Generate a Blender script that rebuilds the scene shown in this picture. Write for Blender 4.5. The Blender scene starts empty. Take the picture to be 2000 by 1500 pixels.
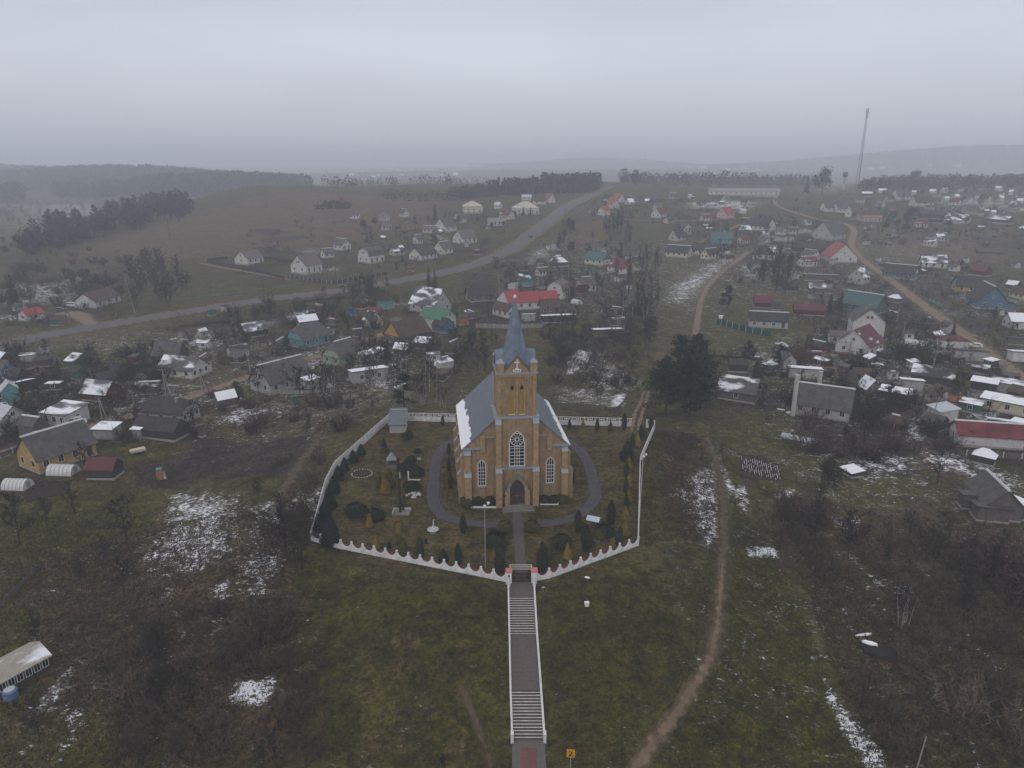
import bpy, math, random
import numpy as np
from mathutils import Matrix, Vector
R = math.radians
rnd = random.Random(7)
C = bpy.context.scene.collection
S = bpy.context.scene

# ------------------------------------------------------------------ camera, sky, sun, exposure
H = 55.0                      # camera height above the churchyard
PITCH = R(17.26)
F = 1400.0                    # focal length in pixels of the 2000 x 1500 photograph
cd = bpy.data.cameras.new("camera"); cam = bpy.data.objects.new("camera", cd); C.objects.link(cam)
cam.location = (0, 0, H); cam.rotation_euler = (R(90) - PITCH, 0, 0)
cd.sensor_width = 36; cd.lens = 36 * F / 2000; cd.clip_start = 1; cd.clip_end = 20000
S.camera = cam
S.view_settings.view_transform = 'Standard'; S.view_settings.look = 'None'
S.view_settings.exposure = 0.08; S.view_settings.gamma = 1
S.cycles.use_denoising = True; S.cycles.denoising_prefilter = 'ACCURATE'
S.cycles.max_bounces = 8; S.cycles.volume_bounces = 5; S.cycles.diffuse_bounces = 2
S.cycles.transparent_max_bounces = 24

SUN_EL, SUN_ROT = R(38), R(200)
W = bpy.data.worlds.new("World"); S.world = W; W.use_nodes = True
nt = W.node_tree; nt.nodes.clear()
def N(nt, t, **k):
    n = nt.nodes.new(t)
    for a, b in k.items():
        if a.startswith('i_'):
            n.inputs[int(a[2:]) if a[2:].isdigit() else a[2:]].default_value = b
        else: setattr(n, a, b)
    return n
def L(nt, a, b): nt.links.new(a, b)
out = N(nt, 'ShaderNodeOutputWorld'); bg = N(nt, 'ShaderNodeBackground'); bg.inputs[1].default_value = 0.1
sky = N(nt, 'ShaderNodeTexSky'); sky.sky_type = 'NISHITA'; sky.sun_disc = False
sky.sun_elevation = SUN_EL; sky.sun_rotation = SUN_ROT; sky.dust_density = 4
tc = N(nt, 'ShaderNodeTexCoord'); mp = N(nt, 'ShaderNodeMapping'); mp.inputs['Scale'].default_value = (0.8, 0.8, 2.6)
L(nt, tc.outputs['Generated'], mp.inputs[0])
n1 = N(nt, 'ShaderNodeTexNoise'); n1.inputs['Scale'].default_value = 2.1; n1.inputs['Detail'].default_value = 4; n1.inputs['Roughness'].default_value = .48
n1.inputs['Distortion'].default_value = .3
L(nt, mp.outputs[0], n1.inputs['Vector'])
cr = N(nt, 'ShaderNodeValToRGB')
cr.color_ramp.elements[0].position = .3; cr.color_ramp.elements[0].color = (.535, .56, .635, 1)
cr.color_ramp.elements[1].position = .7; cr.color_ramp.elements[1].color = (.685, .712, .785, 1)
L(nt, n1.outputs[0], cr.inputs[0])
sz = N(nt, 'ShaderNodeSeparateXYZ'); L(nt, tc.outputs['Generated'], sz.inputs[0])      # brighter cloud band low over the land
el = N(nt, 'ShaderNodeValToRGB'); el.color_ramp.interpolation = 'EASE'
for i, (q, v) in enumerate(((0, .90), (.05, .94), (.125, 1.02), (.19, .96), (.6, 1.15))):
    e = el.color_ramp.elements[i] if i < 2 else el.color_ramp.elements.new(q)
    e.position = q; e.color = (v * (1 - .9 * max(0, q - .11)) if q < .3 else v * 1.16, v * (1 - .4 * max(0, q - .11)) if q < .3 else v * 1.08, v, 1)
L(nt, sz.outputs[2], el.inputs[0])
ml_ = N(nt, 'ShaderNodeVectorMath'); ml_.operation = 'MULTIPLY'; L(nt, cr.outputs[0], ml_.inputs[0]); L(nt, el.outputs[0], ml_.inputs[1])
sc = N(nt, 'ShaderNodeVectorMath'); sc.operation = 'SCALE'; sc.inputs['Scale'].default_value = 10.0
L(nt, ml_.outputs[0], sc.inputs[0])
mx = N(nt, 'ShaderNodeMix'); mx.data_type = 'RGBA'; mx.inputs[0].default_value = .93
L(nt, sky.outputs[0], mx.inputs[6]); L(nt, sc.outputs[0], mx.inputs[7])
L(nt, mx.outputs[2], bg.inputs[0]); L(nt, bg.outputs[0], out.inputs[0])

sl = bpy.data.lights.new("sun", 'SUN'); sl.energy = 0.5; sl.angle = R(25); sl.color = (1, .96, .9)
so = bpy.data.objects.new("sun", sl); C.objects.link(so)
so.rotation_euler = (R(90) - SUN_EL, 0, R(180) - SUN_ROT); so.location = (0, -50, 200)

# ------------------------------------------------------------------ terrain height and pixel -> ground
sp, cp = math.sin(PITCH), math.cos(PITCH)
def ray(px, py):
    a = (px - 1000) / F; t = (py - 750) / F
    return np.array([a, cp - t * sp, -(sp + t * cp)])       # depth along the optical axis = 1
def plane(px, py, z=0.0):
    d = ray(px, py); k = (H - z) / -d[2]
    return (d[0] * k, d[1] * k, z)
YARD_PX = [(607, 1056), (655, 1070), (990, 1137), (1047, 1134), (1247, 1066), (1250, 895), (1278, 832), (762, 820), (655, 915), (637, 950)]
YARD = np.array([plane(*p)[:2] for p in YARD_PX])
def inside(poly, x, y):
    r = np.zeros(np.shape(x), bool); n = len(poly); j = n - 1
    for i in range(n):
        xi, yi = poly[i][:2]; xj, yj = poly[j][:2]
        if yi != yj:
            r ^= ((yi > y) != (yj > y)) & (x < (xj - xi) * (y - yi) / (yj - yi) + xi)
        j = i
    return r
def pdist(poly, x, y, closed=True):
    d = np.full(np.shape(x), 1e9); n = len(poly)
    for i in range(n if closed else n - 1):
        ax, ay = poly[i][:2]; bx, by = poly[(i + 1) % n][:2]
        dx, dy = bx - ax, by - ay
        t = np.clip(((x - ax) * dx + (y - ay) * dy) / max(dx * dx + dy * dy, 1e-9), 0, 1)
        d = np.minimum(d, np.hypot(x - ax - t * dx, y - ay - t * dy))
    return d
def sstep(t):
    t = np.clip(t, 0, 1); return t * t * (3 - 2 * t)
# stairs: centre line (pixel, height) from the gate down
ST = [(1018, 1136, 0.0), (1019, 1166, -0.15), (1022, 1240, -2.15), (1027, 1349, -2.75), (1032, 1443, -4.75), (1034, 1520, -5.0)]
STP = [np.array(plane(*s)) for s in ST]
def hz(x, y):
    x = np.asarray(x, float); y = np.asarray(y, float)
    d = np.where(inside(YARD, x, y), 0, pdist(YARD, x, y))
    z = -5.2 * sstep((d - 1.0) / 36.0)
    sx = np.interp(y, [p[1] for p in STP[::-1]], [p[0] for p in STP[::-1]])
    pz = np.interp(y, [p[1] for p in STP[::-1]], [p[2] for p in STP[::-1]])
    w = np.exp(-((x - sx) / 7.0) ** 2) * sstep((STP[0][1] + 1.0 - y) / 3.0)
    z = z * (1 - w) + (pz - .30) * w
    # long rise to the ridge with the barn, the mast and the brown field
    ml = sstep((x + 430 + 0.10 * (y - 500)) / 190.0)
    up = sstep((y - 260) / 700.0); dn = 1 - sstep((y - 880) / 900.0)
    z = z + (31.0 + 2.2 * np.sin(x / 88 + .5) + 1.6 * np.sin(x / 36 + y / 90)) * up * dn * ml
    z = z + 9.0 * np.exp(-((x + 190) / 170) ** 2 - ((y - 760) / 170) ** 2)
    # far rolling ground
    far = sstep((y - 1700) / 1500)
    z = z + far * (10 + 9 * np.sin(x / 520 + 1.0) + 6 * np.sin(y / 410))
    # wooded hills
    for hx, hy, rx, ry, hh in FARHILLS:
        z = z + hh * np.exp(-((x - hx) / rx) ** 2 - ((y - hy) / ry) ** 2)
    w2 = sstep((d - 15) / 50)
    z = z + w2 * (.35 * np.sin(x / 17 + 1) * np.sin(y / 21) + .5 * np.sin(x / 47 + y / 39))
    return z
FARHILLS = [(-900, 1700, 330, 220, 34), (-520, 1330, 120, 120, 26), (2250, 4050, 950, 500, 84), (620, 4900, 620, 400, 52), (-1600, 2100, 500, 300, 40), (3000, 3900, 900, 500, 60)]
_D = np.geomspace(18, 9000, 2600)
def G(px, py):
    """pixel of the photograph -> point on the ground"""
    d = ray(px, py); k = _D / d[1]
    x = d[0] * k; y = d[1] * k; z = H + d[2] * k
    g = hz(x, y); below = np.nonzero(z < g)[0]
    if len(below) == 0: i = len(_D) - 1; return Vector((x[i], y[i], float(g[i])))
    i = below[0]
    if i == 0: return Vector((x[0], y[0], float(g[0])))
    a0, a1 = z[i - 1] - g[i - 1], z[i] - g[i]
    t = a0 / (a0 - a1); kk = k[i - 1] + t * (k[i] - k[i - 1])
    xx, yy = d[0] * kk, d[1] * kk
    return Vector((xx, yy, float(hz(xx, yy))))
def gz(x, y): return float(hz(x, y))
def depth(p): return p[1] * cp + (H - p[2]) * sp
def mpp(p): return depth(p) / F                             # metres per photo pixel at that point
def proj(p):
    Z = depth(p); return (1000 + F * p[0] / Z, 750 + F * (-(p[2] - H) * cp - p[1] * sp) / Z)

# ------------------------------------------------------------------ materials
MATS = {}
def mat(name, col, rough=.85, var=.22, scale=1.2, bump=0., metal=0., snow=0., snow_scale=.38, bands=None, col2=None, rand=0., detail=5, spec=.3, stretch=None):
    """noise-mottled surface; snow: share of its upward faces under patches of snow; bands: (axis, scale, depth)"""
    if name in MATS: return MATS[name]
    m = bpy.data.materials.new(name); m.use_nodes = True; t = m.node_tree; b = t.nodes['Principled BSDF']
    b.inputs['Roughness'].default_value = rough; b.inputs['Metallic'].default_value = metal
    b.inputs['Specular IOR Level'].default_value = spec
    tc = N(t, 'ShaderNodeTexCoord'); vec = tc.outputs['Object']
    if stretch:
        mp = N(t, 'ShaderNodeMapping'); mp.inputs['Scale'].default_value = stretch; L(t, vec, mp.inputs[0]); vec = mp.outputs[0]
    no = N(t, 'ShaderNodeTexNoise'); no.inputs['Scale'].default_value = scale; no.inputs['Detail'].default_value = detail; no.inputs['Roughness'].default_value = .65
    L(t, vec, no.inputs['Vector'])
    a = [c * (1 - var) for c in col]; c2 = [min(1, c * (1 + var)) for c in (col2 or col)]
    r = N(t, 'ShaderNodeValToRGB'); r.color_ramp.elements[0].position = .3; r.color_ramp.elements[1].position = .7
    r.color_ramp.elements[0].color = (*a, 1); r.color_ramp.elements[1].color = (*c2, 1)
    L(t, no.outputs[0], r.inputs[0]); cur = r.outputs[0]
    if rand:
        oi = N(t, 'ShaderNodeObjectInfo'); mr = N(t, 'ShaderNodeMapRange'); mr.inputs[3].default_value = 1 - rand; mr.inputs[4].default_value = 1 + rand
        L(t, oi.outputs['Random'], mr.inputs[0])
        hs = N(t, 'ShaderNodeHueSaturation'); L(t, mr.outputs[0], hs.inputs['Value']); L(t, cur, hs.inputs['Color']); cur = hs.outputs[0]
    if bands:
        ax, bs, dp = bands
        wv = N(t, 'ShaderNodeTexWave'); wv.bands_direction = ax; wv.inputs['Scale'].default_value = bs; wv.inputs['Distortion'].default_value = .4
        L(t, tc.outputs['Object'], wv.inputs[0])
        mr = N(t, 'ShaderNodeMapRange'); mr.inputs[3].default_value = 1 - dp; mr.inputs[4].default_value = 1 + dp * .4
        L(t, wv.outputs['Fac'], mr.inputs[0])
        vm = N(t, 'ShaderNodeVectorMath'); vm.operation = 'SCALE'; L(t, cur, vm.inputs[0]); L(t, mr.outputs[0], vm.inputs['Scale']); cur = vm.outputs[0]
    if snow:
        sn = N(t, 'ShaderNodeTexNoise'); sn.inputs['Scale'].default_value = snow_scale; sn.inputs['Detail'].default_value = 4; sn.inputs['Roughness'].default_value = .5
        oi = N(t, 'ShaderNodeObjectInfo'); ad = N(t, 'ShaderNodeVectorMath'); ad.operation = 'ADD'
        L(t, tc.outputs['Object'], ad.inputs[0]); L(t, oi.outputs['Random'], ad.inputs[1])
        sc_ = N(t, 'ShaderNodeVectorMath'); sc_.operation = 'SCALE'; sc_.inputs['Scale'].default_value = 7; L(t, oi.outputs['Random'], sc_.inputs[0])
        L(t, sc_.outputs[0], ad.inputs[1]); ms = N(t, 'ShaderNodeMapping'); ms.inputs['Scale'].default_value = (.45, 1, 1); L(t, ad.outputs[0], ms.inputs[0]); L(t, ms.outputs[0], sn.inputs['Vector'])
        rr = N(t, 'ShaderNodeValToRGB'); th = .72 - .44 * snow
        rr.color_ramp.elements[0].position = max(0, th - .05); rr.color_ramp.elements[1].position = min(1, th + .05)
        rr.color_ramp.elements[0].color = (0, 0, 0, 1); rr.color_ramp.elements[1].color = (1, 1, 1, 1)
        L(t, sn.outputs[0], rr.inputs[0])
        ge = N(t, 'ShaderNodeNewGeometry'); sx = N(t, 'ShaderNodeSeparateXYZ'); L(t, ge.outputs['Normal'], sx.inputs[0])
        gt = N(t, 'ShaderNodeMath'); gt.operation = 'GREATER_THAN'; gt.inputs[1].default_value = .35; L(t, sx.outputs[2], gt.inputs[0])
        mu = N(t, 'ShaderNodeMath'); mu.operation = 'MULTIPLY'; L(t, gt.outputs[0], mu.inputs[0]); L(t, rr.outputs[0], mu.inputs[1])
        mx = N(t, 'ShaderNodeMix'); mx.data_type = 'RGBA'; L(t, mu.outputs[0], mx.inputs[0]); L(t, cur, mx.inputs[6]); mx.inputs[7].default_value = (.72, .75, .80, 1)
        cur = mx.outputs[2]
    L(t, cur, b.inputs['Base Color'])
    if bump:
        bp = N(t, 'ShaderNodeBump'); bp.inputs['Strength'].default_value = bump; bp.inputs['Distance'].default_value = .05
        L(t, no.outputs[0], bp.inputs['Height']); L(t, bp.outputs[0], b.inputs['Normal'])
    MATS[name] = m
    return m

# ------------------------------------------------------------------ mesh helpers
class MB:
    def __init__(s): s.v = []; s.f = []; s.m = []; s.mats = []; s.X = Matrix.Identity(4)
    def mi(s, m):
        if m not in s.mats: s.mats.append(m)
        return s.mats.index(m)
    def pt(s, p): q = s.X @ Vector(p); s.v.append((q.x, q.y, q.z)); return len(s.v) - 1
    def face(s, pts, m): s.f.append([s.pt(p) for p in pts]); s.m.append(s.mi(m))
    def poly(s, ids, m): s.f.append(list(ids)); s.m.append(s.mi(m))
    def box(s, x0, x1, y0, y1, z0, z1, m, top=None):
        b = [s.pt(p) for p in ((x0, y0, z0), (x1, y0, z0), (x1, y1, z0), (x0, y1, z0), (x0, y0, z1), (x1, y0, z1), (x1, y1, z1), (x0, y1, z1))]
        for q in ((0, 3, 2, 1), (0, 1, 5, 4), (1, 2, 6, 5), (2, 3, 7, 6), (3, 0, 4, 7)): s.poly([b[i] for i in q], m)
        s.poly([b[i] for i in (4, 5, 6, 7)], top or m)
    def prism(s, pts, y0, y1, m, cap=None):
        """outline (x, z), counter-clockwise seen from -y, extruded from y0 (front) to y1"""
        n = len(pts); a = [s.pt((x, y0, z)) for x, z in pts]; b = [s.pt((x, y1, z)) for x, z in pts]
        s.poly(a, cap or m); s.poly(b[::-1], cap or m)
        for i in range(n): j = (i + 1) % n; s.poly((a[i], b[i], b[j], a[j]), m)
    def tube(s, p, q, r0, r1, m, n=6, cap=True):
        p, q = Vector(p), Vector(q); d = (q - p).normalized()
        u = d.orthogonal().normalized(); w = d.cross(u)
        a = [s.pt(p + (u * math.cos(2 * math.pi * i / n) + w * math.sin(2 * math.pi * i / n)) * r0) for i in range(n)]
        b = [s.pt(q + (u * math.cos(2 * math.pi * i / n) + w * math.sin(2 * math.pi * i / n)) * r1) for i in range(n)]
        for i in range(n): j = (i + 1) % n; s.poly((a[i], a[j], b[j], b[i]), m)
        if cap: s.poly(a[::-1], m); s.poly(b, m)
    def lathe(s, prof, m, n=12, c=(0, 0)):
        rings = [[s.pt((c[0] + r * math.cos(2 * math.pi * i / n), c[1] + r * math.sin(2 * math.pi * i / n), z)) for i in range(n)] for r, z in prof]
        for a, b in zip(rings, rings[1:]):
            for i in range(n): j = (i + 1) % n; s.poly((a[i], a[j], b[j], b[i]), m)
        s.poly(rings[0][::-1], m); s.poly(rings[-1], m)
    def build(s, name, parent=None, loc=None, rz=0., smooth=False):
        me = bpy.data.meshes.new(name); me.from_pydata(s.v, [], s.f)
        for m in s.mats: me.materials.append(m)
        me.polygons.foreach_set('material_index', s.m)
        if smooth: me.polygons.foreach_set('use_smooth', [True] * len(s.f))
        me.update()
        o = bpy.data.objects.new(name, me); C.objects.link(o)
        if parent: o.parent = parent
        if loc is not None: o.location = loc
        if rz: o.rotation_euler.z = rz
        return o
def tag(o, label=None, cat=None, group=None, kind=None):
    if label: o['label'] = label
    if cat: o['category'] = cat
    if group: o['group'] = group
    if kind: o['kind'] = kind
    return o
def thing(name, label, cat, loc=(0, 0, 0), rz=0, group=None):
    o = bpy.data.objects.new(name, None); C.objects.link(o); o.location = loc; o.rotation_euler.z = rz; o.empty_display_size = .3
    return tag(o, label, cat, group)
def copy_tree(o, parent=None):
    c = o.copy(); C.objects.link(c); c.parent = parent
    for ch in o.children: copy_tree(ch, c)
    return c
def soup(name, tris, m, parent=None, mids=None):
    """tris: array (n, 3, 3) -> one mesh"""
    tris = np.asarray(tris, np.float32); n = len(tris)
    me = bpy.data.meshes.new(name)
    me.vertices.add(n * 3); me.vertices.foreach_set('co', tris.reshape(-1))
    me.loops.add(n * 3); me.loops.foreach_set('vertex_index', np.arange(n * 3, dtype=np.int32))
    me.polygons.add(n); me.polygons.foreach_set('loop_start', np.arange(0, n * 3, 3, dtype=np.int32))
    for q in (m if isinstance(m, (list, tuple)) else [m]): me.materials.append(q)
    if mids is not None: me.polygons.foreach_set('material_index', np.asarray(mids, np.int32))
    me.update(calc_edges=True)
    o = bpy.data.objects.new(name, me); C.objects.link(o)
    if parent: o.parent = parent
    return o

# ------------------------------------------------------------------ common materials
snow_m = mat('snow', (.74, .77, .82), .7, .08, 2.0, bump=.3)
white_p = mat('white_paint', (.62, .62, .62), .6, .12, 1.5)
white_w = mat('white_wall', (.47, .455, .44), .85, .22, .8)
grey_w = mat('grey_brick_wall', (.34, .33, .33), .9, .18, 1.0)
cream_w = mat('cream_wall', (.48, .43, .32), .85, .14, .8)
ochre_w = mat('ochre_wall', (.36, .235, .085), .85, .15, .8)
pink_w = mat('pink_wall', (.46, .33, .29), .85, .15, .8)
blue_w = mat('blue_wall', (.06, .13, .19), .8, .2, .8, bands=('Z', 3.0, .15))
teal_w = mat('teal_wall', (.09, .25, .26), .8, .2, .8, bands=('Z', 3.0, .15))
green_w = mat('pale_green_wall', (.26, .32, .23), .85, .15, .8, bands=('Z', 3.0, .12))
yellow_w = mat('yellow_wall', (.40, .24, .05), .8, .15, .8, bands=('Z', 3.0, .12))
orange_w = mat('orange_wood', (.33, .13, .04), .8, .2, 1.0, bands=('X', 3.0, .2))
wood_w = mat('grey_wood', (.11, .095, .085), .9, .3, 1.5, bands=('X', 3.5, .25))
dark_w = mat('dark_wood', (.045, .04, .038), .9, .3, 1.5, bands=('X', 3.5, .25))
maroon_w = mat('maroon_wood', (.085, .025, .025), .85, .25, 1.2, bands=('Z', 3.0, .2))
pinkish_roof = mat('purple_grey_roof', (.115, .095, .10), .8, .18, .9, bands=('X', 2.2, .12))
slate = mat('slate_roof', (.080, .077, .078), .85, .36, .8, bands=('X', 2.6, .15))
slate_s = mat('slate_roof_snow_patches', (.085, .083, .085), .85, .25, .8, snow=.42, bands=('X', 2.6, .15))
dark_r = mat('dark_roof', (.042, .039, .040), .85, .4, .8, bands=('X', 2.6, .15))
dark_s = mat('dark_roof_snow_patches', (.042, .040, .042), .85, .25, .8, snow=.38, bands=('X', 2.6, .15))
brown_r = mat('brown_roof', (.070, .048, .038), .85, .36, .8, bands=('X', 2.6, .15))
maroon_r = mat('maroon_roof', (.10, .028, .032), .7, .18, .8, snow=.12, bands=('X', 2.2, .15))
red_r = mat('red_roof', (.25, .04, .042), .6, .18, .8, bands=('X', 2.0, .15))
orange_r = mat('orange_red_roof', (.25, .06, .042), .7, .18, .8)
green_r = mat('green_roof', (.05, .15, .09), .6, .15, .8, bands=('X', 2.0, .15))
teal_r = mat('teal_roof', (.043, .10, .098), .7, .15, .8)
pale_r = mat('pale_metal_roof', (.42, .44, .47), .5, .12, .7, bands=('X', 1.8, .12))
cream_r = mat('cream_roof', (.42, .39, .33), .6, .12, .7)
half_s = mat('half_snow_roof', (.10, .10, .11), .85, .2, .8, snow=.58, snow_scale=.3)
full_s = mat('snow_covered_roof', (.13, .13, .14), .85, .2, .8, snow=.9, snow_scale=.3)
glass = mat('window_glass', (.018, .02, .024), .15, .2, 2.0, spec=.5)
ridge_m = mat('pale_ridge', (.5, .51, .53), .7, .12, 2)
plinth_m = mat('concrete', (.27, .265, .26), .9, .2, 1.5)
brickch = mat('chimney_brick', (.22, .17, .14), .9, .25, 3)
film_m = mat('greenhouse_film', (.52, .53, .54), .35, .1, 1.0)
concrete = mat('pale_concrete', (.42, .415, .41), .85, .2, 2.0)
rust = mat('rusty_metal', (.25, .10, .035), .8, .35, 2)
# ------------------------------------------------------------------ the ground
def W2(poly): return np.array([G(*p)[:2] for p in poly])
MASK = {
 'green': [(.5, [(607,1056),(990,1137),(1047,1134),(1247,1066),(1278,832),(762,820),(640,950)]),
   (.95,[(1430,940),(1490,1060),(1580,1200),(1690,1500),(1290,1500),(1395,1290),(1420,1050)]),
   (.75,[(570,1100),(990,1150),(1000,1500),(640,1500),(560,1200)]), (.6,[(1060,1150),(1380,1110),(1390,1260),(1240,1500),(1070,1500)]),
   (1.,[(130,1430),(230,1460),(210,1500),(110,1500)]), (.8,[(0,960),(350,950),(340,1000),(100,1120),(0,1200)]), (.9,[(0,1190),(140,1200),(90,1260),(0,1290)]),
   (.95,[(0,610),(110,622),(150,648),(0,662)]), (1.,[(150,700),(310,672),(300,700),(210,726)]), (.9,[(430,508),(520,500),(600,545),(450,520)]), (.9,[(600,545),(700,525),(760,535),(650,552)]),
   (.7,[(1360,600),(1560,625),(1560,680),(1330,700)]), (.7,[(1600,620),(1660,640),(1640,700),(1560,690)]), (.75,[(1720,660),(1900,720),(1860,760),(1700,700)]),
   (.8,[(1870,640),(2000,640),(2000,680),(1920,660)]), (.85,[(1130,505),(1260,500),(1240,540),(1120,560)]), (.7,[(830,560),(980,530),(980,600),(840,600)]),
   (.75,[(1270,830),(1320,830),(1310,900),(1260,1060),(1250,960)]), (.85,[(400,560),(620,560),(380,600),(300,600)]), (.7,[(1410,890),(1450,890),(1440,1000),(1400,1000)]),
   (.6,[(560,1060),(700,1090),(700,1160),(560,1160)]), (.8,[(250,860),(390,850),(350,900),(240,910)]), (.6,[(880,600),(980,605),(970,640),(890,640)]), (.6,[(1640,880),(1780,900),(1800,1000),(1600,1000)]),
   (.5,[(1680,430),(2000,440),(2000,520),(1700,520)]), (.5,[(900,470),(1000,440),(960,500),(850,520)]), (.55,[(1220,620),(1300,620),(1290,760),(1240,760)])],
 'brown': [(.9,[(1285,835),(1390,850),(1410,1060),(1320,1060),(1280,930)]), (.8,[(0,1090),(600,980),(600,1500),(230,1500),(60,1400)]), (.7,[(1500,950),(2000,1000),(2000,1500),(1740,1500),(1620,1300),(1540,1130)]),
   (.7,[(230,770),(760,770),(640,900),(560,1000),(540,940),(250,870)]), (.8,[(100,505),(360,425),(500,378),(860,380),(870,440),(700,470),(470,500),(380,510)]),
   (.6,[(60,440),(380,420),(300,600),(0,600)]), (.55,[(300,640),(560,620),(640,690),(480,760),(330,720)]), (.5,[(1060,640),(1260,640),(1250,760),(1060,760)]), (.35,[(590,1300),(700,1200),(940,1250),(970,1500),(650,1500)]),
   (.5,[(1500,740),(1900,800),(1850,900),(1500,900)])],
 'tan': [(1., [(100,505),(230,460),(380,415),(500,382),(860,380),(880,440),(700,470),(470,500),(380,512)]), (.8, [(1690,440),(2000,445),(2000,520),(1720,510)]), (.7, [(1040,500),(1130,430),(1200,425),(1190,470),(1090,500)]), (.5, [(640,1200),(900,1230),(940,1500),(680,1500)]), (.6, [(300,1000),(480,980),(560,1180),(330,1160)]), (.6, [(1270,620),(1340,620),(1330,700),(1270,720)]), (.5,[(360,560),(620,560),(380,605),(300,600)]), (.5, [(0,665),(300,612),(620,575),(860,540),(980,500),(1060,440),(1090,445),(1010,510),(860,560),(620,600),(300,640),(60,690)])],
 'soil': [(1.,[(380,852),(610,850),(560,935),(375,935)]), (.9,[(1445,888),(1500,890),(1532,936),(1445,936)]), (.9,[(1700,550),(1770,570),(1870,640),(1800,650),(1700,625)]),
   (.7,[(250,905),(390,880),(380,960),(260,950)]), (.9,[(0,930),(130,940),(110,968),(0,960)]), (.75,[(1640,878),(1780,885),(1790,930),(1680,930)]), (.3, [(1070,1170),(1290,1130),(1300,1280),(1100,1250)]),
   (.8,[(1290,840),(1370,860),(1330,900),(1300,890)]), (.55,[(1750,500),(1980,560),(1960,640),(1860,600)])],
 'snow': [(.32, [(0,640),(900,640),(900,800),(600,860),(0,860)]), (.34, [(1380,640),(2000,640),(2000,1100),(1450,1000)]), (.30, [(900,480),(1700,440),(2000,440),(2000,640),(1000,640)]), (.2, [(1290,1000),(2000,1000),(2000,1500),(1300,1500)]), (.2, [(0,1000),(600,1000),(600,1500),(0,1500)]),
   (.60,[(330,965),(480,962),(470,1075),(350,1125),(275,1110)]), (.55,[(480,995),(630,950),(610,1030),(530,1165),(455,1180)]), (.68,[(410,1140),(452,1130),(450,1176),(410,1176)]),
   (.80,[(455,1330),(545,1318),(525,1376),(445,1378)]), (.66,[(130,1380),(172,1390),(120,1490),(85,1490),(130,1440)]), (.5,[(50,1390),(140,1290),(150,1320),(90,1400)]),
   (.58,[(1335,930),(1395,900),(1412,1070),(1375,1070),(1310,960)]), (.70,[(1370,930),(1400,920),(1408,1050),(1380,1060)]), (.95,[(1456,1068),(1512,1068),(1522,1088),(1462,1090)]), (.74,[(1606,1300),(1625,1350),(1680,1410),(1725,1470),(1732,1500),(1690,1500),(1640,1430),(1612,1360)]),
   (.46,[(1075,750),(1220,765),(1215,797),(1090,787)]), (.68,[(1112,680),(1165,686),(1145,722),(1095,742)]), (.8,[(1196,770),(1224,767),(1217,795),(1190,796)]),
   (.66,[(1300,555),(1410,500),(1440,505),(1350,590),(1285,597)]), (.6,[(1398,570),(1440,552),(1440,566),(1400,578)]), (.5,[(1440,512),(1500,520),(1490,545),(1440,540)]),
   (.66,[(555,610),(645,598),(620,622),(560,626)]), (.5,[(440,640),(545,622),(545,632),(450,652)]), (.47,[(300,650),(460,640),(440,680),(340,690)]),
   (.5,[(0,400),(300,395),(200,430),(0,470)]), (.52,[(20,560),(160,540),(150,590),(0,600)]), (.58,[(1740,835),(1800,818),(1825,862),(1750,872)]), (.5,[(1660,880),(1790,885),(1795,932),(1700,930)]),
   (.56,[(1790,880),(1880,890),(2000,930),(2000,985),(1900,940),(1790,900)]), (.58,[(1620,1010),(1690,1012),(1680,1042),(1630,1036)]), (.6,[(1950,1078),(2000,1080),(2000,1145),(1965,1140)]), (.5,[(1900,1245),(2000,1330),(2000,1430),(1920,1290)]),
   (.72,[(1600,358),(1660,360),(1655,372),(1604,376)]), (.52,[(1740,378),(2000,390),(2000,415),(1800,400)]), (.62,[(1330,395),(1490,393),(1470,410),(1340,408)]), (.6,[(1430,950),(1465,945),(1470,1000),(1440,1010)]),
   (.6,[(1510,950),(1560,955),(1550,978),(1515,975)]), (.5,[(1680,1110),(1810,1150),(1800,1180),(1690,1150)]), (.64,[(1385,900),(1400,880),(1440,960),(1420,980)]), (.5,[(590,960),(640,950),(610,1050),(585,1030)]),
   (.47,[(1040,480),(1120,470),(1060,520),(1010,520)]), (.5,[(1720,450),(1780,440),(1760,462),(1720,465)]), (.55,[(1690,700),(1760,745),(1790,780),(1700,760)]), (.6,[(1880,800),(1960,800),(1950,830),(1890,826)]), (.55,[(400,830),(470,790),(560,795),(480,830)])],
}
pr = random.Random(5)
def plots(poly, n, rots, sx, sy):
    c = 0; xs = [p[0] for p in poly]; yv = [p[1] for p in poly]
    while c < n:
        px, py = pr.uniform(min(xs), max(xs)), pr.uniform(min(yv), max(yv))
        if not bool(inside(poly, np.array(px), np.array(py))): continue
        g = G(px, py); a = R(pr.choice(rots) + pr.uniform(-5, 5)); l, w = pr.uniform(*sx) / 2, pr.uniform(*sy) / 2; ca, sa = math.cos(a), math.sin(a)
        q = np.array([(g.x + i * l * ca - j * w * sa, g.y + i * l * sa + j * w * ca) for i, j in ((-1, -1), (1, -1), (1, 1), (-1, 1))])
        k_ = pr.choice(['soil', 'soil', 'green', 'green', 'brown', 'snow']); MASK[k_].append(({'soil': pr.uniform(.7, 1.), 'green': pr.uniform(.7, 1.05), 'brown': .9, 'snow': pr.uniform(.34, .5)}[k_], q)); c += 1
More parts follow.
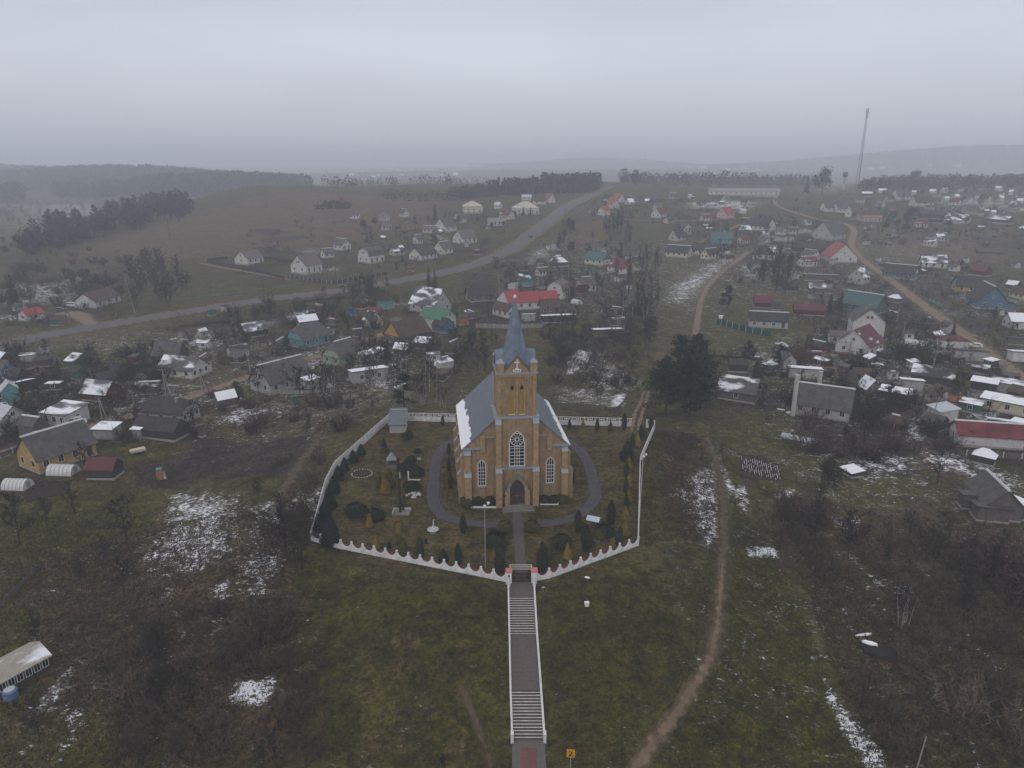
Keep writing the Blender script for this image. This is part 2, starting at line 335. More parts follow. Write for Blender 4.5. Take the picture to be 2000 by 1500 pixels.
VILL = [([(1400,690),(2000,690),(2000,900),(1500,880)], 30, (-14, 76)), ([(1540,510),(2000,500),(2000,690),(1560,690)], 34, (-28, 62)), ([(1290,425),(1640,425),(1640,520),(1440,560)], 34, (-10, 80)), ([(1640,372),(2000,372),(2000,500),(1690,480)], 40, (-20, 70)), ([(900,470),(1280,480),(1280,640),(900,640)], 34, (15, 105)), ([(300,600),(900,570),(900,750),(420,760)], 30, (28, 118)), ([(0,690),(330,690),(330,870),(0,870)], 16, (35, 125)), ([(0,540),(240,540),(240,640),(0,640)], 8, (30, 120)), ([(480,430),(1000,420),(960,510),(480,545)], 20, (40, 130)), ([(1130,385),(1500,385),(1400,430),(1160,430)], 26, (0, 90)), ([(1070,640),(1260,640),(1240,760),(1080,760)], 6, (5, 95))]
for V in VILL[:8]: MASK['soil'].append((.46, V[0])); MASK['brown'].append((.3, V[0])); MASK['green'].append((.38, V[0]))
for V in VILL: plots(V[0], V[1], V[2], (14, 34), (9, 20))
ys = list(np.arange(16, 130, .75))
while ys[-1] < 9000: ys.append(ys[-1] * 1.011 if ys[-1] < 1500 else ys[-1] * 1.03)
ys = np.array(ys); NC = 560
u = np.linspace(-1, 1, NC)
XX = u[None, :] * (45 + .98 * ys[:, None]); YY = np.repeat(ys[:, None], NC, 1)
ZZ = hz(XX, YY)
nr = len(ys)
me = bpy.data.meshes.new('ground')
co = np.stack([XX, YY, ZZ], -1).reshape(-1, 3).astype(np.float32)
idx = np.arange(nr * NC).reshape(nr, NC)
q = np.stack([idx[:-1, :-1], idx[:-1, 1:], idx[1:, 1:], idx[1:, :-1]], -1).reshape(-1, 4).astype(np.int32)
me.vertices.add(len(co)); me.vertices.foreach_set('co', co.reshape(-1))
me.loops.add(q.size); me.loops.foreach_set('vertex_index', q.reshape(-1))
me.polygons.add(len(q)); me.polygons.foreach_set('loop_start', np.arange(0, q.size, 4, dtype=np.int32)); me.polygons.foreach_set('use_smooth', np.ones(len(q), bool))
me.update(calc_edges=True)
fx, fy = XX.reshape(-1), YY.reshape(-1)
for nm, polys in MASK.items():
    a = np.zeros(len(fx), np.float32)
    for val, P in polys:
        w = P if isinstance(P, np.ndarray) else W2(P); c = w.mean(0); ext = min(np.ptp(w[:, 0]), np.ptp(w[:, 1])); soft = max(.5, .007 * c[1], ext * (.20 if nm == 'snow' else .10))
        bx = (fx > w[:, 0].min() - 3 * soft) & (fx < w[:, 0].max() + 3 * soft) & (fy > w[:, 1].min() - 3 * soft) & (fy < w[:, 1].max() + 3 * soft)
        ii = np.nonzero(bx)[0]
        d = pdist(w, fx[ii], fy[ii]); s = np.where(inside(w, fx[ii], fy[ii]), d, -d)
        a[ii] = np.maximum(a[ii], val * sstep(s / (2.4 * soft) + .5))
    at = me.attributes.new(nm, 'FLOAT', 'POINT'); at.data.foreach_set('value', a)
# the churchyard itself: clean lawn
yd = np.where(inside(YARD, fx, fy), 1., 0.).astype(np.float32)
at = me.attributes.new('yard', 'FLOAT', 'POINT'); at.data.foreach_set('value', yd)
ground = bpy.data.objects.new('ground', me); C.objects.link(ground); ground['kind'] = 'structure'

gm = bpy.data.materials.new('grassland'); gm.use_nodes = True; t = gm.node_tree; b = t.nodes['Principled BSDF']
b.inputs['Roughness'].default_value = .95; b.inputs['Specular IOR Level'].default_value = .15
ge = N(t, 'ShaderNodeNewGeometry')
def noise(scale, detail=6, rough=.6, dist=0., stretch=None):
    n = N(t, 'ShaderNodeTexNoise'); n.inputs['Scale'].default_value = scale; n.inputs['Detail'].default_value = detail; n.inputs['Roughness'].default_value = rough; n.inputs['Distortion'].default_value = dist
    if stretch:
        mp = N(t, 'ShaderNodeMapping'); mp.inputs['Scale'].default_value = stretch; mp.inputs['Rotation'].default_value = (0, 0, .5); L(t, ge.outputs['Position'], mp.inputs[0]); L(t, mp.outputs[0], n.inputs['Vector'])
    else: L(t, ge.outputs['Position'], n.inputs['Vector'])
    return n.outputs[0]
def att(nm): a = N(t, 'ShaderNodeAttribute'); a.attribute_name = nm; return a.outputs['Fac']
def mth(op, a, b_, c=None):
    m = N(t, 'ShaderNodeMath'); m.operation = op
    for i, v in enumerate((a, b_, c)):
        if v is None: continue
        if isinstance(v, (int, float)): m.inputs[i].default_value = v
        else: L(t, v, m.inputs[i])
    return m.outputs[0]
def ramp(v, lo, hi, a=0., b_=1.):
    m = N(t, 'ShaderNodeMapRange'); m.interpolation_type = 'SMOOTHSTEP'
    m.inputs[1].default_value = lo; m.inputs[2].default_value = hi; m.inputs[3].default_value = a; m.inputs[4].default_value = b_
    L(t, v, m.inputs[0]); return m.outputs[0]
def mix(f, a, b_):
    m = N(t, 'ShaderNodeMix'); m.data_type = 'RGBA'
    L(t, f, m.inputs[0])
    for i, v in ((6, a), (7, b_)):
        if isinstance(v, tuple): m.inputs[i].default_value = (*v, 1)
        else: L(t, v, m.inputs[i])
    return m.outputs[2]
big = noise(.035, 4); mid = noise(.22, 5, .6, .4); small = noise(1.6, 6, .7); fine = noise(5.0, 4, .7)
gcol = mix(ramp(big, .35, .65), (.066, .056, .018), (.048, .044, .013))
gcol = mix(ramp(mid, .5, .72), gcol, (.084, .056, .026))
grn = mix(ramp(mid, .35, .65), (.041, .042, .006), (.060, .055, .009))
gf = mth('ADD', att('green'), mth('MULTIPLY', mth('SUBTRACT', mid, .5), 1.3))
gcol = mix(ramp(gf, .25, .9), gcol, grn)
bf = mth('ADD', att('brown'), mth('MULTIPLY', mth('SUBTRACT', mid, .5), 1.4))
brn = mix(ramp(small, .35, .65), (.046, .029, .016), (.088, .055, .030))
gcol = mix(ramp(bf, .3, .9, 0, .9), gcol, brn)
tf = mth('ADD', att('tan'), mth('MULTIPLY', mth('SUBTRACT', mid, .5), 1.2))
gcol = mix(ramp(tf, .3, .9, 0, .85), gcol, mix(ramp(small, .35, .65), (.078, .052, .027), (.115, .079, .044)))
sf = mth('ADD', att('soil'), mth('MULTIPLY', mth('SUBTRACT', mid, .5), .7))
gcol = mix(ramp(sf, .35, .65), gcol, mix(ramp(small, .4, .6), (.026, .019, .015), (.046, .032, .025)))
lawn = mix(ramp(mid, .4, .62), (.064, .053, .018), (.084, .063, .026))
gcol = mix(mth('MULTIPLY', att('yard'), .85), gcol, lawn)
val = mth('ADD', ramp(small, .25, .75, .40, 1.60), mth('MULTIPLY', mth('SUBTRACT', fine, .5), 1.1))
clump = noise(.55, 5, .65, .6)
val = mth('MULTIPLY', val, ramp(clump, .36, .60, .55, 1.15))
rough_ = noise(.10, 8, .72, .8)
val = mth('MULTIPLY', val, ramp(rough_, .36, .64, .70, 1.22))
vm = N(t, 'ShaderNodeVectorMath'); vm.operation = 'SCALE'; L(t, gcol, vm.inputs[0]); L(t, val, vm.inputs['Scale'])
sn1 = noise(1.5, 8, .68, .5, (1, 2.2, 1)); sn2 = noise(.09, 3, .6)
snm = mth('ADD', att('snow'), mth('MULTIPLY', mth('SUBTRACT', sn2, .5), .5))
snm = mth('MULTIPLY_ADD', att('yard'), -.14, snm)
warp = noise(.5, 4, .6, 1.0)
snv = mth('ADD', mth('ADD', mth('MULTIPLY', snm, .40), sn1), mth('MULTIPLY', mth('SUBTRACT', warp, .5), .55))
sfac = mth('MAXIMUM', ramp(snv, .745, .80), ramp(snv, .64, .78, 0., .22))
fincol = mix(sfac, vm.outputs[0], (.70, .73, .79))
L(t, fincol, b.inputs['Base Color'])
bp = N(t, 'ShaderNodeBump'); bp.inputs['Strength'].default_value = .9; bp.inputs['Distance'].default_value = .25
L(t, mth('ADD', small, mth('MULTIPLY', clump, 1.5)), bp.inputs['Height']); L(t, bp.outputs[0], b.inputs['Normal'])
me.materials.append(gm)

# ------------------------------------------------------------------ roads, tracks and paths: strips draped over the ground
def road_mat(name, col, var=.2, edge=.5, scale=1.2, ruts=False):
    m = bpy.data.materials.new(name); m.use_nodes = True; t = m.node_tree; b = t.nodes['Principled BSDF']
    b.inputs['Roughness'].default_value = .9; b.inputs['Specular IOR Level'].default_value = .2
    ge = N(t, 'ShaderNodeNewGeometry')
    no = N(t, 'ShaderNodeTexNoise'); no.inputs['Scale'].default_value = scale; no.inputs['Detail'].default_value = 6; L(t, ge.outputs['Position'], no.inputs[0])
    r = N(t, 'ShaderNodeValToRGB'); r.color_ramp.elements[0].position = .3; r.color_ramp.elements[1].position = .7
    r.color_ramp.elements[0].color = (*[c * (1 - var) for c in col], 1); r.color_ramp.elements[1].color = (*[c * (1 + var) for c in col], 1)
    L(t, no.outputs[0], r.inputs[0]); L(t, r.outputs[0], b.inputs['Base Color'])
    a = N(t, 'ShaderNodeAttribute'); a.attribute_name = 'across'      # 0 at the kerbs, 1 in the middle
    ad = N(t, 'ShaderNodeMath'); ad.operation = 'MULTIPLY_ADD'; L(t, no.outputs[0], ad.inputs[0]); ad.inputs[1].default_value = 1.6 * edge; L(t, a.outputs['Fac'], ad.inputs[2])
    mr = N(t, 'ShaderNodeMapRange'); mr.inputs[1].default_value = .55 * edge + .2; mr.inputs[2].default_value = .55 * edge + .2 + .9 * edge
    L(t, ad.outputs[0], mr.inputs[0]); L(t, mr.outputs[0], b.inputs['Alpha'])
    return m
ROADS = []
def smooth_line(P, k=8):
    P = np.array(P, float); n = len(P)
    if n < 3: return np.array([P[0] + (P[-1] - P[0]) * i / 12 for i in range(13)])
    out = []
    for i in range(n - 1):
        p0, p1, p2, p3 = P[max(i - 1, 0)], P[i], P[i + 1], P[min(i + 2, n - 1)]
        for j in range(k):
            s = j / k
            out.append(.5 * ((2 * p1) + (-p0 + p2) * s + (2 * p0 - 5 * p1 + 4 * p2 - p3) * s * s + (-p0 + 3 * p1 - 3 * p2 + p3) * s ** 3))
    out.append(P[-1]); return np.array(out)
def strip(name, px, width, m, lift=.05, across=6, world=False, k=8, flat=False):
    P = smooth_line([G(*p)[:2] for p in px] if not world else px, k)
    ROADS.append((P, width))
    T = np.gradient(P, axis=0); T /= np.linalg.norm(T, axis=1)[:, None] + 1e-9
    Nn = np.stack([-T[:, 1], T[:, 0]], 1)
    w = np.broadcast_to(np.asarray(width, float), (len(P),)) if np.ndim(width) == 0 else np.interp(np.linspace(0, 1, len(P)), np.linspace(0, 1, len(width)), width)
    s = np.linspace(-.5, .5, across + 1)
    Q = P[:, None, :] + Nn[:, None, :] * (s[None, :, None] * w[:, None, None])
    z = hz(Q[..., 0], Q[..., 1]) + lift + .00045 * np.clip(Q[..., 1] - 120, 0, None)
    V = np.concatenate([Q, z[..., None]], -1).reshape(-1, 3)
    n, c = len(P), across + 1; f = []
    for i in range(n - 1):
        for j in range(c - 1): f.append((i * c + j, i * c + j + 1, (i + 1) * c + j + 1, (i + 1) * c + j))
    me = bpy.data.meshes.new(name); me.from_pydata(V.tolist(), [], f); me.materials.append(m)
    at = me.attributes.new('across', 'FLOAT', 'POINT')
    at.data.foreach_set('value', np.tile(1 - np.abs(s) * 2, n).astype(np.float32))
    me.polygons.foreach_set('use_smooth', [True] * len(f)); me.update()
    o = bpy.data.objects.new(name, me); C.objects.link(o); o['kind'] = 'structure'
    return o
asph = road_mat('asphalt', (.092, .089, .096), .12, .1, .5)
asph2 = road_mat('yard_asphalt', (.066, .064, .072), .16, .12, .8)
dirt = road_mat('dirt', (.155, .112, .082), .28, .6, .8)
dirt2 = road_mat('sandy_dirt', (.17, .125, .088), .25, .6, .9)
verge = road_mat('gravel_verge', (.125, .094, .048), .3, .55, .5)
faint = road_mat('worn_grass', (.075, .056, .034), .3, .9, .8)
paver = mat('stair_paving', (.098, .080, .076), .9, .2, 2.5, bump=.2)
brickp = road_mat('paving_bricks', (.090, .073, .068), .2, .06, 3)
hw = [(-120,702),(0,675),(120,650),(300,620),(500,588),(660,569),(740,556),(840,538),(920,519),(985,494),(1030,465),(1075,430),(1110,403),(1150,384),(1175,373),(1197,363)]
strip('road_verge', hw, 21, verge, .03)
strip('road', hw, 11.5, asph, .09)
strip('dirt_road', [(-40,905),(60,868),(200,828),(330,790),(460,745),(560,712),(640,690),(700,668),(760,650)], 6.2, dirt2, .06)
strip('dirt_road', [(1648,436),(1668,450),(1663,476),(1680,503),(1722,535),(1780,578),(1850,630),(1930,690),(2040,765)], 8.0, dirt2, .05)
strip('dirt_road', [(1350,690),(1358,660),(1366,600),(1378,567),(1400,540),(1436,512),(1462,492)], [3.8, 4.2, 5, 6], dirt, .05)
strip('dirt_road', [(1405,538),(1440,545),(1500,550)], 2.6, dirt, .06)
strip('dirt_road', [(1513,392),(1522,404),(1560,418),(1605,430),(1648,437)], 8, dirt, .05)
strip('village_lane', [(1190,428),(1260,431),(1340,432),(1420,428),(1480,428)], 6, dirt, .05)
strip('village_lane', [(1360,478),(1400,458),(1450,436)], 5, dirt, .05)
strip('village_lane', [(1120,424),(1150,398),(1165,385)], 5, faint, .05)
strip('village_lane', [(570,548),(520,538),(450,526),(390,514)], 4.5, dirt, .06)
strip('dirt_yard', [(115,612),(150,615),(185,640)], [12, 13, 6], dirt2, .05)
footp = road_mat('trodden_earth', (.135, .098, .066), .3, .85, .9)
strip('footpath', [(1225,1530),(1262,1470),(1300,1420),(1345,1355),(1385,1290),(1400,1225),(1407,1160),(1411,1100)], [2.1, 2.1, 2.0, 1.7, 1.3, .7], footp, .04)
strip('worn_track', [(1385,1290),(1402,1210),(1410,1100),(1414,1000),(1404,920),(1385,860)], 2.8, faint, .03)
strip('worn_track', [(620,860),(560,950),(545,1010)], 4, faint, .04)
strip('worn_track', [(900,1340),(935,1420),(960,1500)], 1.5, faint, .03)
for dx in (-9, 9): strip('worn_track', [(1240 + dx * .8, 842), (1250 + dx * .7, 800), (1262 + dx * .5, 765)], 1.4, dirt, .05)
strip('yard_path', [(893,857),(868,872),(853,895),(847,940),(846,975),(862,1004),(910,1020),(1000,1026),(1085,1020),(1135,1003),(1160,975),(1160,945),(1146,900),(1126,874),(1100,856)], [2.6, 2.7, 2.9, 2.9, 2.7, 2.6, 2.7, 2.9, 2.7, 2.6], asph2, .03)
strip('church_path', [(1008,984),(1011,1020),(1014,1060),(1017,1105),(1018,1136)], 2.0, brickp, .05)
# ------------------------------------------------------------------ the church
brick = mat('yellow_brick', (.262, .178, .098), .9, .34, 1.3, stretch=(1, 1, .45), bump=.35, detail=10, bands=('Z', 5.5, .12))
brick2 = mat('pale_yellow_brick', (.300, .207, .114), .9, .26, 1.4, bump=.25, detail=8, bands=('Z', 5.5, .10))
zinc = mat('zinc_sheet', (.110, .126, .152), .6, .16, .9, bands=('Y', 1.3, .16), spec=.4)
zinc2 = mat('zinc_cap', (.235, .265, .305), .55, .10, 1.2, spec=.4)
spire_m = mat('spire_sheet', (.105, .14, .185), .6, .3, .55, col2=(.12, .155, .20), spec=.4)
door_m = mat('door_planks', (.066, .040, .036), .8, .25, 1.5, bands=('X', 4, .3))
ochre_s = mat('ochre_shutter', (.28, .175, .038), .8, .2, 1.2, bands=('Z', 6, .2))
stone = mat('grey_stone', (.16, .15, .14), .9, .3, 1.4, bump=.4)
def arch(w, h, n=6):
    rise = min(.866 * w, .62 * h); hs = h - rise; k = rise / (.866 * w)
    p = [(-w / 2, 0), (w / 2, 0)]
    p += [(-w / 2 + w * math.cos(R(60 * i / n)), hs + w * math.sin(R(60 * i / n)) * k) for i in range(n + 1)]
    p += [(w / 2 - w * math.cos(R(60 * i / n)), hs + w * math.sin(R(60 * i / n)) * k) for i in range(n - 1, -1, -1)]
    return p
def off(p, dx, dz): return [(x + dx, z + dz) for x, z in p]
def at_width(p, z):
    xs = []
    for (x0, z0), (x1, z1) in zip(p, p[1:] + p[:1]):
        if (z0 <= z < z1) or (z1 <= z < z0): xs.append(x0 + (x1 - x0) * (z - z0) / (z1 - z0))
    return (min(xs), max(xs)) if len(xs) > 1 else (0, 0)
def band_arch(mb, w, h, t, y0, y1, m, n=6, closed=False):
    """a band of width t round an arched opening"""
    a = arch(w, h, n)[1:] + [(-w / 2, 0)]; b = arch(w + 2 * t, h + t * 1.3, n)[1:] + [(-w / 2 - t, 0)]
    a = a[:-1] if a[-1] == a[-2] else a; b = b[:-1] if b[-1] == b[-2] else b
    for i in range(len(a) - 1):
        q = [a[i], b[i], b[i + 1], a[i + 1]]
        mb.prism(q, y0, y1, m)
    if closed: mb.box(-w / 2 - t, w / 2 + t, y0, y1, -t, 0, m)

cb = G(1008, 979)
church = thing('brick_church', 'yellow brick church with a tall grey spire inside the white fenced yard', 'church', (cb.x, cb.y, 0), R(6.5))
FW, NL, EH, RH = 8.6, 22.0, 10.0, 18.0                     # half width, nave length, eaves, ridge
# walls
m = MB()
m.prism([(-FW, -.6), (FW, -.6), (FW, EH), (0, RH - .25), (-FW, EH)], 0, .7, brick)
m.prism([(-FW, -.6), (FW, -.6), (FW, EH), (0, RH - .25), (-FW, EH)], NL - .7, NL, brick)
m.box(-FW, -FW + .7, .7, NL - .7, -.6, EH, brick); m.box(FW - .7, FW, .7, NL - .7, -.6, EH, brick)
# apse behind
m.box(-4.4, 4.4, NL, NL + 6.5, -.6, 8.6, brick)
m.build('wall', church)
m = MB(); m.box(-FW - .12, FW + .12, -.12, NL + .12, -.6, .9, stone); m.build('plinth', church)
# roof: two slabs, apse roof
m = MB(); ov = .45; k = (RH - EH) / FW
for s in (-1, 1):
    e = (s * (FW + ov), EH - ov * k); r_ = (0, RH)
    pts = [e, r_, (0, RH + .22), (e[0], e[1] + .22)] if s > 0 else [e, (e[0], e[1] + .22), (0, RH + .22), r_]
    m.prism(pts if s < 0 else pts, -.18, NL + .3, zinc)
m.build('roof', church)
m = MB(); m.face([(-4.7, NL + .3, 8.6), (0, NL + .3, 13.5), (0, NL + 4, 12.6), (-4.7, NL + 6.8, 8.6)], zinc); m.face([(0, NL + .3, 13.5), (4.7, NL + .3, 8.6), (4.7, NL + 6.8, 8.6), (0, NL + 4, 12.6)], zinc)
m.face([(-4.7, NL + 6.8, 8.6), (0, NL + 4, 12.6), (4.7, NL + 6.8, 8.6)], zinc); m.build('apse_roof', church)
# snow left on the eaves
def roof_snow(s, w0, w1, seed):
    rr = random.Random(seed); m = MB(); n = 60; lo, hi = [], []; hyp = math.hypot(1, k); wv = 0
    for i in range(n + 1):
        y = -.1 + (NL + .3) * i / n; wv = .6 * wv + rr.uniform(-.3, .3)
        d0 = .05; d1 = max(.25, w0 + (w1 - w0) * i / n + wv + rr.uniform(-.12, .12))
        def P(d, up): 
            X = s * (FW + ov - d / hyp); return (X + s * up * k / hyp * .9, y, EH - ov * k + .22 + d * k / hyp + up / hyp)
        lo.append((P(d0, .02), P(d0, .14))); hi.append((P(d1, .02), P(d1, .10)))
    for i in range(n):
        q = [lo[i][1], hi[i][1], hi[i + 1][1], lo[i + 1][1]]
        m.face(q if s > 0 else q[::-1], snow_m)
        m.face([hi[i][0], hi[i][1], hi[i + 1][1], hi[i + 1][0]], snow_m); m.face([lo[i][0], lo[i + 1][0], lo[i + 1][1], lo[i][1]], snow_m)
    m.face([lo[0][0], lo[0][1], hi[0][1], hi[0][0]], snow_m)
    m.build('snow_band', church)
roof_snow(-1, 2.3, 2.0, 3); roof_snow(1, 1.3, 1.2, 5)
# tower
TW, TY = 3.55, -1.1                                        # half width of the lower stage, front face
m = MB(); m.box(-TW, TW, TY, 5.4, -.6, 15.3, brick)
B = 3.05
m.box(-B, B, TY + .35, 5.2, 15.3, 22.7, brick)
# corner lesenes and the corbel frieze of the belfry
for sx in (-1, 1):
    m.box(sx * B - .45 * (sx > 0), sx * B + .45 * (sx < 0), TY + .2, TY + .35, 15.6, 22.3, brick2)
    m.box(sx * (B + .15) - .15 * (sx > 0) - .0, sx * (B + .15) + .15 * (sx < 0), TY + .35, TY + .9, 15.6, 22.3, brick2)
    m.box(sx * (B + .15) - .15 * (sx > 0), sx * (B + .15) + .15 * (sx < 0), 4.6, 5.2, 15.6, 22.3, brick2)
m.box(-.16, .16, TY + .2, TY + .35, 15.6, 21.6, brick2)
for i in range(11): m.box(-2.35 + i * .45, -2.13 + i * .45, TY + .18, TY + .35, 21.75, 22.3, brick2)
m.box(-B - .1, B + .1, TY + .12, 5.3, 22.3, 22.75, brick2)
m.build('tower', church)
m = MB(); m.box(-TW - .14, TW + .14, TY - .14, TY + .42, 15.3, 15.62, zinc2); m.box(-TW - .12, TW + .12, TY + .42, 5.5, 15.3, 15.55, zinc2)
m.build('tower_ledge', church)
m = MB(); m.box(-B - .3, B + .3, TY - .02, 5.5, 22.75, 22.98, zinc2); m.build('cornice', church)
# buttresses with zinc caps
def buttress(x0, x1, y0, y1, zt, cap_y, name='buttress', steps=()):
    b = MB(); b.box(x0, x1, y0, y1, -.6, zt, brick2); o = b.build(name, church)
    c = MB(); yb = cap_y
    c.prism([(0, 0), (1, 0), (1, 1), (0, 1)], 0, 0, zinc2) if False else None
    c.face([(x0 - .06, y0 - .08, zt + .03), (x1 + .06, y0 - .08, zt + .03), (x1 + .06, yb, zt + .95), (x0 - .06, yb, zt + .95)], zinc2)
    c.face([(x0 - .06, y0 - .08, zt), (x1 + .06, y0 - .08, zt), (x1 + .06, y0 - .08, zt + .03), (x0 - .06, y0 - .08, zt + .03)], zinc2)
    for x in (x0 - .06, x1 + .06): c.face([(x, y0 - .08, zt), (x, yb, zt), (x, yb, zt + .95), (x, y0 - .08, zt + .03)], brick2)
    c.build('cap', o)
for sx in (-1, 1):
    a, b_ = sorted((sx * (TW - 1.0), sx * (TW + .02)))
    buttress(a, b_, TY - 1.15, TY, 6.3, TY)                # lower stage of the tower buttresses
    buttress(a + .06, b_ - .06, TY - .55, TY, 14.5, TY)
    a, b_ = sorted((sx * (FW - 1.05), sx * (FW + .02)))
    buttress(a, b_, -1.2, 0, 5.3, 0)
    buttress(a + .06, b_ - .06, -.65, 0, 9.0, 0)
    for yy in (.2, 5.2, 10.2, 15.2, 20.6):                 # along the side walls
        x0, x1 = sorted((sx * FW, sx * (FW + 1.1)))
        b = MB(); b.box(x0, x1, yy, yy + .95, -.6, 5.2, brick2); b.box(*sorted((sx * FW, sx * (FW + .6))), yy + .05, yy + .9, 5.2, 8.4, brick2); o = b.build('buttress', church)
        X = sx * FW
        for z, dx in ((5.2, 1.18), (8.4, .68)):
            c = MB()
            c.face([(X + sx * dx, yy - .05, z), (X + sx * dx, yy + 1, z), (X + sx * (.6 if z < 6 else 0), yy + 1, z + .8), (X + sx * (.6 if z < 6 else 0), yy - .05, z + .8)], zinc2)
            for q in (yy - .05, yy + 1): c.face([(X + sx * dx, q, z), (X, q, z), (X + sx * (.6 if z < 6 else 0), q, z + .8)], brick2)
            c.build('cap', o)
    # gable lesene and the zinc kneelers of the gable
    x = sx * 5.55; g = MB(); zt = RH - (abs(x) + .45) * k - .3
    g.box(x - .42, x + .42, -.28, 0, 9.2, zt, brick2); g.build('gable_lesene', church)
    g = MB(); x0, x1 = sorted((sx * (FW + .25), sx * 6.0)); g.box(x0, x1, -.42, .0, EH - .15, EH + .15, zinc2); g.build('kneeler', church)
    g = MB(); x0, x1 = sorted((sx * 3.6, sx * 5.1)); g.box(x0, x1, -.22, .0, 11.75, 11.95, zinc2); g.build('ledge', church)
# windows
def window(name, cx, z0, w, h, y, bars_x, bars_z, pane_m=glass, rose=False, label=None, sill=True, X=None, lab=None):
    f = MB(); 
    if X is not None: f.X = X
    T = Matrix.Translation((cx, y, z0)); f.X = f.X @ T
    band_arch(f, w, h, .11, -.09, .0, white_p); f.box(-w / 2 - .11, w / 2 + .11, -.09, 0, -.1, 0, white_p)
    ar = arch(w, h)
    for bx in bars_x:
        x = bx * w / 2; top = h * .97
        zs = [z for x_, z in ar if abs(x_) >= abs(x) - 1e-6 and z > 0]; top = min(h, max([zz for zz in np.linspace(0, h, 60) if at_width(ar, zz)[1] > abs(x)] + [0]))
        if rose: top = min(top, h * .56)
        f.box(x - .035, x + .035, -.075, -.02, 0, top, white_p)
    for bz in bars_z:
        z = bz * h; a, c = at_width(ar, z); f.box(a, c, -.07, -.02, z - .035, z + .035, white_p)
    if rose:
        rc = w / 2 * .93; zc = h - w * .60
        def ring(r0, r1, n=20):
            for i in range(n):
                a0, a1 = 2 * math.pi * i / n, 2 * math.pi * (i + 1) / n
                f.prism([(r0 * math.cos(a0), zc + r0 * math.sin(a0)), (r1 * math.cos(a0), zc + r1 * math.sin(a0)), (r1 * math.cos(a1), zc + r1 * math.sin(a1)), (r0 * math.cos(a1), zc + r0 * math.sin(a1))], -.085, -.02, white_p)
        ring(rc - .07, rc + .03); ring(.26, .34, 12)
        for i in range(12):
            a = 2 * math.pi * i / 12; ca, sa = math.cos(a), math.sin(a); q = .03
            f.prism([(.3 * ca + q * sa, zc + .3 * sa - q * ca), (rc * ca + q * sa, zc + rc * sa - q * ca), (rc * ca - q * sa, zc + rc * sa + q * ca), (.3 * ca - q * sa, zc + .3 * sa + q * ca)], -.08, -.02, white_p)
    o = f.build(name, church)
    if lab: o['label'] = lab
    g = MB(); g.X = f.X; g.prism(ar, -.03, .0, pane_m); g.build('pane', o)
    if sill:
        s_ = MB(); s_.X = f.X; s_.box(-w / 2 - .3, w / 2 + .3, -.30, .0, -.34, -.12, zinc2); s_.build('sill', o)
    return o
window('window', 0, 7.1, 2.35, 6.0, TY - .02, (-.33, 0, .33), (.1, .2, .3, .4, .5, .56), rose=True, lab='great round-headed window with a wheel of spokes')
for cx in (-5.75, 5.75): window('window', cx, 3.3, 1.15, 4.5, -.02, (-.34, .34), (.14, .28, .42, .56, .7))
for cx in (-.8, .8):
    window('belfry_window', cx, 15.95, .82, 5.0, TY + .33, (), (), pane_m=ochre_s, sill=False, lab='shuttered belfry opening with ochre boards')
    a = MB(); a.X = Matrix.Translation((cx, TY + .33, 15.95)); band_arch(a, .84, 5.02, .17, -.14, 0, brick); a.build('brick_arch', church)
    a = MB(); a.prism(off(arch(.5, .75), cx, 20.1), TY + .26, TY + .30, mat('dark_opening', (.012, .011, .011), .9, .1)); a.build('belfry_opening', church)
for sx in (-1, 1):
    for yy in (3.2, 8.2, 13.2, 18.2):
        X = Matrix.Translation((sx * (FW + .02), yy, 0)) @ Matrix.Rotation(R(90) * sx, 4, 'Z')
        window('window', 0, 3.4, 1.3, 4.6, 0, (-.34, .34), (.14, .28, .42, .56, .7), X=X)
# brick hood moulds
for cx, z0, w, h, y in ((0, 7.1, 2.6, 6.15, TY), (-5.75, 3.3, 1.4, 4.65, 0), (5.75, 3.3, 1.4, 4.65, 0)):
    a = MB(); a.X = Matrix.Translation((cx, y, z0)); band_arch(a, w, h, .3, -.13, 0, brick2); a.build('hood_mould', church)
m = MB(); m.box(-2.5, 2.5, TY - .22, TY, 6.45, 6.72, zinc2); m.build('ledge', church)
# portal
P_ = MB(); P_.X = Matrix.Translation((0, TY, .25))
band_arch(P_, 2.5, 4.6, .42, -.55, 0, brick2); band_arch(P_, 3.36, 5.1, .28, -.8, 0, stone)
for s in (-1, 1): P_.box(*sorted((s * 1.25, s * 2.1)), -.85, -.0, -.6, 2.6, brick2)
portal = P_.build('portal', church)
d = MB(); d.X = Matrix.Translation((0, TY, .25)); d.prism(arch(2.5, 4.6), -.12, .0, door_m); d.box(-.03, .03, -.15, -.12, 0, 3.6, dark_w); d.box(-1.1, 1.1, -.15, -.12, 2.35, 2.43, dark_w); dd = d.build('door', church)
for s in (-1, 1):
    d = MB(); d.box(s * .18 - .03, s * .18 + .03, TY - .19, TY - .12, 1.5, 1.75, pale_r); d.build('handle', dd)
    d = MB(); d.X = Matrix.Translation((0, TY, .25)); d.box(*sorted((s * 1.28, s * 1.62)), -1.0, -.85, 2.6, 3.15, zinc2); d.build('corbel', portal)
d = MB(); d.box(-2.35, -1.95, TY - .06 - .8, TY - .03 - .8, 1.9, 2.2, door_m); d.build('notice_plate', church)
# steps before the door
for i, (w, y) in enumerate(((2.6, 2.9), (2.2, 2.45), (1.9, 2.0))):
    d = MB(); d.box(-w, w, TY - y, TY - .9, -.3 if i == 0 else .0 + .13 * i, .13 * (i + 1), stone); d.build('step', church)
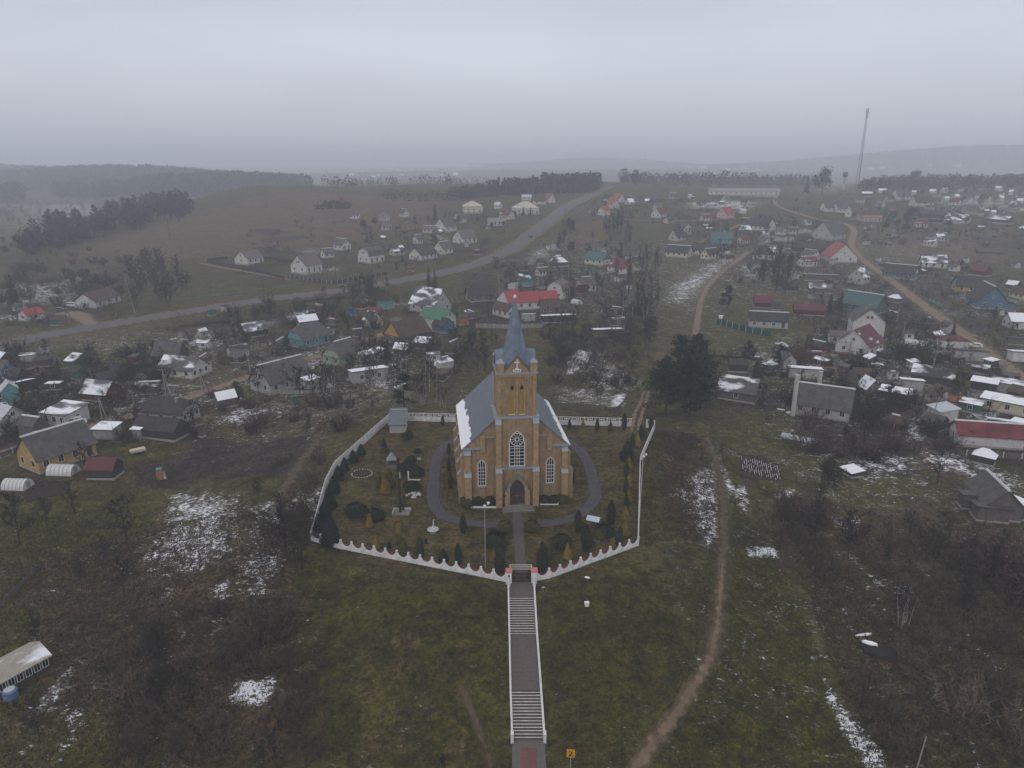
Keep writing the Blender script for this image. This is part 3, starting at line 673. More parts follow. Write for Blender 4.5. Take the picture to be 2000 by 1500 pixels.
# spire, gables, corner turrets
zs, ztip = 22.98, 34.3; cy = (TY + .35 + 5.2) / 2
m = MB(); n = 8; r0 = 3.05 / math.cos(math.pi / 8) * .96
prof = [(2.9, zs + .1), (2.32, zs + 1.5), (1.17, zs + 6.3), (.13, ztip)]
rings = [[m.pt((r * math.cos(math.pi / 8 + 2 * math.pi * i / n), cy + r * math.sin(math.pi / 8 + 2 * math.pi * i / n), z)) for i in range(n)] for r, z in prof]
for a, b_ in zip(rings, rings[1:]):
    for i in range(n): j = (i + 1) % n; m.poly((a[i], a[j], b_[j], b_[i]), spire_m)
m.poly(rings[-1], spire_m); sp_o = m.build('spire', church)
m = MB(); m.lathe([(.05, ztip - .1), (.22, ztip + .1), (.27, ztip + .3), (.2, ztip + .5), (.03, ztip + .62)], mat('pale_ball', (.6, .6, .62), .5, .1), 10, (0, cy)); m.build('finial', sp_o)
for q in range(4):
    X = Matrix.Translation((0, cy, 0)) @ Matrix.Rotation(R(90) * q, 4, 'Z'); hb = (5.2 - TY - .35) / 2 + .12
    g = MB(); g.X = X; g.prism([(-2.05, zs), (2.05, zs), (0, zs + 2.75)], -hb, -hb + .4, brick); go = g.build('gable', church)
    r_ = MB(); r_.X = X
    for s in (-1, 1):
        p0, p1 = (s * 2.35, zs - .05), (0, zs + 3.05)
        f = [(p0[0], -hb - .18, p0[1]), (p1[0], -hb - .18, p1[1]), (p1[0], -.6, p1[1] + .4), (p0[0], -2.1, p0[1] + .1)]
        g2 = [(a, b2, c - .14) for a, b2, c in f]
        r_.face(f if s > 0 else f[::-1], spire_m); r_.face(g2[::-1] if s > 0 else g2, spire_m); r_.face([f[0], f[1], g2[1], g2[0]], spire_m)
    r_.build('gable_roof', church)
    # corner turret
    X2 = Matrix.Translation((0, cy, 0)) @ Matrix.Rotation(R(90) * q, 4, 'Z'); t_ = MB(); t_.X = X2; c = 2.62
    t_.box(-c - .55, -c + .55, -c - .62, -c + .5, zs, zs + 1.5, brick2); to = t_.build('turret', church)
    t_ = MB(); t_.X = X2 @ Matrix.Translation((-c, -c - .06, 0)); t_.box(-.64, .64, -.64, .64, zs + 1.5, zs + 1.64, zinc2)
    pk = (0, 0, zs + 2.25); bs = [(-.62, -.62, zs + 1.64), (.62, -.62, zs + 1.64), (.62, .62, zs + 1.64), (-.62, .62, zs + 1.64)]
    for i in range(4): t_.face([bs[i], bs[(i + 1) % 4], pk], zinc2)
    t_.build('cap', to)
    if q == 0:
        y = -hb - .06; cr_ = MB(); cr_.X = X
        cr_.box(-.09, .09, y - .1, y, zs + .75, zs + 2.15, white_p); cr_.box(-.4, .4, y - .1, y, zs + 1.6, zs + 1.76, white_p); cr_.box(-.26, .26, y - .12, y, zs + .55, zs + .75, white_p)
        cr_.build('cross', church)
        pl = MB(); pl.X = X; pl.box(-.62, .62, y - .14, y, zs + .1, zs + .55, white_p); po = pl.build('plaque', church)
        for i in range(4):
            e = MB(); e.X = X; x = -.38 + i * .25
            e.box(x - .07, x + .07, y - .15, y - .14, zs + .2, zs + .45, dark_r); e.build('numeral', po)
# snow caught in the valley of the roof beside the tower
# ------------------------------------------------------------------ things standing in the churchyard
def wpt(px, py): g = G(px, py); return g
# shed with a grey roof in the back corner
g = G(777, 846)
sh = thing('garden_shed', 'small shed with a plain blue-grey pitched roof in the back corner of the yard', 'shed', g, R(4))
m = MB(); m.box(-1.7, 1.7, 0, 4.6, -.3, 2.1, grey_w); m.build('wall', sh)
m = MB(); m.face([(-1.95, -.35, 2.0), (1.95, -.35, 2.0), (1.95, 4.9, 4.0), (-1.95, 4.9, 4.0)], zinc); m.face([(-1.95, -.35, 1.86), (-1.95, 4.9, 3.86), (1.95, 4.9, 3.86), (1.95, -.35, 1.86)], zinc)
m.face([(-1.95, -.35, 1.86), (1.95, -.35, 1.86), (1.95, -.35, 2.0), (-1.95, -.35, 2.0)], zinc); m.face([(1.95, -.35, 1.86), (1.95, 4.9, 3.86), (1.95, 4.9, 4.0), (1.95, -.35, 2.0)], zinc); m.face([(-1.95, -.35, 1.86), (-1.95, -.35, 2.0), (-1.95, 4.9, 4.0), (-1.95, 4.9, 3.86)], zinc)
m.build('roof', sh)
m = MB(); m.prism([(-1.7, 2.1), (1.7, 2.1), (1.7, 3.85), (-1.7, 3.85)], 4.3, 4.6, grey_w); m.build('back_wall', sh)
# little shrine with a gabled roof
g = G(766, 913)
sh = thing('shrine', 'little wayside shrine with a pale blue gabled roof on the lawn', 'shrine', g, R(12))
m = MB(); m.box(-.75, .75, -.6, .6, -.2, .35, stone); m.build('base', sh)
m = MB()
for x in (-.6, .6):
    for y in (-.45, .45): m.box(x - .07, x + .07, y - .07, y + .07, .35, 1.7, wood_w)
m.box(-.6, .6, .38, .45, .35, 1.7, wood_w); m.build('frame', sh)
m = MB(); m.face([(-.95, -.8, 1.55), (0, -.8, 2.9), (0, .8, 2.9), (-.95, .8, 1.55)], zinc2); m.face([(0, -.8, 2.9), (.95, -.8, 1.55), (.95, .8, 1.55), (0, .8, 2.9)], zinc2); m.prism([(-.8, 1.7), (.8, 1.7), (0, 2.75)], -.7, -.6, pale_r); m.build('roof', sh)
# tall dark wooden cross in a square bed
g = G(785, 1002)
bd = thing('stone_flower_bed', 'low grey square bed edged with slabs under the dark wooden cross', 'flower bed', g, 0)
m = MB(); m.box(-1.45, 1.35, -.9, .9, -.2, .16, stone); m.build('slab', bd)
m = MB(); m.box(-1.5, 1.4, .9, 1.02, -.2, .5, concrete); m.box(-1.5, -1.38, -.9, .9, -.2, .42, concrete); m.build('edge', bd)
cx_ = thing('wooden_cross', 'tall thin dark wooden cross on the lawn left of the church', 'cross', (g.x - .25, g.y, g.z + .1))
m = MB(); m.box(-.14, .14, -.14, .14, -.1, 9.6, mat('dark_timber', (.030, .022, .018), .9, .3, 2)); m.build('post', cx_)
m = MB(); m.box(-1.25, 1.25, -.13, .13, 6.9, 7.15, MATS['dark_timber']); m.build('crossbar', cx_); cx_.rotation_euler.z = R(75)
m = MB(); m.box(-.1, .1, -.3, -.15, 6.2, 7.2, concrete); m.build('figure', cx_)
# white L-shaped memorial, name board, statue, fountain bowl, crucifix, info board
g = G(798, 938)
o = thing('white_memorial', 'white angled memorial of a thin pillar and low kerb beside the round bush', 'memorial', g, 0)
m = MB(); m.box(-.12, .12, -.1, .1, -.2, 1.75, white_p); m.build('pillar', o)
m = MB(); m.box(.12, 2.1, -.1, .1, -.2, .18, white_p); m.build('kerb', o)
g = G(816, 901)
o = thing('letter_sign', 'low white lettering board standing in the lawn near the path', 'sign', g, 0)
m = MB(); m.box(-.65, .65, -.04, .04, .25, .75, mat('pale_grey_board', (.34, .34, .34), .8, .1)); m.build('board', o)
m = MB()
for i in range(5): m.box(-.52 + i * .24, -.38 + i * .24, -.055, -.042, .36, .64, white_p)
m.build('lettering', o)
m = MB(); m.box(-.55, -.48, -.03, .03, -.2, .25, wood_w); m.box(.48, .55, -.03, .03, -.2, .25, wood_w); m.build('legs', o)
def statue(name, label, px, py, h, ped):
    g = G(px, py); o = thing(name, label, 'statue', g)
    m = MB(); m.box(-.38, .38, -.38, .38, -.2, ped * .25, concrete); m.box(-.27, .27, -.27, .27, ped * .25, ped, concrete); m.build('pedestal', o)
    m = MB(); m.lathe([(.26, ped), (.27, ped + .1 * h), (.2, ped + .45 * h), (.25, ped + .68 * h), (.17, ped + .8 * h), (.07, ped + .84 * h), (.11, ped + .9 * h), (.1, ped + .97 * h), (.03, ped + h)], mat('statue_paint', (.50, .47, .40), .7, .15), 10); m.build('figure', o)
    m = MB(); m.tube((-.2, -.05, ped + .72 * h), (-.04, -.24, ped + .56 * h), .06, .05, MATS['statue_paint']); m.tube((.2, -.05, ped + .72 * h), (.04, -.24, ped + .56 * h), .06, .05, MATS['statue_paint']); m.build('arms', o)
statue('saint_statue', 'cream robed statue on a pedestal beside the church front', 941, 973, 1.6, 1.5)
m = MB(); cg = G(948, 992)
o = thing('planting_kerb', 'low white kerb around the planting in front of the statue', 'kerb', (cg.x, cg.y, cg.z))
for nm, a in (('front_kerb', (-2.3, 2.4, -.1, .1)), ('side_kerb', (-2.5, -2.3, -.1, 1.4)), ('end_kerb', (2.4, 2.6, -.1, .5))):
    m = MB(); m.box(*a, -.2, .25, white_p); m.build(nm, o)
cg = G(1072, 986)
o = thing('planting_kerb', 'thin white kerb around the planting under the crucifix', 'kerb', (cg.x, cg.y, cg.z))
for nm, a in (('front_kerb', (-1.5, 1.5, -.06, .06)), ('side_kerb', (1.5, 1.62, -.06, 1.2))):
    m = MB(); m.box(*a, -.2, .16, white_p); m.build(nm, o)
g = G(1074, 973)
o = thing('crucifix', 'slim dark crucifix with a white figure before the church wall', 'crucifix', g)
m = MB(); m.box(-.08, .08, -.08, .08, -.1, 3.9, door_m); m.build('post', o)
m = MB(); m.box(-.65, .65, -.06, .06, 3.3, 3.44, door_m); m.build('crossbar', o)
m = MB(); m.tube((0, -.12, 2.35), (0, -.14, 3.2), .09, .15, white_p); m.tube((0, -.14, 3.2), (-.6, -.1, 3.42), .06, .05, white_p); m.tube((0, -.14, 3.2), (.6, -.1, 3.42), .06, .05, white_p); m.lathe([(.02, 3.28), (.11, 3.38), (.1, 3.5), (.02, 3.58)], white_p, 8, (0, -.16)); m.build('figure', o)
g = G(846, 1040)
o = thing('stone_fountain', 'pale concrete bowl with a small upright spout on the lawn', 'fountain', g)
m = MB(); m.lathe([(.55, -.2), (.5, .1), (.85, .45), (.9, .6), (.78, .6), (.7, .45)], concrete, 16); m.build('bowl', o)
m = MB(); m.tube((0, .1, .4), (.1, .1, 2.2), .14, .05, white_p); m.build('spout', o)
g = G(1159, 1032)
o = thing('information_board', 'information board under a pale blue gabled canopy near the yard corner', 'notice board', g, R(-25))
m = MB(); m.box(-.5, -.4, -.05, .05, -.2, 1.75, wood_w); m.box(.4, .5, -.05, .05, -.2, 1.75, wood_w); m.build('posts', o)
m = MB(); m.box(-.4, .4, -.03, .03, .7, 1.6, wood_w); m.build('panel', o)
m = MB(); m.face([(-1.05, -.75, 1.6), (1.05, -.75, 1.6), (1.05, 0, 2.15), (-1.05, 0, 2.15)], mat('light_blue_sheet', (.42, .50, .58), .5, .1)); m.face([(-1.05, 0, 2.15), (1.05, 0, 2.15), (1.05, .75, 1.6), (-1.05, .75, 1.6)], MATS['light_blue_sheet']); m.face([(-1.05, -.75, 1.57), (-1.05, .75, 1.57), (1.05, .75, 1.57), (1.05, -.75, 1.57)], wood_w); m.build('canopy', o)
def rocks(name, label, px, py, r, n, seed, mt, z=.3):
    rr = random.Random(seed); g = G(px, py); o = thing(name, label, 'rocks', g)
    for i in range(n):
        a, d = rr.uniform(0, 6.28), r * math.sqrt(rr.random()); s = rr.uniform(.14, .36)
        m = MB(); m.X = Matrix.Translation((d * math.cos(a) * 1.3, d * math.sin(a), .02)) @ Matrix.Rotation(rr.uniform(0, 6), 4, 'Z')
        pr = [(s * rr.uniform(.7, 1), -.15), (s * rr.uniform(.85, 1.1), s * .3), (s * rr.uniform(.4, .7), s * .8), (.03, s * rr.uniform(.85, 1.1))]
        m.lathe(pr, mt, 7); m.build('stone', o)
rocks('rockery', 'heap of pale stones beside the flat bush left of the loop path', 806, 968, 1.1, 14, 1, concrete)
rocks('rockery', 'rounded rockery of mixed stones between the dark bush and yellow shrub', 722, 1004, 1.6, 22, 2, stone)
rocks('rockery', 'low stones around the mound by the information board', 1182, 1052, 1.4, 14, 3, stone)
g = G(707, 925)
o = thing('flower_bed', 'round bare flower bed ringed with pale stones', 'flower bed', (g.x, g.y, g.z), 0)
m = MB(); m.lathe([(1.75, -.2), (1.7, .1), (.9, .2), (.05, .24)], mat('bed_soil', (.034, .022, .017), .95, .3, 2), 20); m.build('soil', o)
for i in range(22):
    a = 2 * math.pi * i / 22
    if rnd.random() < .85:
        m = MB(); m.X = Matrix.Translation((1.85 * math.cos(a), 1.85 * math.sin(a), 0)); s = rnd.uniform(.1, .17); m.lathe([(s, -.1), (s, .06), (.04, .15)], concrete, 6); m.build('edge_stone', o)
def lamp_post(label, px, py, top_px, head=True, m_=None, w=.11):
    g = G(px, py); h = (py - top_px) * mpp(g) / .92; o = thing('lamp_post', label, 'lamp post', g)
    m = MB(); m.tube((0, 0, -.4), (0, 0, h), w, w * .7, m_ or concrete, 8); m.build('pole', o)
    m = MB(); m.tube((0, 0, h - .15), (0, -.55, h + .15), .04, .04, concrete); m.tube((0, 0, h - .15), (.45, .25, h + .15), .04, .04, concrete); m.build('bracket', o)
    for p in ((0, -.6), (.5, .28)):
        m = MB(); m.lathe([(.1, h + .02), (.2, h + .12), (.2, h + .3), (.06, h + .4)], white_p, 8, p); m.build('lamp_head', o)
    m = MB(); m.box(-.45, .45, -.04, .04, h - .8, h - .7, wood_w); m.build('cross_arm', o)
    return o
lamp_post('tall concrete lamp post with two heads standing left of the church path', 948, 1108, 985, m_=mat('lamp_concrete', (.22, .215, .205), .9, .2, 2), w=.09)
lamp_post('slim pole with pale lamp head beside the right yard fence', 1249, 1010, 892, w=.08)

# ------------------------------------------------------------------ concrete fence round the yard
FG = 'concrete fence runs around the churchyard'
def fence(label, px, n, kind, h=1.55, name='concrete_fence', g0=None):
    P = [G(*p) for p in px]; o = thing(name, label, 'fence', P[0], 0, FG); base = P[0]
    seg = [(P[i], P[i + 1], (P[i + 1] - P[i]).length) for i in range(len(P) - 1)]; tot = sum(s[2] for s in seg)
    nodes = []
    for i in range(n + 1):
        d = tot * i / n
        for a, b, l in seg:
            if d <= l + 1e-6: q = a + (b - a) * (d / l); nodes.append(Vector((q.x, q.y, gz(q.x, q.y)))); break
            d -= l
    for i, q in enumerate(nodes):
        v = (nodes[min(i + 1, n)] - nodes[max(i - 1, 0)]); rz = math.atan2(v.y, v.x)
        m = MB(); m.X = Matrix.Translation(q - base) @ Matrix.Rotation(rz, 4, 'Z')
        if kind == 'scallop':
            m.box(-.10, .10, -.10, .10, -.4, h + .02, white_f); m.box(-.13, .13, -.13, .13, h - .12, h + .05, white_f)
        else: m.box(-.08, .08, -.09, .09, -.4, h + .05, white_f)
        m.build('post', o)
    for a, b in zip(nodes, nodes[1:]):
        v = b - a; l = math.hypot(v.x, v.y); rz = math.atan2(v.y, v.x); dz = v.z
        m = MB(); m.X = Matrix.Translation(a - base) @ Matrix.Rotation(rz, 4, 'Z')
        sh = Matrix.Identity(4); sh[2][0] = dz / l; m.X = m.X @ sh
        if kind == 'scallop':
            pts = [(.1, -.4), (l - .1, -.4), (l - .1, h - .1)]
            k_ = 12
            for j in range(k_ + 1):
                s = 1 - j / k_; x = .1 + (l - .2) * s; e = abs(2 * s - 1); pts.append((x, h * .42 + h * .52 * e ** 2.6))
            m.prism(pts[:2] + pts[3:], -.04, .04, white_f)
            m.box(.15, l - .15, -.055, -.04, .15, .42, white_f)
        else:
            m.box(.08, l - .08, -.04, .04, -.4, h * .58, white_f)
            m.box(.08, l - .08, -.04, .04, h * .94, h, white_f)
            for j in range(5):
                x = .08 + (l - .16) * (j + .5) / 5; m.box(x - .05, x + .05, -.035, .035, h * .58, h * .94, white_f)
            m.box(l * .25, l * .75, -.038, .038, h * .72, h * .80, white_f)
        m.build('panel', o)
    return o
white_f = mat('whitewashed_concrete', (.60, .60, .61), .8, .24, 1.1)
fence('scalloped white concrete fence panels from the left corner to the gate', [(609, 1056), (655, 1070), (989, 1137)], 17, 'scallop')
fence('scalloped white concrete fence rising from the gate to the right corner', [(1048, 1134), (1075, 1129), (1246, 1066)], 10, 'scallop')
fence('white lattice-topped fence along the left side of the churchyard', [(609, 1056), (637, 952), (655, 917), (762, 821)], 32, 'lattice', 1.7)
fence('white lattice-topped fence behind the grey shed and church', [(762, 821), (1232, 833)], 21, 'lattice', 1.9)
fence('thin pale fence along the right side of the yard seen edge-on', [(1246, 1066), (1250, 905), (1278, 839)], 30, 'lattice', 1.6)
fence('short white fence stub beside the open back gateway', [(1262, 835), (1278, 838)], 1, 'lattice', 1.9)
bedm = road_mat('red_brown_mulch', (.105, .036, .022), .25, .1, 1.5)
def inset(px, d):
    P = [np.array(G(*p)[:2]) for p in px]; c = np.array([0., 115.]); return [p + (c - p) / np.linalg.norm(c - p) * d for p in P]
strip('flower_strip', inset([(640, 1066), (800, 1098), (989, 1136)], .95), 1.6, bedm, .10, world=True)
strip('flower_strip', inset([(1052, 1133), (1075, 1128), (1160, 1098), (1244, 1067)], .95), 1.6, bedm, .10, world=True)
# gateway: two posts with pink caps, a dark iron gate, a white barrier rail behind
pinkc = mat('pink_paint', (.50, .15, .17), .7, .1)
iron = mat('black_iron', (.012, .012, .014), .6, .1)
gl, gr = G(994, 1137), G(1043, 1136)
for p, s in ((gl, 'left'), (gr, 'right')):
    o = thing('gate_post', 'white gate post with pink cap on the %s of the iron gate' % s, 'gate post', p)
    m = MB(); m.box(-.38, .38, -.42, .42, -.6, 1.75, white_p); m.build('pillar', o)
    m = MB(); m.box(-.46, .46, -.5, .5, 1.75, 1.92, pinkc); m.build('cap', o)
    if s == 'left': m = MB(); m.box(-.12, .12, -.45, -.42, 1.1, 1.35, iron); m.build('letter_plate', o)
    m = MB(); m.prism([(-.2, -.9), (.2, -.9), (.2, .2), (-.2, .9)] if s == 'left' else [(-.2, -.9), (.2, -.9), (.2, .9), (-.2, .2)], -1.1, -.42, white_p); m.build('buttress', o)
gw = (gr - gl).x - .8
o = thing('iron_gate', 'dark two-leaf iron gate at the head of the stairs', 'gate', (gl.x + .4, gl.y - .05, gl.z))
for k_ in range(2):
    x0 = .03 + k_ * gw / 2; x1 = x0 + gw / 2 - .05
    m = MB(); m.box(x0, x0 + .07, -.03, .03, .05, 1.5, iron); m.box(x1 - .07, x1, -.03, .03, .05, 1.5, iron); m.box(x0, x1, -.025, .025, .1, .2, iron); m.box(x0, x1, -.025, .025, 1.36, 1.45, iron); m.box(x0, x1, -.025, .025, .72, .78, iron)
    for j in range(10): x = x0 + (x1 - x0) * (j + .5) / 10; m.tube((x, 0, .15), (x, 0, 1.42), .03, .03, iron, 5)
    m.build('gate_leaf', o)
a, b = G(996, 1117), G(1038, 1117)
o = thing('barrier_rail', 'white three-bar railing across the path just inside the gate', 'railing', a)
l = (b - a).x
for x in (0, l): m = MB(); m.tube((x, 0, -.2), (x, 0, 1.15), .06, .06, white_p); m.tube((x, 0, 1.12), (x, -1.5, 1.12), .045, .045, white_p); m.build('post', o)
for z in (.45, .8, 1.12): m = MB(); m.tube((0, 0, z), (l, 0, z), .05, .05, white_p); m.build('rail', o)

# ------------------------------------------------------------------ the long stairs
riser = mat('stair_nosing', (.46, .45, .43), .85, .3, 1.6)
st = thing('outdoor_stairs', 'long straight stairs with white-edged steps and white railings below the gate', 'stairs', (0, 0, 0))
def sc_at(y): return np.array([np.interp(y, [p[1] for p in STP[::-1]], [p[0] for p in STP[::-1]]), y, np.interp(y, [p[1] for p in STP[::-1]], [p[2] for p in STP[::-1]])])
SW = 1.62
def flight(p, q, n):
    for i in range(n):
        a = p + (q - p) * (i / n); b = p + (q - p) * ((i + 1) / n); z = a[2]
        m = MB(); dx = b[0] - a[0]
        m.box(a[0] - SW, a[0] + SW, b[1] + .13, a[1], z - .9, z - .005, paver)
        m.box(a[0] - SW, a[0] + SW, b[1], b[1] + .13, z - .9, z, paver, riser)
        m.build('step', st)
flight(STP[1], STP[2], 15); flight(STP[3], STP[4], 15)
def slab(p, q, name, mt, w=SW, th=.5, up=0):
    m = MB(); a = [(p[0] - w, p[1], p[2] + up), (p[0] + w, p[1], p[2] + up), (q[0] + w, q[1], q[2] + up), (q[0] - w, q[1], q[2] + up)]
    m.face([a[3], a[2], a[1], a[0]], mt); b = [(x, y, z - th) for x, y, z in a]
    for i in range(4): j = (i + 1) % 4; m.face([a[i], a[j], b[j], b[i]], mt)
    return m.build(name, st)
slab(STP[0] + np.array([0, .6, 0]), STP[1], 'landing', paver); slab(STP[2], STP[3] + np.array([0, .0, .12]), 'landing', paver)
redt = mat('red_paving', (.135, .062, .055), .9, .15, 3); gryt = mat('grey_paving', (.105, .098, .09), .9, .15, 3)
e0, e1 = STP[4] + np.array([0, 0, -.10]), np.array([sc_at(STP[5][1])[0], STP[5][1] - 3, -5.0])
slab(e0, e1, 'paving', gryt, SW + .15); m = slab(e0 + np.array([0, -1.2, 0]), e1, 'paving', redt, .85, .1, .015); m['label'] = 'red centre strip of the pavement'
for s in (-1, 1):
    # stringer, rails, posts
    m = MB()
    pts = [STP[0], STP[1], STP[2], STP[3], STP[4]]
    for a, b in zip(pts, pts[1:]):
        x0, x1 = a[0] + s * (SW + .12), b[0] + s * (SW + .12)
        q0 = [(x0 - .11, a[1], a[2] + .14), (x0 + .11, a[1], a[2] + .14), (x1 + .11, b[1], b[2] + .14), (x1 - .11, b[1], b[2] + .14)]
        m.face(q0[::-1], white_p); q1 = [(x, y, z - 1.1) for x, y, z in q0]
        for i in range(4): j = (i + 1) % 4; m.face([q0[i], q0[j], q1[j], q1[i]], white_p)
    m.build('stringer', st)
    for z, r_ in ((1.0, .055), (.58, .04)):
        m = MB()
        for a, b in zip(pts, pts[1:]): m.tube((a[0] + s * (SW + .14), a[1], a[2] + z), (b[0] + s * (SW + .14), b[1], b[2] + z), r_, r_, white_p, 6)
        m.build('handrail', st)
    n = 14
    for i in range(n + 1):
        q = sc_at(STP[0][1] - .6 + (STP[4][1] - STP[0][1] + .6) * i / n)
        pm = pinkc if i in (5, 8, 10, 13) else white_p
        m = MB(); m.tube((q[0] + s * (SW + .14), q[1], q[2] - .3), (q[0] + s * (SW + .14), q[1], q[2] + 1.02), .05, .05, pm, 6); m.build('railing_post', st)
    q = STP[4]; m = MB(); m.box(q[0] + s * (SW + .14) - .16, q[0] + s * (SW + .14) + .16, q[1] - .5, q[1] + .2, q[2] - .6, q[2] + 1.0, white_p); m.build('end_post', st)
# ------------------------------------------------------------------ houses, sheds and barns of the village
FOOT = []; NB = []
def clear(p, m=1.0):
    for x, y, r_ in FOOT:
        if (p.x - x) ** 2 + (p.y - y) ** 2 < (r_ * .8 + m) ** 2: return False
    for P, w in ROADS:
        if np.min(np.hypot(P[:, 0] - p.x, P[:, 1] - p.y)) < (w if np.ndim(w) == 0 else max(w)) * .5 + 1.2: return False
    return True
import re
def short(l):
    q = re.split(r' (?:with|behind|beside|by|on|under|left|right|above|below|in|of|at|whose|below|hidden|seen|before|between|cut|near|just|directly|high|half|among|closest|alone|hugging|peeping|standing|parked|peeking|lowest|into|around|across) ', l + ' ')[0].strip(); return ' '.join(q.split()[:7])
                                                   # footprints, so that trees keep clear of them
def add_window(parent, X, x, z, w, h, near, door=False):
    f = MB(); f.X = X; t = .09
    fm = white_p if not door else door_m
    f.box(x - w / 2 - t, x + w / 2 + t, -.05, .0, z - t, z + h + t, fm)
    if not near:
        f.box(x - w / 2, x + w / 2, -.065, -.05, z, z + h, glass if not door else door_m); f.build('door' if door else 'window', parent); return
    o = f.build('door' if door else 'window', parent)
    g = MB(); g.X = X
    if door: g.box(x - w / 2 + .05, x + w / 2 - .05, -.07, -.05, z, z + h - .05, dark_w); g.build('door_leaf', o); return
    g.box(x - w / 2, x - .03, -.065, -.05, z, z + h, glass); g.box(x + .03, x + w / 2, -.065, -.05, z, z + h, glass); g.build('pane', o)
def house(px, py, s, asp, g, h, k, roof, wall, rm, label, win=(3, 2, 1), cat='house', chim=0, ridge=False, name=None, gablem=None, porch=None, gdoor=None, base=None, ov=.45, group=None, two=False):
    p0 = G(px, py); az = math.atan((px - 1000) / F)
    for _ in range(2):
        w_ = s * mpp(p0) * 1.0
        a = math.atan2(abs(g) * asp, max(1 - abs(g), 1e-3)); 
        Wd = w_ / (asp * math.cos(a) + math.sin(a)); Ln = asp * Wd
        half = (Ln * math.sin(a) + Wd * math.cos(a)) / 2
    ang = (a if g >= 0 else math.pi - a) - az
    d = Vector((math.sin(az), math.cos(az), 0)); c = p0 + d * half * .92
    zs = [gz(c.x + math.cos(ang) * i * Ln / 2 - math.sin(ang) * j * Wd / 2, c.y + math.sin(ang) * i * Ln / 2 + math.cos(ang) * j * Wd / 2) for i in (-1, 1) for j in (-1, 1)]
    z0 = (max(zs) + sum(zs) / 4) / 2; dz = z0 - min(zs) + .3
    t = thing(name or ('house' if cat == 'house' else cat.replace(' ', '_')), label, cat, (c.x, c.y, z0), ang, group)
    FOOT.append((c.x, c.y, .5 * math.hypot(Ln, Wd))); NB.append((c.x, c.y, short(label)))
    l, w = Ln / 2, Wd / 2; near = p0.y < 330; rise = k * Wd
    m = MB(); gm_ = gablem or wall
    if roof in ('gable', 'gambrel'):
        if roof == 'gable': gp = [(-w, h), (w, h), (0, h + rise)]
        else: gp = [(-w, h), (w, h), (w * .78, h + rise * .62), (0, h + rise), (-w * .78, h + rise * .62)]
        m.box(-l, l, -w, w, -dz, h, wall)
        m.X = Matrix.Rotation(R(90), 4, 'Z')
        m.prism(gp, -l, l, gm_); m.X = Matrix.Identity(4)
    else: m.box(-l, l, -w, w, -dz, h, wall)
    m.build('wall', t)
    m = MB(); m.box(-l - .06, l + .06, -w - .06, w + .06, -dz, .35, base or plinth_m); m.build('plinth', t)
    r = MB(); th = .16
    if roof in ('gable', 'gambrel'):
        prof = [(-w - ov, h - ov * rise / w), (0, h + rise), (w + ov, h - ov * rise / w)]
        if roof == 'gambrel': prof = [(-w - .2, h - .4), (-w * .78, h + rise * .62), (0, h + rise), (w * .78, h + rise * .62), (w + .2, h - .4)]
        X = Matrix.Rotation(R(90), 4, 'Z'); r.X = X
        for (x0, q0), (x1, q1) in zip(prof, prof[1:]): r.prism([(x0, q0 + .02), (x1, q1 + .02), (x1, q1 + th), (x0, q0 + th)], -l - ov, l + ov, rm)
    elif roof in ('hip', 'half'):
        e = w * (.95 if roof == 'hip' else .42); zr = h + rise; zb = h - .08; L_, W_ = l + ov, w + ov
        if roof == 'half':
            zh = h + rise * .5; wh = W_ * .5
            A = [(-L_, -W_, zb), (L_, -W_, zb), (L_, -wh, zh), (l - e, 0, zr), (-l + e, 0, zr), (-L_, -wh, zh)]
            r.face(A, rm); r.face([(x, -y, z) for x, y, z in A][::-1], rm)
            for sx in (-1, 1):
                f = [(sx * L_, -wh, zh), (sx * L_, wh, zh), (sx * (l - e), 0, zr)]; r.face(f if sx > 0 else f[::-1], rm)
                f = [(sx * (l + .02), -w, h), (sx * (l + .02), w, h), (sx * (l + .02), wh, zh - .05), (sx * (l + .02), -wh, zh - .05)]; r.face(f if sx > 0 else f[::-1], gm_)
        else:
            e = min(e, l * .98)
            r.face([(-L_, -W_, zb), (L_, -W_, zb), (l - e, 0, zr), (-l + e, 0, zr)], rm); r.face([(L_, W_, zb), (-L_, W_, zb), (-l + e, 0, zr), (l - e, 0, zr)], rm)
            r.face([(L_, -W_, zb), (L_, W_, zb), (l - e, 0, zr)], rm); r.face([(-L_, W_, zb), (-L_, -W_, zb), (-l + e, 0, zr)], rm)
        r.face([(-L_, -W_, zb - .02), (-L_, W_, zb - .02), (L_, W_, zb - .02), (L_, -W_, zb - .02)], rm)
    elif roof == 'mono':
        q0, q1 = h + .05, h + .05 + rise
        m = MB(); m.X = Matrix.Rotation(R(90), 4, 'Z'); m.prism([(-w, h), (w, h), (-w, q1 - .02)], -l, l, gm_); m.build('upper_wall', t)
        r.X = Matrix.Rotation(R(90), 4, 'Z'); b = rise / Wd * .4
        r.prism([(-w - .4, q1 + b), (w + .4, q0 - b), (w + .4, q0 - b + th), (-w - .4, q1 + b + th)][::1], -l - .35, l + .35, rm)
    ro = r.build('roof', t)
    if ridge and roof in ('gable', 'hip', 'half', 'gambrel'):
        lr = l + ov if roof in ('gable', 'gambrel') else l - (w * .42 if roof == 'half' else min(w * .95, l * .98))
        q = MB(); q.X = Matrix.Rotation(R(90), 4, 'Z'); q.prism([(-.26, h + rise + .02), (.26, h + rise + .02), (.1, h + rise + .3), (-.1, h + rise + .3)], -lr - .02, lr + .02, ridge_m); q.build('ridge_cap', ro)
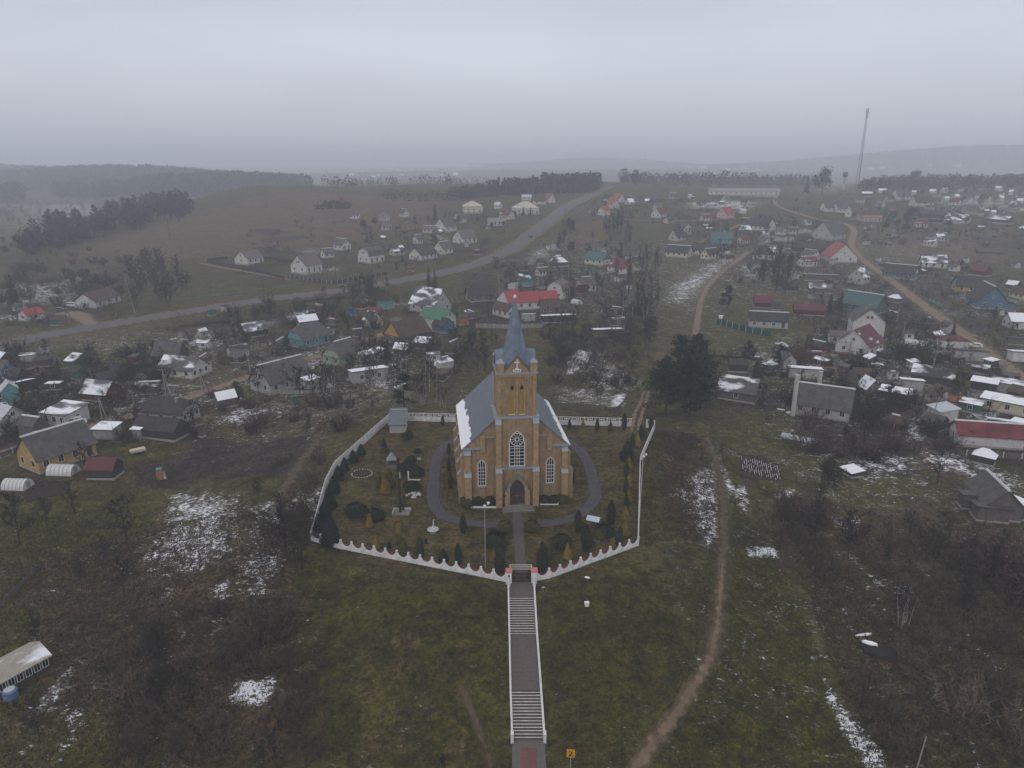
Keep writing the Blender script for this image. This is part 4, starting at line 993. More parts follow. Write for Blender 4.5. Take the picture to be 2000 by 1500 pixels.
    for i in range(chim):
        x = (-.25 if i % 2 == 0 else .3) * Ln; y = (.12 if i == 0 else -.1) * Wd; zt = h + rise * (1 - abs(y) / w) + .9
        q = MB(); q.box(x - .32, x + .32, y - .32, y + .32, h, zt, brickch); q.box(x - .38, x + .38, y - .38, y + .38, zt, zt + .12, plinth_m); q.build('chimney', ro)
    nl, ng, na = win; wh = min(1.25, h * .45); ww = min(1.0, Ln / max(nl, 1) * .45)
    for side in (-1, 1):
        X = Matrix.Rotation(0 if side < 0 else math.pi, 4, 'Z') @ Matrix.Translation((0, -w - .005, 0))
        for i in range(nl):
            x = -l + Ln * (i + .5) / nl
            if i == nl - 1 and nl > 2 and side < 0: add_window(t, X, x, .38, .9, 1.95, near, True)
            else: add_window(t, X, x, h * .38, ww, wh, near)
            if two: add_window(t, X, x, h * .38 - 2.2 if h > 4.5 else h * .1, ww, wh, near)
        X = Matrix.Rotation(R(90) * side, 4, 'Z') @ Matrix.Translation((0, -l - .005, 0))
        if gdoor and side == (gdoor[0]):
            f = MB(); f.X = X; f.box(-gdoor[1] / 2, gdoor[1] / 2, -.06, 0, .05, gdoor[2], gdoor[3]); f.build('garage_door', t)
        else:
            for i in range(ng): add_window(t, X, -w + Wd * (i + .5) / ng, h * .38, min(.95, Wd / ng * .45), wh, near)
        if na and roof in ('gable', 'gambrel'):
            for i in range(na): add_window(t, X, (i - (na - 1) / 2) * 1.3, h + rise * .22, min(.8, Wd * .12), min(1.1, rise * .34), near)
    if porch:                                               # (side x share, width, depth, height, wall, roof)
        fx_, pw, pd, ph, pwm, prm, sd = porch; x = fx_ * l
        X = Matrix.Rotation(0 if sd < 0 else math.pi, 4, 'Z'); y = -w
        q = MB(); q.X = X; q.box(x - pw / 2, x + pw / 2, y - pd, y, -dz, ph, pwm); po = q.build('porch', t)
        q = MB(); q.X = X; q.face([(x - pw / 2 - .3, y - pd - .3, ph + .02), (x + pw / 2 + .3, y - pd - .3, ph + .02), (x + pw / 2 + .3, y + .1, ph + .75), (x - pw / 2 - .3, y + .1, ph + .75)], prm); q.face([(x - pw / 2 - .3, y - pd - .3, ph - .08), (x - pw / 2 - .3, y + .1, ph + .65), (x + pw / 2 + .3, y + .1, ph + .65), (x + pw / 2 + .3, y - pd - .3, ph - .08)], prm)
        q.face([(x - pw / 2 - .3, y - pd - .3, ph - .08), (x + pw / 2 + .3, y - pd - .3, ph - .08), (x + pw / 2 + .3, y - pd - .3, ph + .02), (x - pw / 2 - .3, y - pd - .3, ph + .02)], prm); q.build('porch_roof', po)
        if near: add_window(po, X @ Matrix.Translation((0, y - pd - .005, 0)), x, ph * .35, .8, 1.0, False)
    return t
h_ = house
def hut(px, py, s, asp, g, h, k, roof, wall, rm, label, cat='shed', win=(0, 0, 0), **kw): return house(px, py, s, asp, g, h, k, roof, wall, rm, label, win, cat, ov=.25, **kw)
# --- left, near the first lane
h_(193,602,82,1.7,.45,2.7,.34,'gable',white_w,brown_r,'low white house with brown roof beside the road, white van on its sandy yard',(3,1,0))
h_(63,628,42,1.2,.35,2.6,.36,'gable',white_w,red_r,'tiny white house with bright red roof in the green field left of the road',(1,1,0))
h_(8,740,44,1.3,-.5,3.0,.5,'gable',blue_w,slate,'blue timber house with white window cut by the left photo border',(2,2,1))
hut(28,775,76,2.2,.15,2.4,.2,'mono',dark_w,full_s,'long dark shed under a flat snow roof at the left border')
h_(14,848,82,1.2,-.62,3.2,.42,'gable',white_w,pale_r,'white house with pale metal roof and two gable windows at the left border',(2,2,1))
hut(24,792,30,1.2,-.9,4.2,.5,'gable',teal_w,pale_r,'pale blue-green gabled outbuilding peeping over the white house',)
h_(132,835,80,1.15,-.5,3.0,.14,'mono',white_w,half_s,'white garage with snowy sheet roof and brown door behind the parked van',(3,1,0),cat='garage',gdoor=(1,2.8,2.3,rust))
h_(201,786,70,1.3,-.42,2.3,.46,'gable',maroon_w,half_s,'dark maroon barn with patchy snow on its roof left of the dark farmhouse',(0,1,0),cat='barn')
h_(361,742,92,1.5,-.35,2.8,.38,'gable',white_w,slate_s,'whitewashed cottage with snowy grey porch roof below the dark barn',(3,3,0),porch=(-.5,4,2.5,2.2,white_w,half_s,-1))
hut(336,716,66,1.3,-.3,3.2,.55,'gable',dark_w,slate,'dark wooden barn with sagging roof behind the whitewashed cottage',cat='barn')
h_(336,832,106,1.7,-.32,2.4,.46,'half',grey_w,dark_r,'dark hip-roofed farmhouse with pale walls above the lane side shed',(3,3,0),chim=1)
hut(318,866,104,2.0,-.3,2.2,.4,'gable',dark_w,dark_r,'long dark lean shed in front of the dark hip-roofed farmhouse')
hut(212,860,50,1.3,-.35,2.3,.1,'mono',grey_w,full_s,'small pale flat-roofed shed with clean snow on top beside the trailer')
hut(273,858,24,1.1,-.4,2.2,.12,'mono',grey_w,full_s,'tiny grey hut with snow cap right of the flat shed')
hut(232,742,32,1.2,-.3,2.6,.6,'hip',dark_w,dark_s,'small dark steep-roofed hut behind the maroon barn')
hut(292,772,48,1.8,-.15,2.2,.3,'gable',wood_w,dark_s,'grey-green low shed with a snowy ridge right of the maroon barn',ridge=True)
hut(395,855,14,1.0,.3,2.6,.2,'mono',wood_w,slate,'narrow wooden outhouse right of the long dark shed',cat='outhouse')
h_(117,918,134,1.45,.26,3.0,.52,'gable',ochre_w,slate,'ochre house with big dark grey roof and pale ridge by the two greenhouses',(4,2,0),chim=1,ridge=True)
hut(70,862,50,1.2,-.5,3.6,.4,'gable',wood_w,slate,'grey gabled barn half hidden behind the ochre house',ridge=True,cat='barn')
hut(207,940,66,1.4,-.3,2.2,.42,'gable',dark_w,maroon_r,'dark maroon-roofed shed with snow flecks right of the near greenhouse')
# --- middle left
h_(604,680,84,1.35,.38,2.8,.52,'half',teal_w,slate,'teal timber house with dark half-hipped roof and blue front',(3,1,0),gablem=teal_w,chim=1)
hut(600,645,44,1.5,.2,3.2,.4,'gable',wood_w,full_s,'snow-roofed shed just behind the teal timber house')
h_(672,715,80,1.35,.42,2.6,.58,'half',green_w,slate,'pale green gabled cottage with dark half-hipped roof',(2,2,0),chim=1,ridge=True,porch=(.75,4,2.5,2.2,grey_w,full_s,-1))
h_(552,770,118,1.55,.32,3.3,.5,'gable',grey_w,slate,'large grey-roofed house with pale brick walls beside the sandy lane',(4,2,1),ridge=True,porch=(.7,4,3,2.3,grey_w,full_s,-1))
hut(720,748,76,2.2,.12,2.9,.12,'mono',grey_w,full_s,'white brick flat shed with thick snow roof and dark doorways',win=(2,0,0))
h_(796,672,92,1.6,.36,2.6,.52,'gable',wood_w,brown_r,'brown-roofed cottage with a bright ochre front gable',(3,1,0),gablem=yellow_w,chim=1)
h_(856,648,72,1.3,-.35,4.6,.36,'gable',mat('mint_wall',(.38,.43,.38),.8,.12,.8),green_r,'two-storey pale mint house with bright green roof',(2,2,1),two=True)
hut(866,652,44,1.2,-.5,2.6,.5,'gable',blue_w,dark_r,'small dark-roofed hut with blue gable right under the mint house')
h_(841,614,82,1.3,-.4,3.2,.6,'gable',grey_w,slate_s,'steep blue-grey roofed house behind bare trees above the mint house',(3,2,1))
hut(753,605,36,1.5,.2,2.6,.2,'mono',teal_w,full_s,'teal shed with snow roof near the blue cabin',)
hut(690,617,12,1.1,.3,2.5,.15,'mono',mat('bright_blue_panel',(.03,.14,.36),.6,.1),blue_w,'small bright blue site cabin in the garden plots',cat='cabin')
hut(729,640,38,1.2,-.55,2.4,.62,'gable',cream_w,dark_s,'little barn with dull yellow gable left of the mint house',cat='barn')
hut(905,636,22,1.2,.2,2.8,.45,'gable',orange_w,brown_r,'orange-stained wooden shed right of the mint house')
hut(497,660,52,1.6,.2,2.4,.5,'gable',dark_w,half_s,'lone dark barn with frosted roof in the reddish scrub',cat='barn')
hut(466,698,42,1.5,.2,2.0,.4,'gable',grey_w,dark_s,'low dark hut standing in brown weeds left of the teal house')
hut(787,696,36,1.4,-.3,2.2,.45,'gable',wood_w,full_s,'grey shed with snowy streaked roof under birches')
hut(825,683,32,1.4,-.2,2.2,.3,'mono',wood_w,full_s,'small shed with bright white snow roof right of the streaked shed')
hut(442,798,42,1.3,.2,2.4,.45,'gable',wood_w,full_s,'shed with white striped snow roof beside the lane below the grey house')
hut(576,794,10,1.0,.2,2.3,.2,'mono',mat('bin_green',(.02,.12,.06),.6,.1),green_r,'narrow bright green outhouse in the brown plot',cat='outhouse')
hut(677,793,16,1.2,.3,1.9,.5,'gable',wood_w,wood_w,'tiny grey wooden hut under the orchard trees near the brick shed')
h_(1036,607,112,2.4,.12,3.4,.36,'gable',white_w,red_r,'long white farm building with red metal roof just behind the spire',(6,2,0),cat='farm building')
hut(996,606,52,1.0,.5,3.8,.45,'gable',white_w,red_r,'short red-roofed wing of white walls left behind the spire')
h_(1090,585,46,1.15,.7,3.6,.55,'gambrel',white_w,pinkish_roof,'white gambrel-gabled house with purple-grey roof',(2,2,1))
h_(1144,570,40,1.2,.3,3.0,.55,'half',grey_w,slate,'grey house with dark half-hipped roof right of the gambrel house',(3,2,1),ridge=True)
h_(1214,536,58,1.5,-.42,2.8,.46,'gable',white_w,maroon_r,'red-brown roofed cottage with vivid yellow gable',(3,1,0),gablem=mat('vivid_yellow',(.45,.28,.04),.8,.12),porch=(-.7,4,3,2.4,white_w,full_s,-1))
h_(1167,520,52,1.5,-.3,2.8,.5,'gable',cream_w,teal_r,'cottage with dark teal roof and blue gable behind the yellow-gabled cottage',(3,1,0),gablem=blue_w)
hut(1090,522,38,1.3,.2,2.4,.5,'hip',dark_w,dark_s,'dark hut among bare trees between road and teal roof')
h_(938,590,58,1.3,.2,2.6,.6,'half',wood_w,dark_r,'dark weathered house hidden among trees left of the spire tip',(3,2,0))
hut(1026,560,34,1.2,-.3,2.6,.5,'gable',teal_w,dark_s,'teal hut with dark snow-flecked roof above the red farm building')
hut(1022,530,20,1.4,.1,2.2,.2,'mono',wood_w,full_s,'narrow shed with clean white snow lid above the teal hut')
hut(1108,540,26,1.8,.1,2.2,.2,'mono',wood_w,full_s,'low shed with long snow lid left of the half-hipped grey house')
hut(1133,545,24,1.8,.1,2.2,.2,'mono',wood_w,full_s,'low snow-lidded shed directly behind the half-hipped grey house')
hut(1168,548,10,1.4,.1,2.0,.2,'mono',dark_w,dark_s,'small dark hut between the grey house and yellow-gabled cottage')
hut(1177,583,12,1.3,.1,2.2,.2,'mono',wood_w,full_s,'tiny snow-topped hut right of the hoop greenhouse')
hut(1090,632,70,3.0,.08,2.2,.12,'mono',dark_w,full_s,'long low shed with a thick white roof right behind the spire')
hut(1186,657,60,3.0,.08,1.8,.10,'mono',wood_w,full_s,'long low cold frame with white snowy lid in the field')
hut(1032,628,26,1.6,.1,2.2,.15,'mono',grey_w,full_s,'small pale shed with snow roof hugging the spire')
# --- left of the road
h_(488,518,54,1.2,.44,3.4,.36,'gable',white_w,pinkish_roof,'new white house with purple-brown roof behind the dark fence',(3,1,1))
h_(600,537,60,1.15,.48,4.4,.46,'gable',white_w,pinkish_roof,'two-storey white house with dark purple roof beside the road lawn',(3,2,2),chim=1,two=True)
h_(640,505,26,1.3,.3,3.0,.5,'gable',white_w,slate,'low white house with snowy ridge left in the pair by the slope',(2,1,0),ridge=True)
h_(669,490,34,1.2,-.5,3.4,.5,'gable',white_w,slate,'taller white house right in the pair by the slope',(2,2,1),ridge=True)
h_(726,516,52,1.25,.42,4.2,.46,'gambrel',white_w,slate,'white mansard house with many small windows beside the road',(3,2,2),two=True)
h_(776,500,30,1.3,.3,2.6,.5,'gable',grey_w,dark_s,'dark-roofed cottage left of the long white bungalow',(2,1,0))
h_(827,510,56,1.7,.42,3.0,.42,'gable',white_w,dark_r,'long white bungalow with black roof near the road bend',(4,2,0),chim=1)
h_(866,498,38,1.2,.5,3.2,.5,'gable',white_w,slate,'white house with grey roof right behind the long bungalow',(2,2,1),ridge=True)
h_(816,478,20,1.2,.5,3.4,.6,'gable',white_w,slate,'narrow white gabled house with snowy ridge on the slope',(2,1,1),ridge=True)
h_(908,478,48,1.2,.42,3.2,.48,'gable',white_w,pinkish_roof,'bright white house with grey-purple roof closest to the road bend',(3,2,1))
h_(871,455,42,1.2,.46,3.8,.55,'gable',white_w,slate,'tall white double-gabled house with grey roof on the slope',(2,2,1))
h_(899,437,26,1.2,.5,3.4,.55,'gable',white_w,slate,'grey-roofed white house just below the yellow villa',(2,2,1))
h_(923,418,40,1.15,.15,5.4,.30,'hip',cream_w,cream_r,'two-storey yellow villa with cream hipped roof',(3,2,0),two=True)
h_(1026,421,54,1.25,.2,4.8,.34,'hip',white_w,cream_r,'large cream-roofed villa with columns on the slope by the road',(5,2,0),two=True)
h_(990,430,30,1.3,-.4,3.4,.45,'gable',white_w,maroon_r,'red-roofed white house between the two villas',(3,2,1))
h_(970,442,36,1.5,.1,4.4,.16,'mono',grey_w,half_s,'flat grey two-storey house with snowy roof below the villas',(4,2,0),two=True)
h_(973,409,16,1.2,-.4,3.4,.5,'gable',white_w,pale_r,'small white pale-roofed house between the villas, farther back',(1,1,0))
h_(1072,397,24,1.2,-.5,3.6,.6,'gable',white_w,red_r,'white house with steep red roof above the big villa',(2,1,1))
h_(1053,400,26,1.3,.1,2.8,.5,'gable',white_w,brown_r,'low brown-roofed house behind the big cream villa',(2,1,0))
h_(1028,392,20,1.4,.1,3,.3,'gable',white_w,pale_r,'grey low house peeking over the roof of the big villa',(2,1,0))
# --- right of the road, towards the ridge
h_(1180,422,24,1.2,.5,3.8,.5,'gable',white_w,orange_r,'white house with orange-red roof lowest in the red-roofed cluster',(2,2,1))
h_(1196,408,24,1.2,-.5,3.4,.6,'gable',white_w,orange_r,'orange-roofed house with pointed gable in the middle of the cluster',(2,2,1))
h_(1207,396,24,1.2,-.4,3.4,.6,'gable',white_w,orange_r,'topmost orange-red house of the red-roofed cluster',(2,1,1))
h_(1229,401,18,1.3,.5,2.6,.5,'gable',white_w,full_s,'small white-roofed house right of the red cluster',(1,1,0))
hut(1269,400,22,1.6,.1,3.0,.3,'gable',teal_w,full_s,'blue-green barn with snowy roof right of the red cluster')
h_(1287,427,30,1.2,.55,3.4,.55,'gable',white_w,maroon_r,'white gabled house with red-brown roof on the lane',(2,2,1))
h_(1416,428,32,1.2,.55,3.4,.55,'gable',pink_w,red_r,'pink gabled house with dull red roof beside the lane',(2,2,1))
hut(1450,418,14,1.3,.3,2.4,.4,'gable',white_w,pale_r,'tiny white shed right of the pink house')
h_(1484,453,58,1.5,-.28,3.2,.42,'gable',white_w,dark_r,'long white house with dark roof and bright gable by the lane corner',(5,2,0))
h_(1407,476,44,1.6,.1,3.0,.45,'gable',teal_w,teal_r,'long barn with faded teal roof',(0,0,0),cat='barn')
h_(1322,472,34,1.2,.5,2.8,.6,'gable',grey_w,dark_r,'grey steep-roofed cottage above the cream cottage',(2,1,1))
h_(1326,505,52,1.7,-.2,2.8,.46,'gable',cream_w,dark_r,'cream cottage with black roof and snowy ridge beside the sandy track',(4,2,0),ridge=True)
h_(1381,500,62,2.0,-.1,2.6,.45,'gable',white_w,dark_r,'very long black-roofed house left of the sandy track top',(5,1,0))
h_(1490,508,44,1.5,.06,2.8,.55,'hip',white_w,dark_r,'white hip-roofed cottage at the top of the sandy track',(4,2,0))
hut(1568,494,42,1.8,.05,3.0,.4,'gable',dark_w,dark_r,'long black barn left of the red-roofed white house',cat='barn')
hut(1500,470,40,2.6,.05,2.2,.15,'mono',grey_w,full_s,'long shed with white sheet roof left half in the snowy pair')
hut(1532,472,34,2.4,.05,2.2,.15,'mono',grey_w,full_s,'long shed with white sheet roof right half in the snowy pair')
h_(1616,470,62,1.1,.62,2.8,.52,'gable',grey_w,slate,'broad grey-gabled house with dark roof above the red-roofed house',(3,2,1))
hut(1620,496,62,2.6,.05,2.8,.3,'gable',dark_w,dark_r,'long dark shed directly behind the red-roofed white house')
h_(1637,514,66,1.15,-.72,3.0,.48,'gable',white_w,red_r,'white gabled house with vivid red roof beside the dirt road',(2,2,1),chim=1)
h_(1575,441,18,1.1,.6,2.6,.5,'gable',white_w,slate,'small white gabled house alone by the upper lane',(1,1,0))
h_(1616,414,30,1.2,.4,3.4,.55,'gable',white_w,slate,'left one of two white grey-roofed houses under the ridge',(2,1,0))
h_(1642,416,32,1.2,.35,3.4,.55,'gable',white_w,slate,'right one of two white grey-roofed houses under the ridge',(3,1,0))
h_(1656,424,12,1.2,.95,4.6,.9,'gable',white_w,slate,'narrow tall white gabled house beside the brick villa',(1,1,1))
h_(1696,434,46,1.2,.32,5.2,.34,'hip',mat('buff_brick',(.33,.25,.19),.9,.15),brown_r,'two-storey buff brick villa with snowy brown hipped roof',(4,3,0),two=True)
h_(1758,392,36,1.2,.4,3.0,.55,'gable',white_w,slate,'white gabled house with dark roof below the ridge top',(2,2,0))
h_(1798,405,44,1.8,.3,3.0,.6,'gable',cream_w,brown_r,'brown-roofed house with twin cream gables',(3,2,1))
h_(1866,438,46,1.7,.2,3.0,.5,'gable',grey_w,dark_s,'grey house with black snow-edged roof above the field',(3,2,0))
h_(1893,420,34,1.6,.35,2.8,.6,'gable',green_w,slate,'low house with twin pale green gables',(2,2,0))
hut(1816,428,44,2.0,.1,3.2,.4,'gable',dark_w,dark_r,'long dark barn left of the grey snow-edged house',cat='barn')
hut(1820,436,34,2.6,.05,1.8,.2,'mono',dark_w,full_s,'low shed with snowy lid before the long dark barn')
hut(1950,438,48,2.2,-.2,2.8,.3,'gable',dark_w,half_s,'long dark shed with drifted snow near the far right field')
hut(1948,374,16,1.6,-.3,3.2,.4,'gable',white_w,snow_m,'bright white-roofed barn alone on the far right hill',cat='barn')
hut(1692,384,20,1.8,.1,3.0,.3,'gable',dark_w,full_s,'dark hut with snow roof below the mast')
hut(1722,378,18,1.5,.2,3.0,.3,'gable',white_w,full_s,'pale hut with snow roof right of the mast foot')
# --- right side, middle distance
h_(1757,545,62,1.7,-.12,2.6,.45,'gable',blue_w,dark_r,'dark-roofed house with light blue end by the dirt road',(4,2,0),ridge=True,gablem=white_w,porch=(.7,4,3,2.0,mat('light_blue_wall',(.28,.42,.52),.8,.1),half_s,-1))
h_(1820,524,48,1.6,.14,2.8,.5,'gable',white_w,slate_s,'white cottage with grey snow-dotted roof on the slope',(3,1,0))
hut(1913,540,38,1.3,-.3,2.6,.4,'gable',maroon_w,maroon_r,'maroon wooden shed above the green and yellow house')
h_(1890,572,58,1.6,.16,2.7,.55,'gable',yellow_w,dark_r,'yellow house with green gable and green skirting',(3,1,1),gablem=mat('bright_green_wall',(.08,.30,.22),.8,.12),base=mat('green_plinth',(.07,.27,.18),.8,.12))
h_(1924,604,72,1.3,-.72,2.8,.55,'gable',blue_w,dark_r,'blue timber house with yellow window band and steep dark roof',(2,2,1),ridge=True,porch=(-.6,4,3,2.3,blue_w,dark_r,-1))
hut(1977,567,24,1.3,-.3,2.4,.5,'gable',dark_w,full_s,'dark hut with snow-white roof right of the blue timber house')
h_(1994,645,66,1.6,.25,3.2,.36,'gable',white_w,full_s,'big pale building with snowy corrugated roof cut by right border',(3,2,0),cat='barn')
h_(1676,556,40,1.1,.7,3.2,.6,'gable',grey_w,slate_s,'weathered grey gabled house behind bare trees',(2,2,1))
hut(1602,550,66,3.0,.06,2.4,.12,'mono',wood_w,full_s,'long open shed with snowy roof left of the weathered house')
hut(1600,574,46,1.6,.1,2.2,.3,'gable',wood_w,slate_s,'patched grey shed below the long open shed')
h_(1686,612,82,1.6,-.25,2.8,.5,'gable',mat('dark_green_wall',(.03,.09,.075),.8,.15),teal_r,'dark green gabled house right behind the white double house',(2,1,0),ridge=True)
hut(1578,617,60,2.0,.08,2.3,.3,'gable',maroon_w,maroon_r,'low dark maroon barn with a snow patch left of the conifers',cat='barn')
h_(1688,660,66,1.1,-.85,6.0,.42,'gable',white_w,slate,'tall white rear half of the double house with chimney stacks',(3,1,2),chim=2)
h_(1676,696,86,1.1,.72,3.6,.44,'gable',white_w,maroon_r,'white front half of the double house with maroon roof',(3,2,1))
hut(1637,672,40,1.6,.1,2.6,.4,'gable',white_w,pinkish_roof,'low white garage wing left of the maroon-roofed house',win=(2,0,0))
hut(1860,681,56,1.8,.14,2.6,.25,'hip',white_w,maroon_r,'white flat garage with maroon and snowy roof beside the road',cat='garage')
hut(1891,706,62,1.9,.12,2.5,.14,'mono',grey_w,dark_r,'grey block garage with dark flat roof near the white car',cat='garage')
hut(1988,708,40,1.4,.25,2.8,.12,'mono',white_w,full_s,'white garage with snow roof at the right border beyond the road',cat='garage')
hut(1499,641,74,2.3,.04,2.6,.5,'gable',grey_w,dark_r,'long grey farmhouse with dark roof and pale ridge beside the green netting',win=(4,1,0),ridge=True)
hut(1489,602,36,1.4,.1,2.4,.5,'gable',maroon_w,maroon_r,'small dark red barn above the green-netted farmhouse',cat='barn')
hut(1514,606,18,1.3,.1,2.2,.4,'gable',wood_w,dark_r,'dark lean hut right of the small dark red barn')
hut(1542,570,30,1.5,.1,2.4,.4,'gable',dark_w,dark_r,'black hut under the big bare trees left of the patched shed')
hut(1440,728,38,1.6,.08,2.4,.4,'gable',dark_w,dark_r,'dark low hut behind the pines',)
h_(1441,786,78,1.5,-.12,2.8,.5,'gable',wood_w,slate_s,'grey farm shed with snow-flecked roof and dark doorway by the pines',(1,0,0),cat='shed')
h_(1604,818,106,1.8,-.05,3.0,.62,'gable',grey_w,slate,'long pale house with dark roof and two white chimney stacks',(4,2,0),ridge=True)
hut(1570,742,62,2.0,.06,2.6,.12,'mono',grey_w,full_s,'grey block shed with snow roof behind the two chimney house')
hut(1659,766,32,1.0,.95,2.0,.8,'gable',wood_w,dark_r,'sharp-gabled wooden cellar hut right of the two chimney house')
hut(1695,778,44,1.2,-.6,2.4,.6,'gable',wood_w,full_s,'open-fronted barn with snow-striped roof between huts',cat='barn')
hut(1747,786,58,2.0,-.08,2.4,.14,'mono',dark_w,full_s,'dark lean shed with clean white roof above the thuja bush')
hut(1778,764,42,1.4,.1,2.4,.14,'mono',grey_w,full_s,'grey hut with white roof left of the ruined black barn')
hut(1820,754,76,1.8,-.05,2.6,.4,'gable',dark_w,dark_s,'ruined black barn with frost on its boards',cat='barn')
hut(1920,766,44,1.6,-.06,2.6,.12,'mono',dark_w,full_s,'open dark shed with white roof left end of the long row')
hut(1972,770,70,2.6,-.06,2.6,.12,'mono',grey_w,half_s,'long block shed with striped snow roof right in the row')
h_(1968,810,96,2.6,-.06,2.8,.12,'mono',cream_w,full_s,'long cream stable with snow roof and two dark doors',(3,1,0),cat='stable')
hut(1838,826,52,1.2,-.55,2.6,.16,'mono',white_w,pale_r,'white garage with red doors and pale sheet roof',cat='garage',gdoor=(1,2.6,2.2,mat('red_door',(.17,.03,.025),.7,.2)))
h_(1922,880,126,2.4,.14,2.8,.40,'gable',white_w,mat('patchy_red_roof',(.125,.02,.025),.6,.6,.35),'long white barn with patchy red metal roof',(0,0,0),cat='barn',ridge=True)
hut(1990,850,34,1.5,-.2,2.6,.12,'mono',grey_w,full_s,'grey shed with white roof at right border behind the red barn')
hut(1956,845,54,3.0,0.04,2.4,.12,'mono',wood_w,half_s,'row of old wooden sheds behind the patchy red barn')
hut(1920,909,40,1.4,-.1,1.9,.5,'hip',dark_w,full_s,'low dark hut with heaped snow below the patchy red barn')
hut(1663,934,38,1.2,-.5,1.0,.12,'mono',dark_w,full_s,'low cold frame with square snow-covered lid in the ploughed plots',cat='cold frame')
h_(1935,1016,96,1.5,-.62,3.0,.5,'gable',wood_w,slate,'dark grey steep barn with lean-to roofs at the right',(0,0,0),cat='barn',ridge=True)
hut(1930,1022,66,1.5,.2,2.3,.14,'mono',wood_w,slate,'grey sheet-roofed lean-to before the steep dark barn')
hut(1896,998,50,1.5,.2,2.5,.14,'mono',wood_w,slate,'grey lean-to roof left of the steep dark barn')
hut(1985,1015,44,1.4,-.3,2.4,.14,'mono',mat('green_boards',(.05,.11,.085),.8,.2),full_s,'green hut with snow roof right of the steep dark barn')
# --- more sheds and houses between the named ones
fs = random.Random(77); USED = set(); BASE = list(NB)
cnt = {}
for _, _, q in BASE: cnt[q] = cnt.get(q, 0) + 1
WD = [('grey', wood_w), ('dark', dark_w), ('dark', dark_w), ('pale', grey_w), ('white', white_w), ('brown', mat('brown_boards', (.085, .06, .042), .9, .25, 1.2)), ('green', mat('green_boards2', (.05, .10, .07), .85, .2)), ('maroon', maroon_w)]
RF = [('snow-white', full_s), ('half snowy', half_s), ('weathered grey', slate), ('dull brown', brown_r), ('snow-flecked', dark_s), ('black', dark_r), ('black', dark_r), ('grey', slate), ('grey', slate), ('brown', brown_r), ('snow-flecked grey', slate_s), ('maroon', maroon_r)]
def filler(poly, n, rots, big):
    c = k_ = 0; xs = [p[0] for p in poly]; yv = [p[1] for p in poly]
    while c < n and k_ < n * 60:
        k_ += 1; px, py = fs.uniform(min(xs), max(xs)), fs.uniform(min(yv), max(yv))
        if not bool(inside(poly, np.array(px), np.array(py))): continue
        p = G(px, py)
        if not clear(p, 4.5): continue
        isb = fs.random() < big; wm = fs.uniform(7.5, 10.5) if isb else fs.uniform(2.8, 6.0); wn, wmt = fs.choice([('white', white_w), ('white', white_w), ('grey', grey_w), ('cream', cream_w), ('dark', wood_w)]) if isb else fs.choice(WD); rn, rmt = fs.choice([('black', dark_r), ('dark grey', slate), ('brown', brown_r), ('snow-flecked', slate_s), ('purple-grey', pinkish_roof), ('maroon', maroon_r)]) if isb else fs.choice(RF)
        b = sorted(BASE, key=lambda q: math.hypot(q[0] - p.x, q[1] - p.y)); lab = None
        for q in b[:5]:
            if cnt[q[2]] > 1: continue
            u0 = proj((q[0], q[1], gz(q[0], q[1]))); dx, dy = px - u0[0], py - u0[1]
            pos = ('just behind' if dy < 0 else 'just in front of') if abs(dy) * 2.2 > abs(dx) else ('just left of' if dx < 0 else 'just right of')
            if math.hypot(q[0] - p.x, q[1] - p.y) > 40: pos = pos.replace('just', 'some way')
            for ty in (('house', 'cottage') if isb else ('shed', 'hut', 'outbuilding')):
                t_ = '%s %s with %s roof %s the %s' % (wn, ty, rn, pos, q[2])
                if t_ not in USED: lab = t_; break
            if lab: break
        if not lab: continue
        USED.add(lab); g_ = fs.choice([1, -1]) * fs.uniform(.1, .6)
        house(px, py, wm / mpp(p), fs.uniform(1.2, 2.0), g_, fs.uniform(2.6, 3.2) if isb else fs.uniform(1.9, 2.5), fs.uniform(.4, .55) if isb else fs.choice([.14, .14, .4, .5]), 'gable' if isb else fs.choice(['mono', 'mono', 'gable', 'gable', 'hip']) , wmt, rmt, lab, (3, 2, 1) if isb else fs.choice([(0, 0, 0), (1, 0, 0)]), 'house' if isb else 'shed', ov=.45 if isb else .25, chim=1 if isb and fs.random() < .5 else 0, ridge=fs.random() < .3); c += 1
for poly, n, rots, big in (([(1490,690),(2000,690),(2000,870),(1750,850),(1620,735),(1490,730)], 26, 0, 0), (VILL[1][0], 24, 0, .06), (VILL[2][0], 34, 0, .4), (VILL[3][0], 44, 0, .5), (VILL[4][0], 24, 0, .06), (VILL[5][0], 20, 0, 0), (VILL[6][0], 14, 0, 0), ([(0,575),(130,580),(130,640),(0,640)], 4, 0, .1), ([(690,425),(1000,420),(960,500),(700,500)], 12, 0, .45), (VILL[9][0], 22, 0, .4)): filler(poly, n, rots, big)
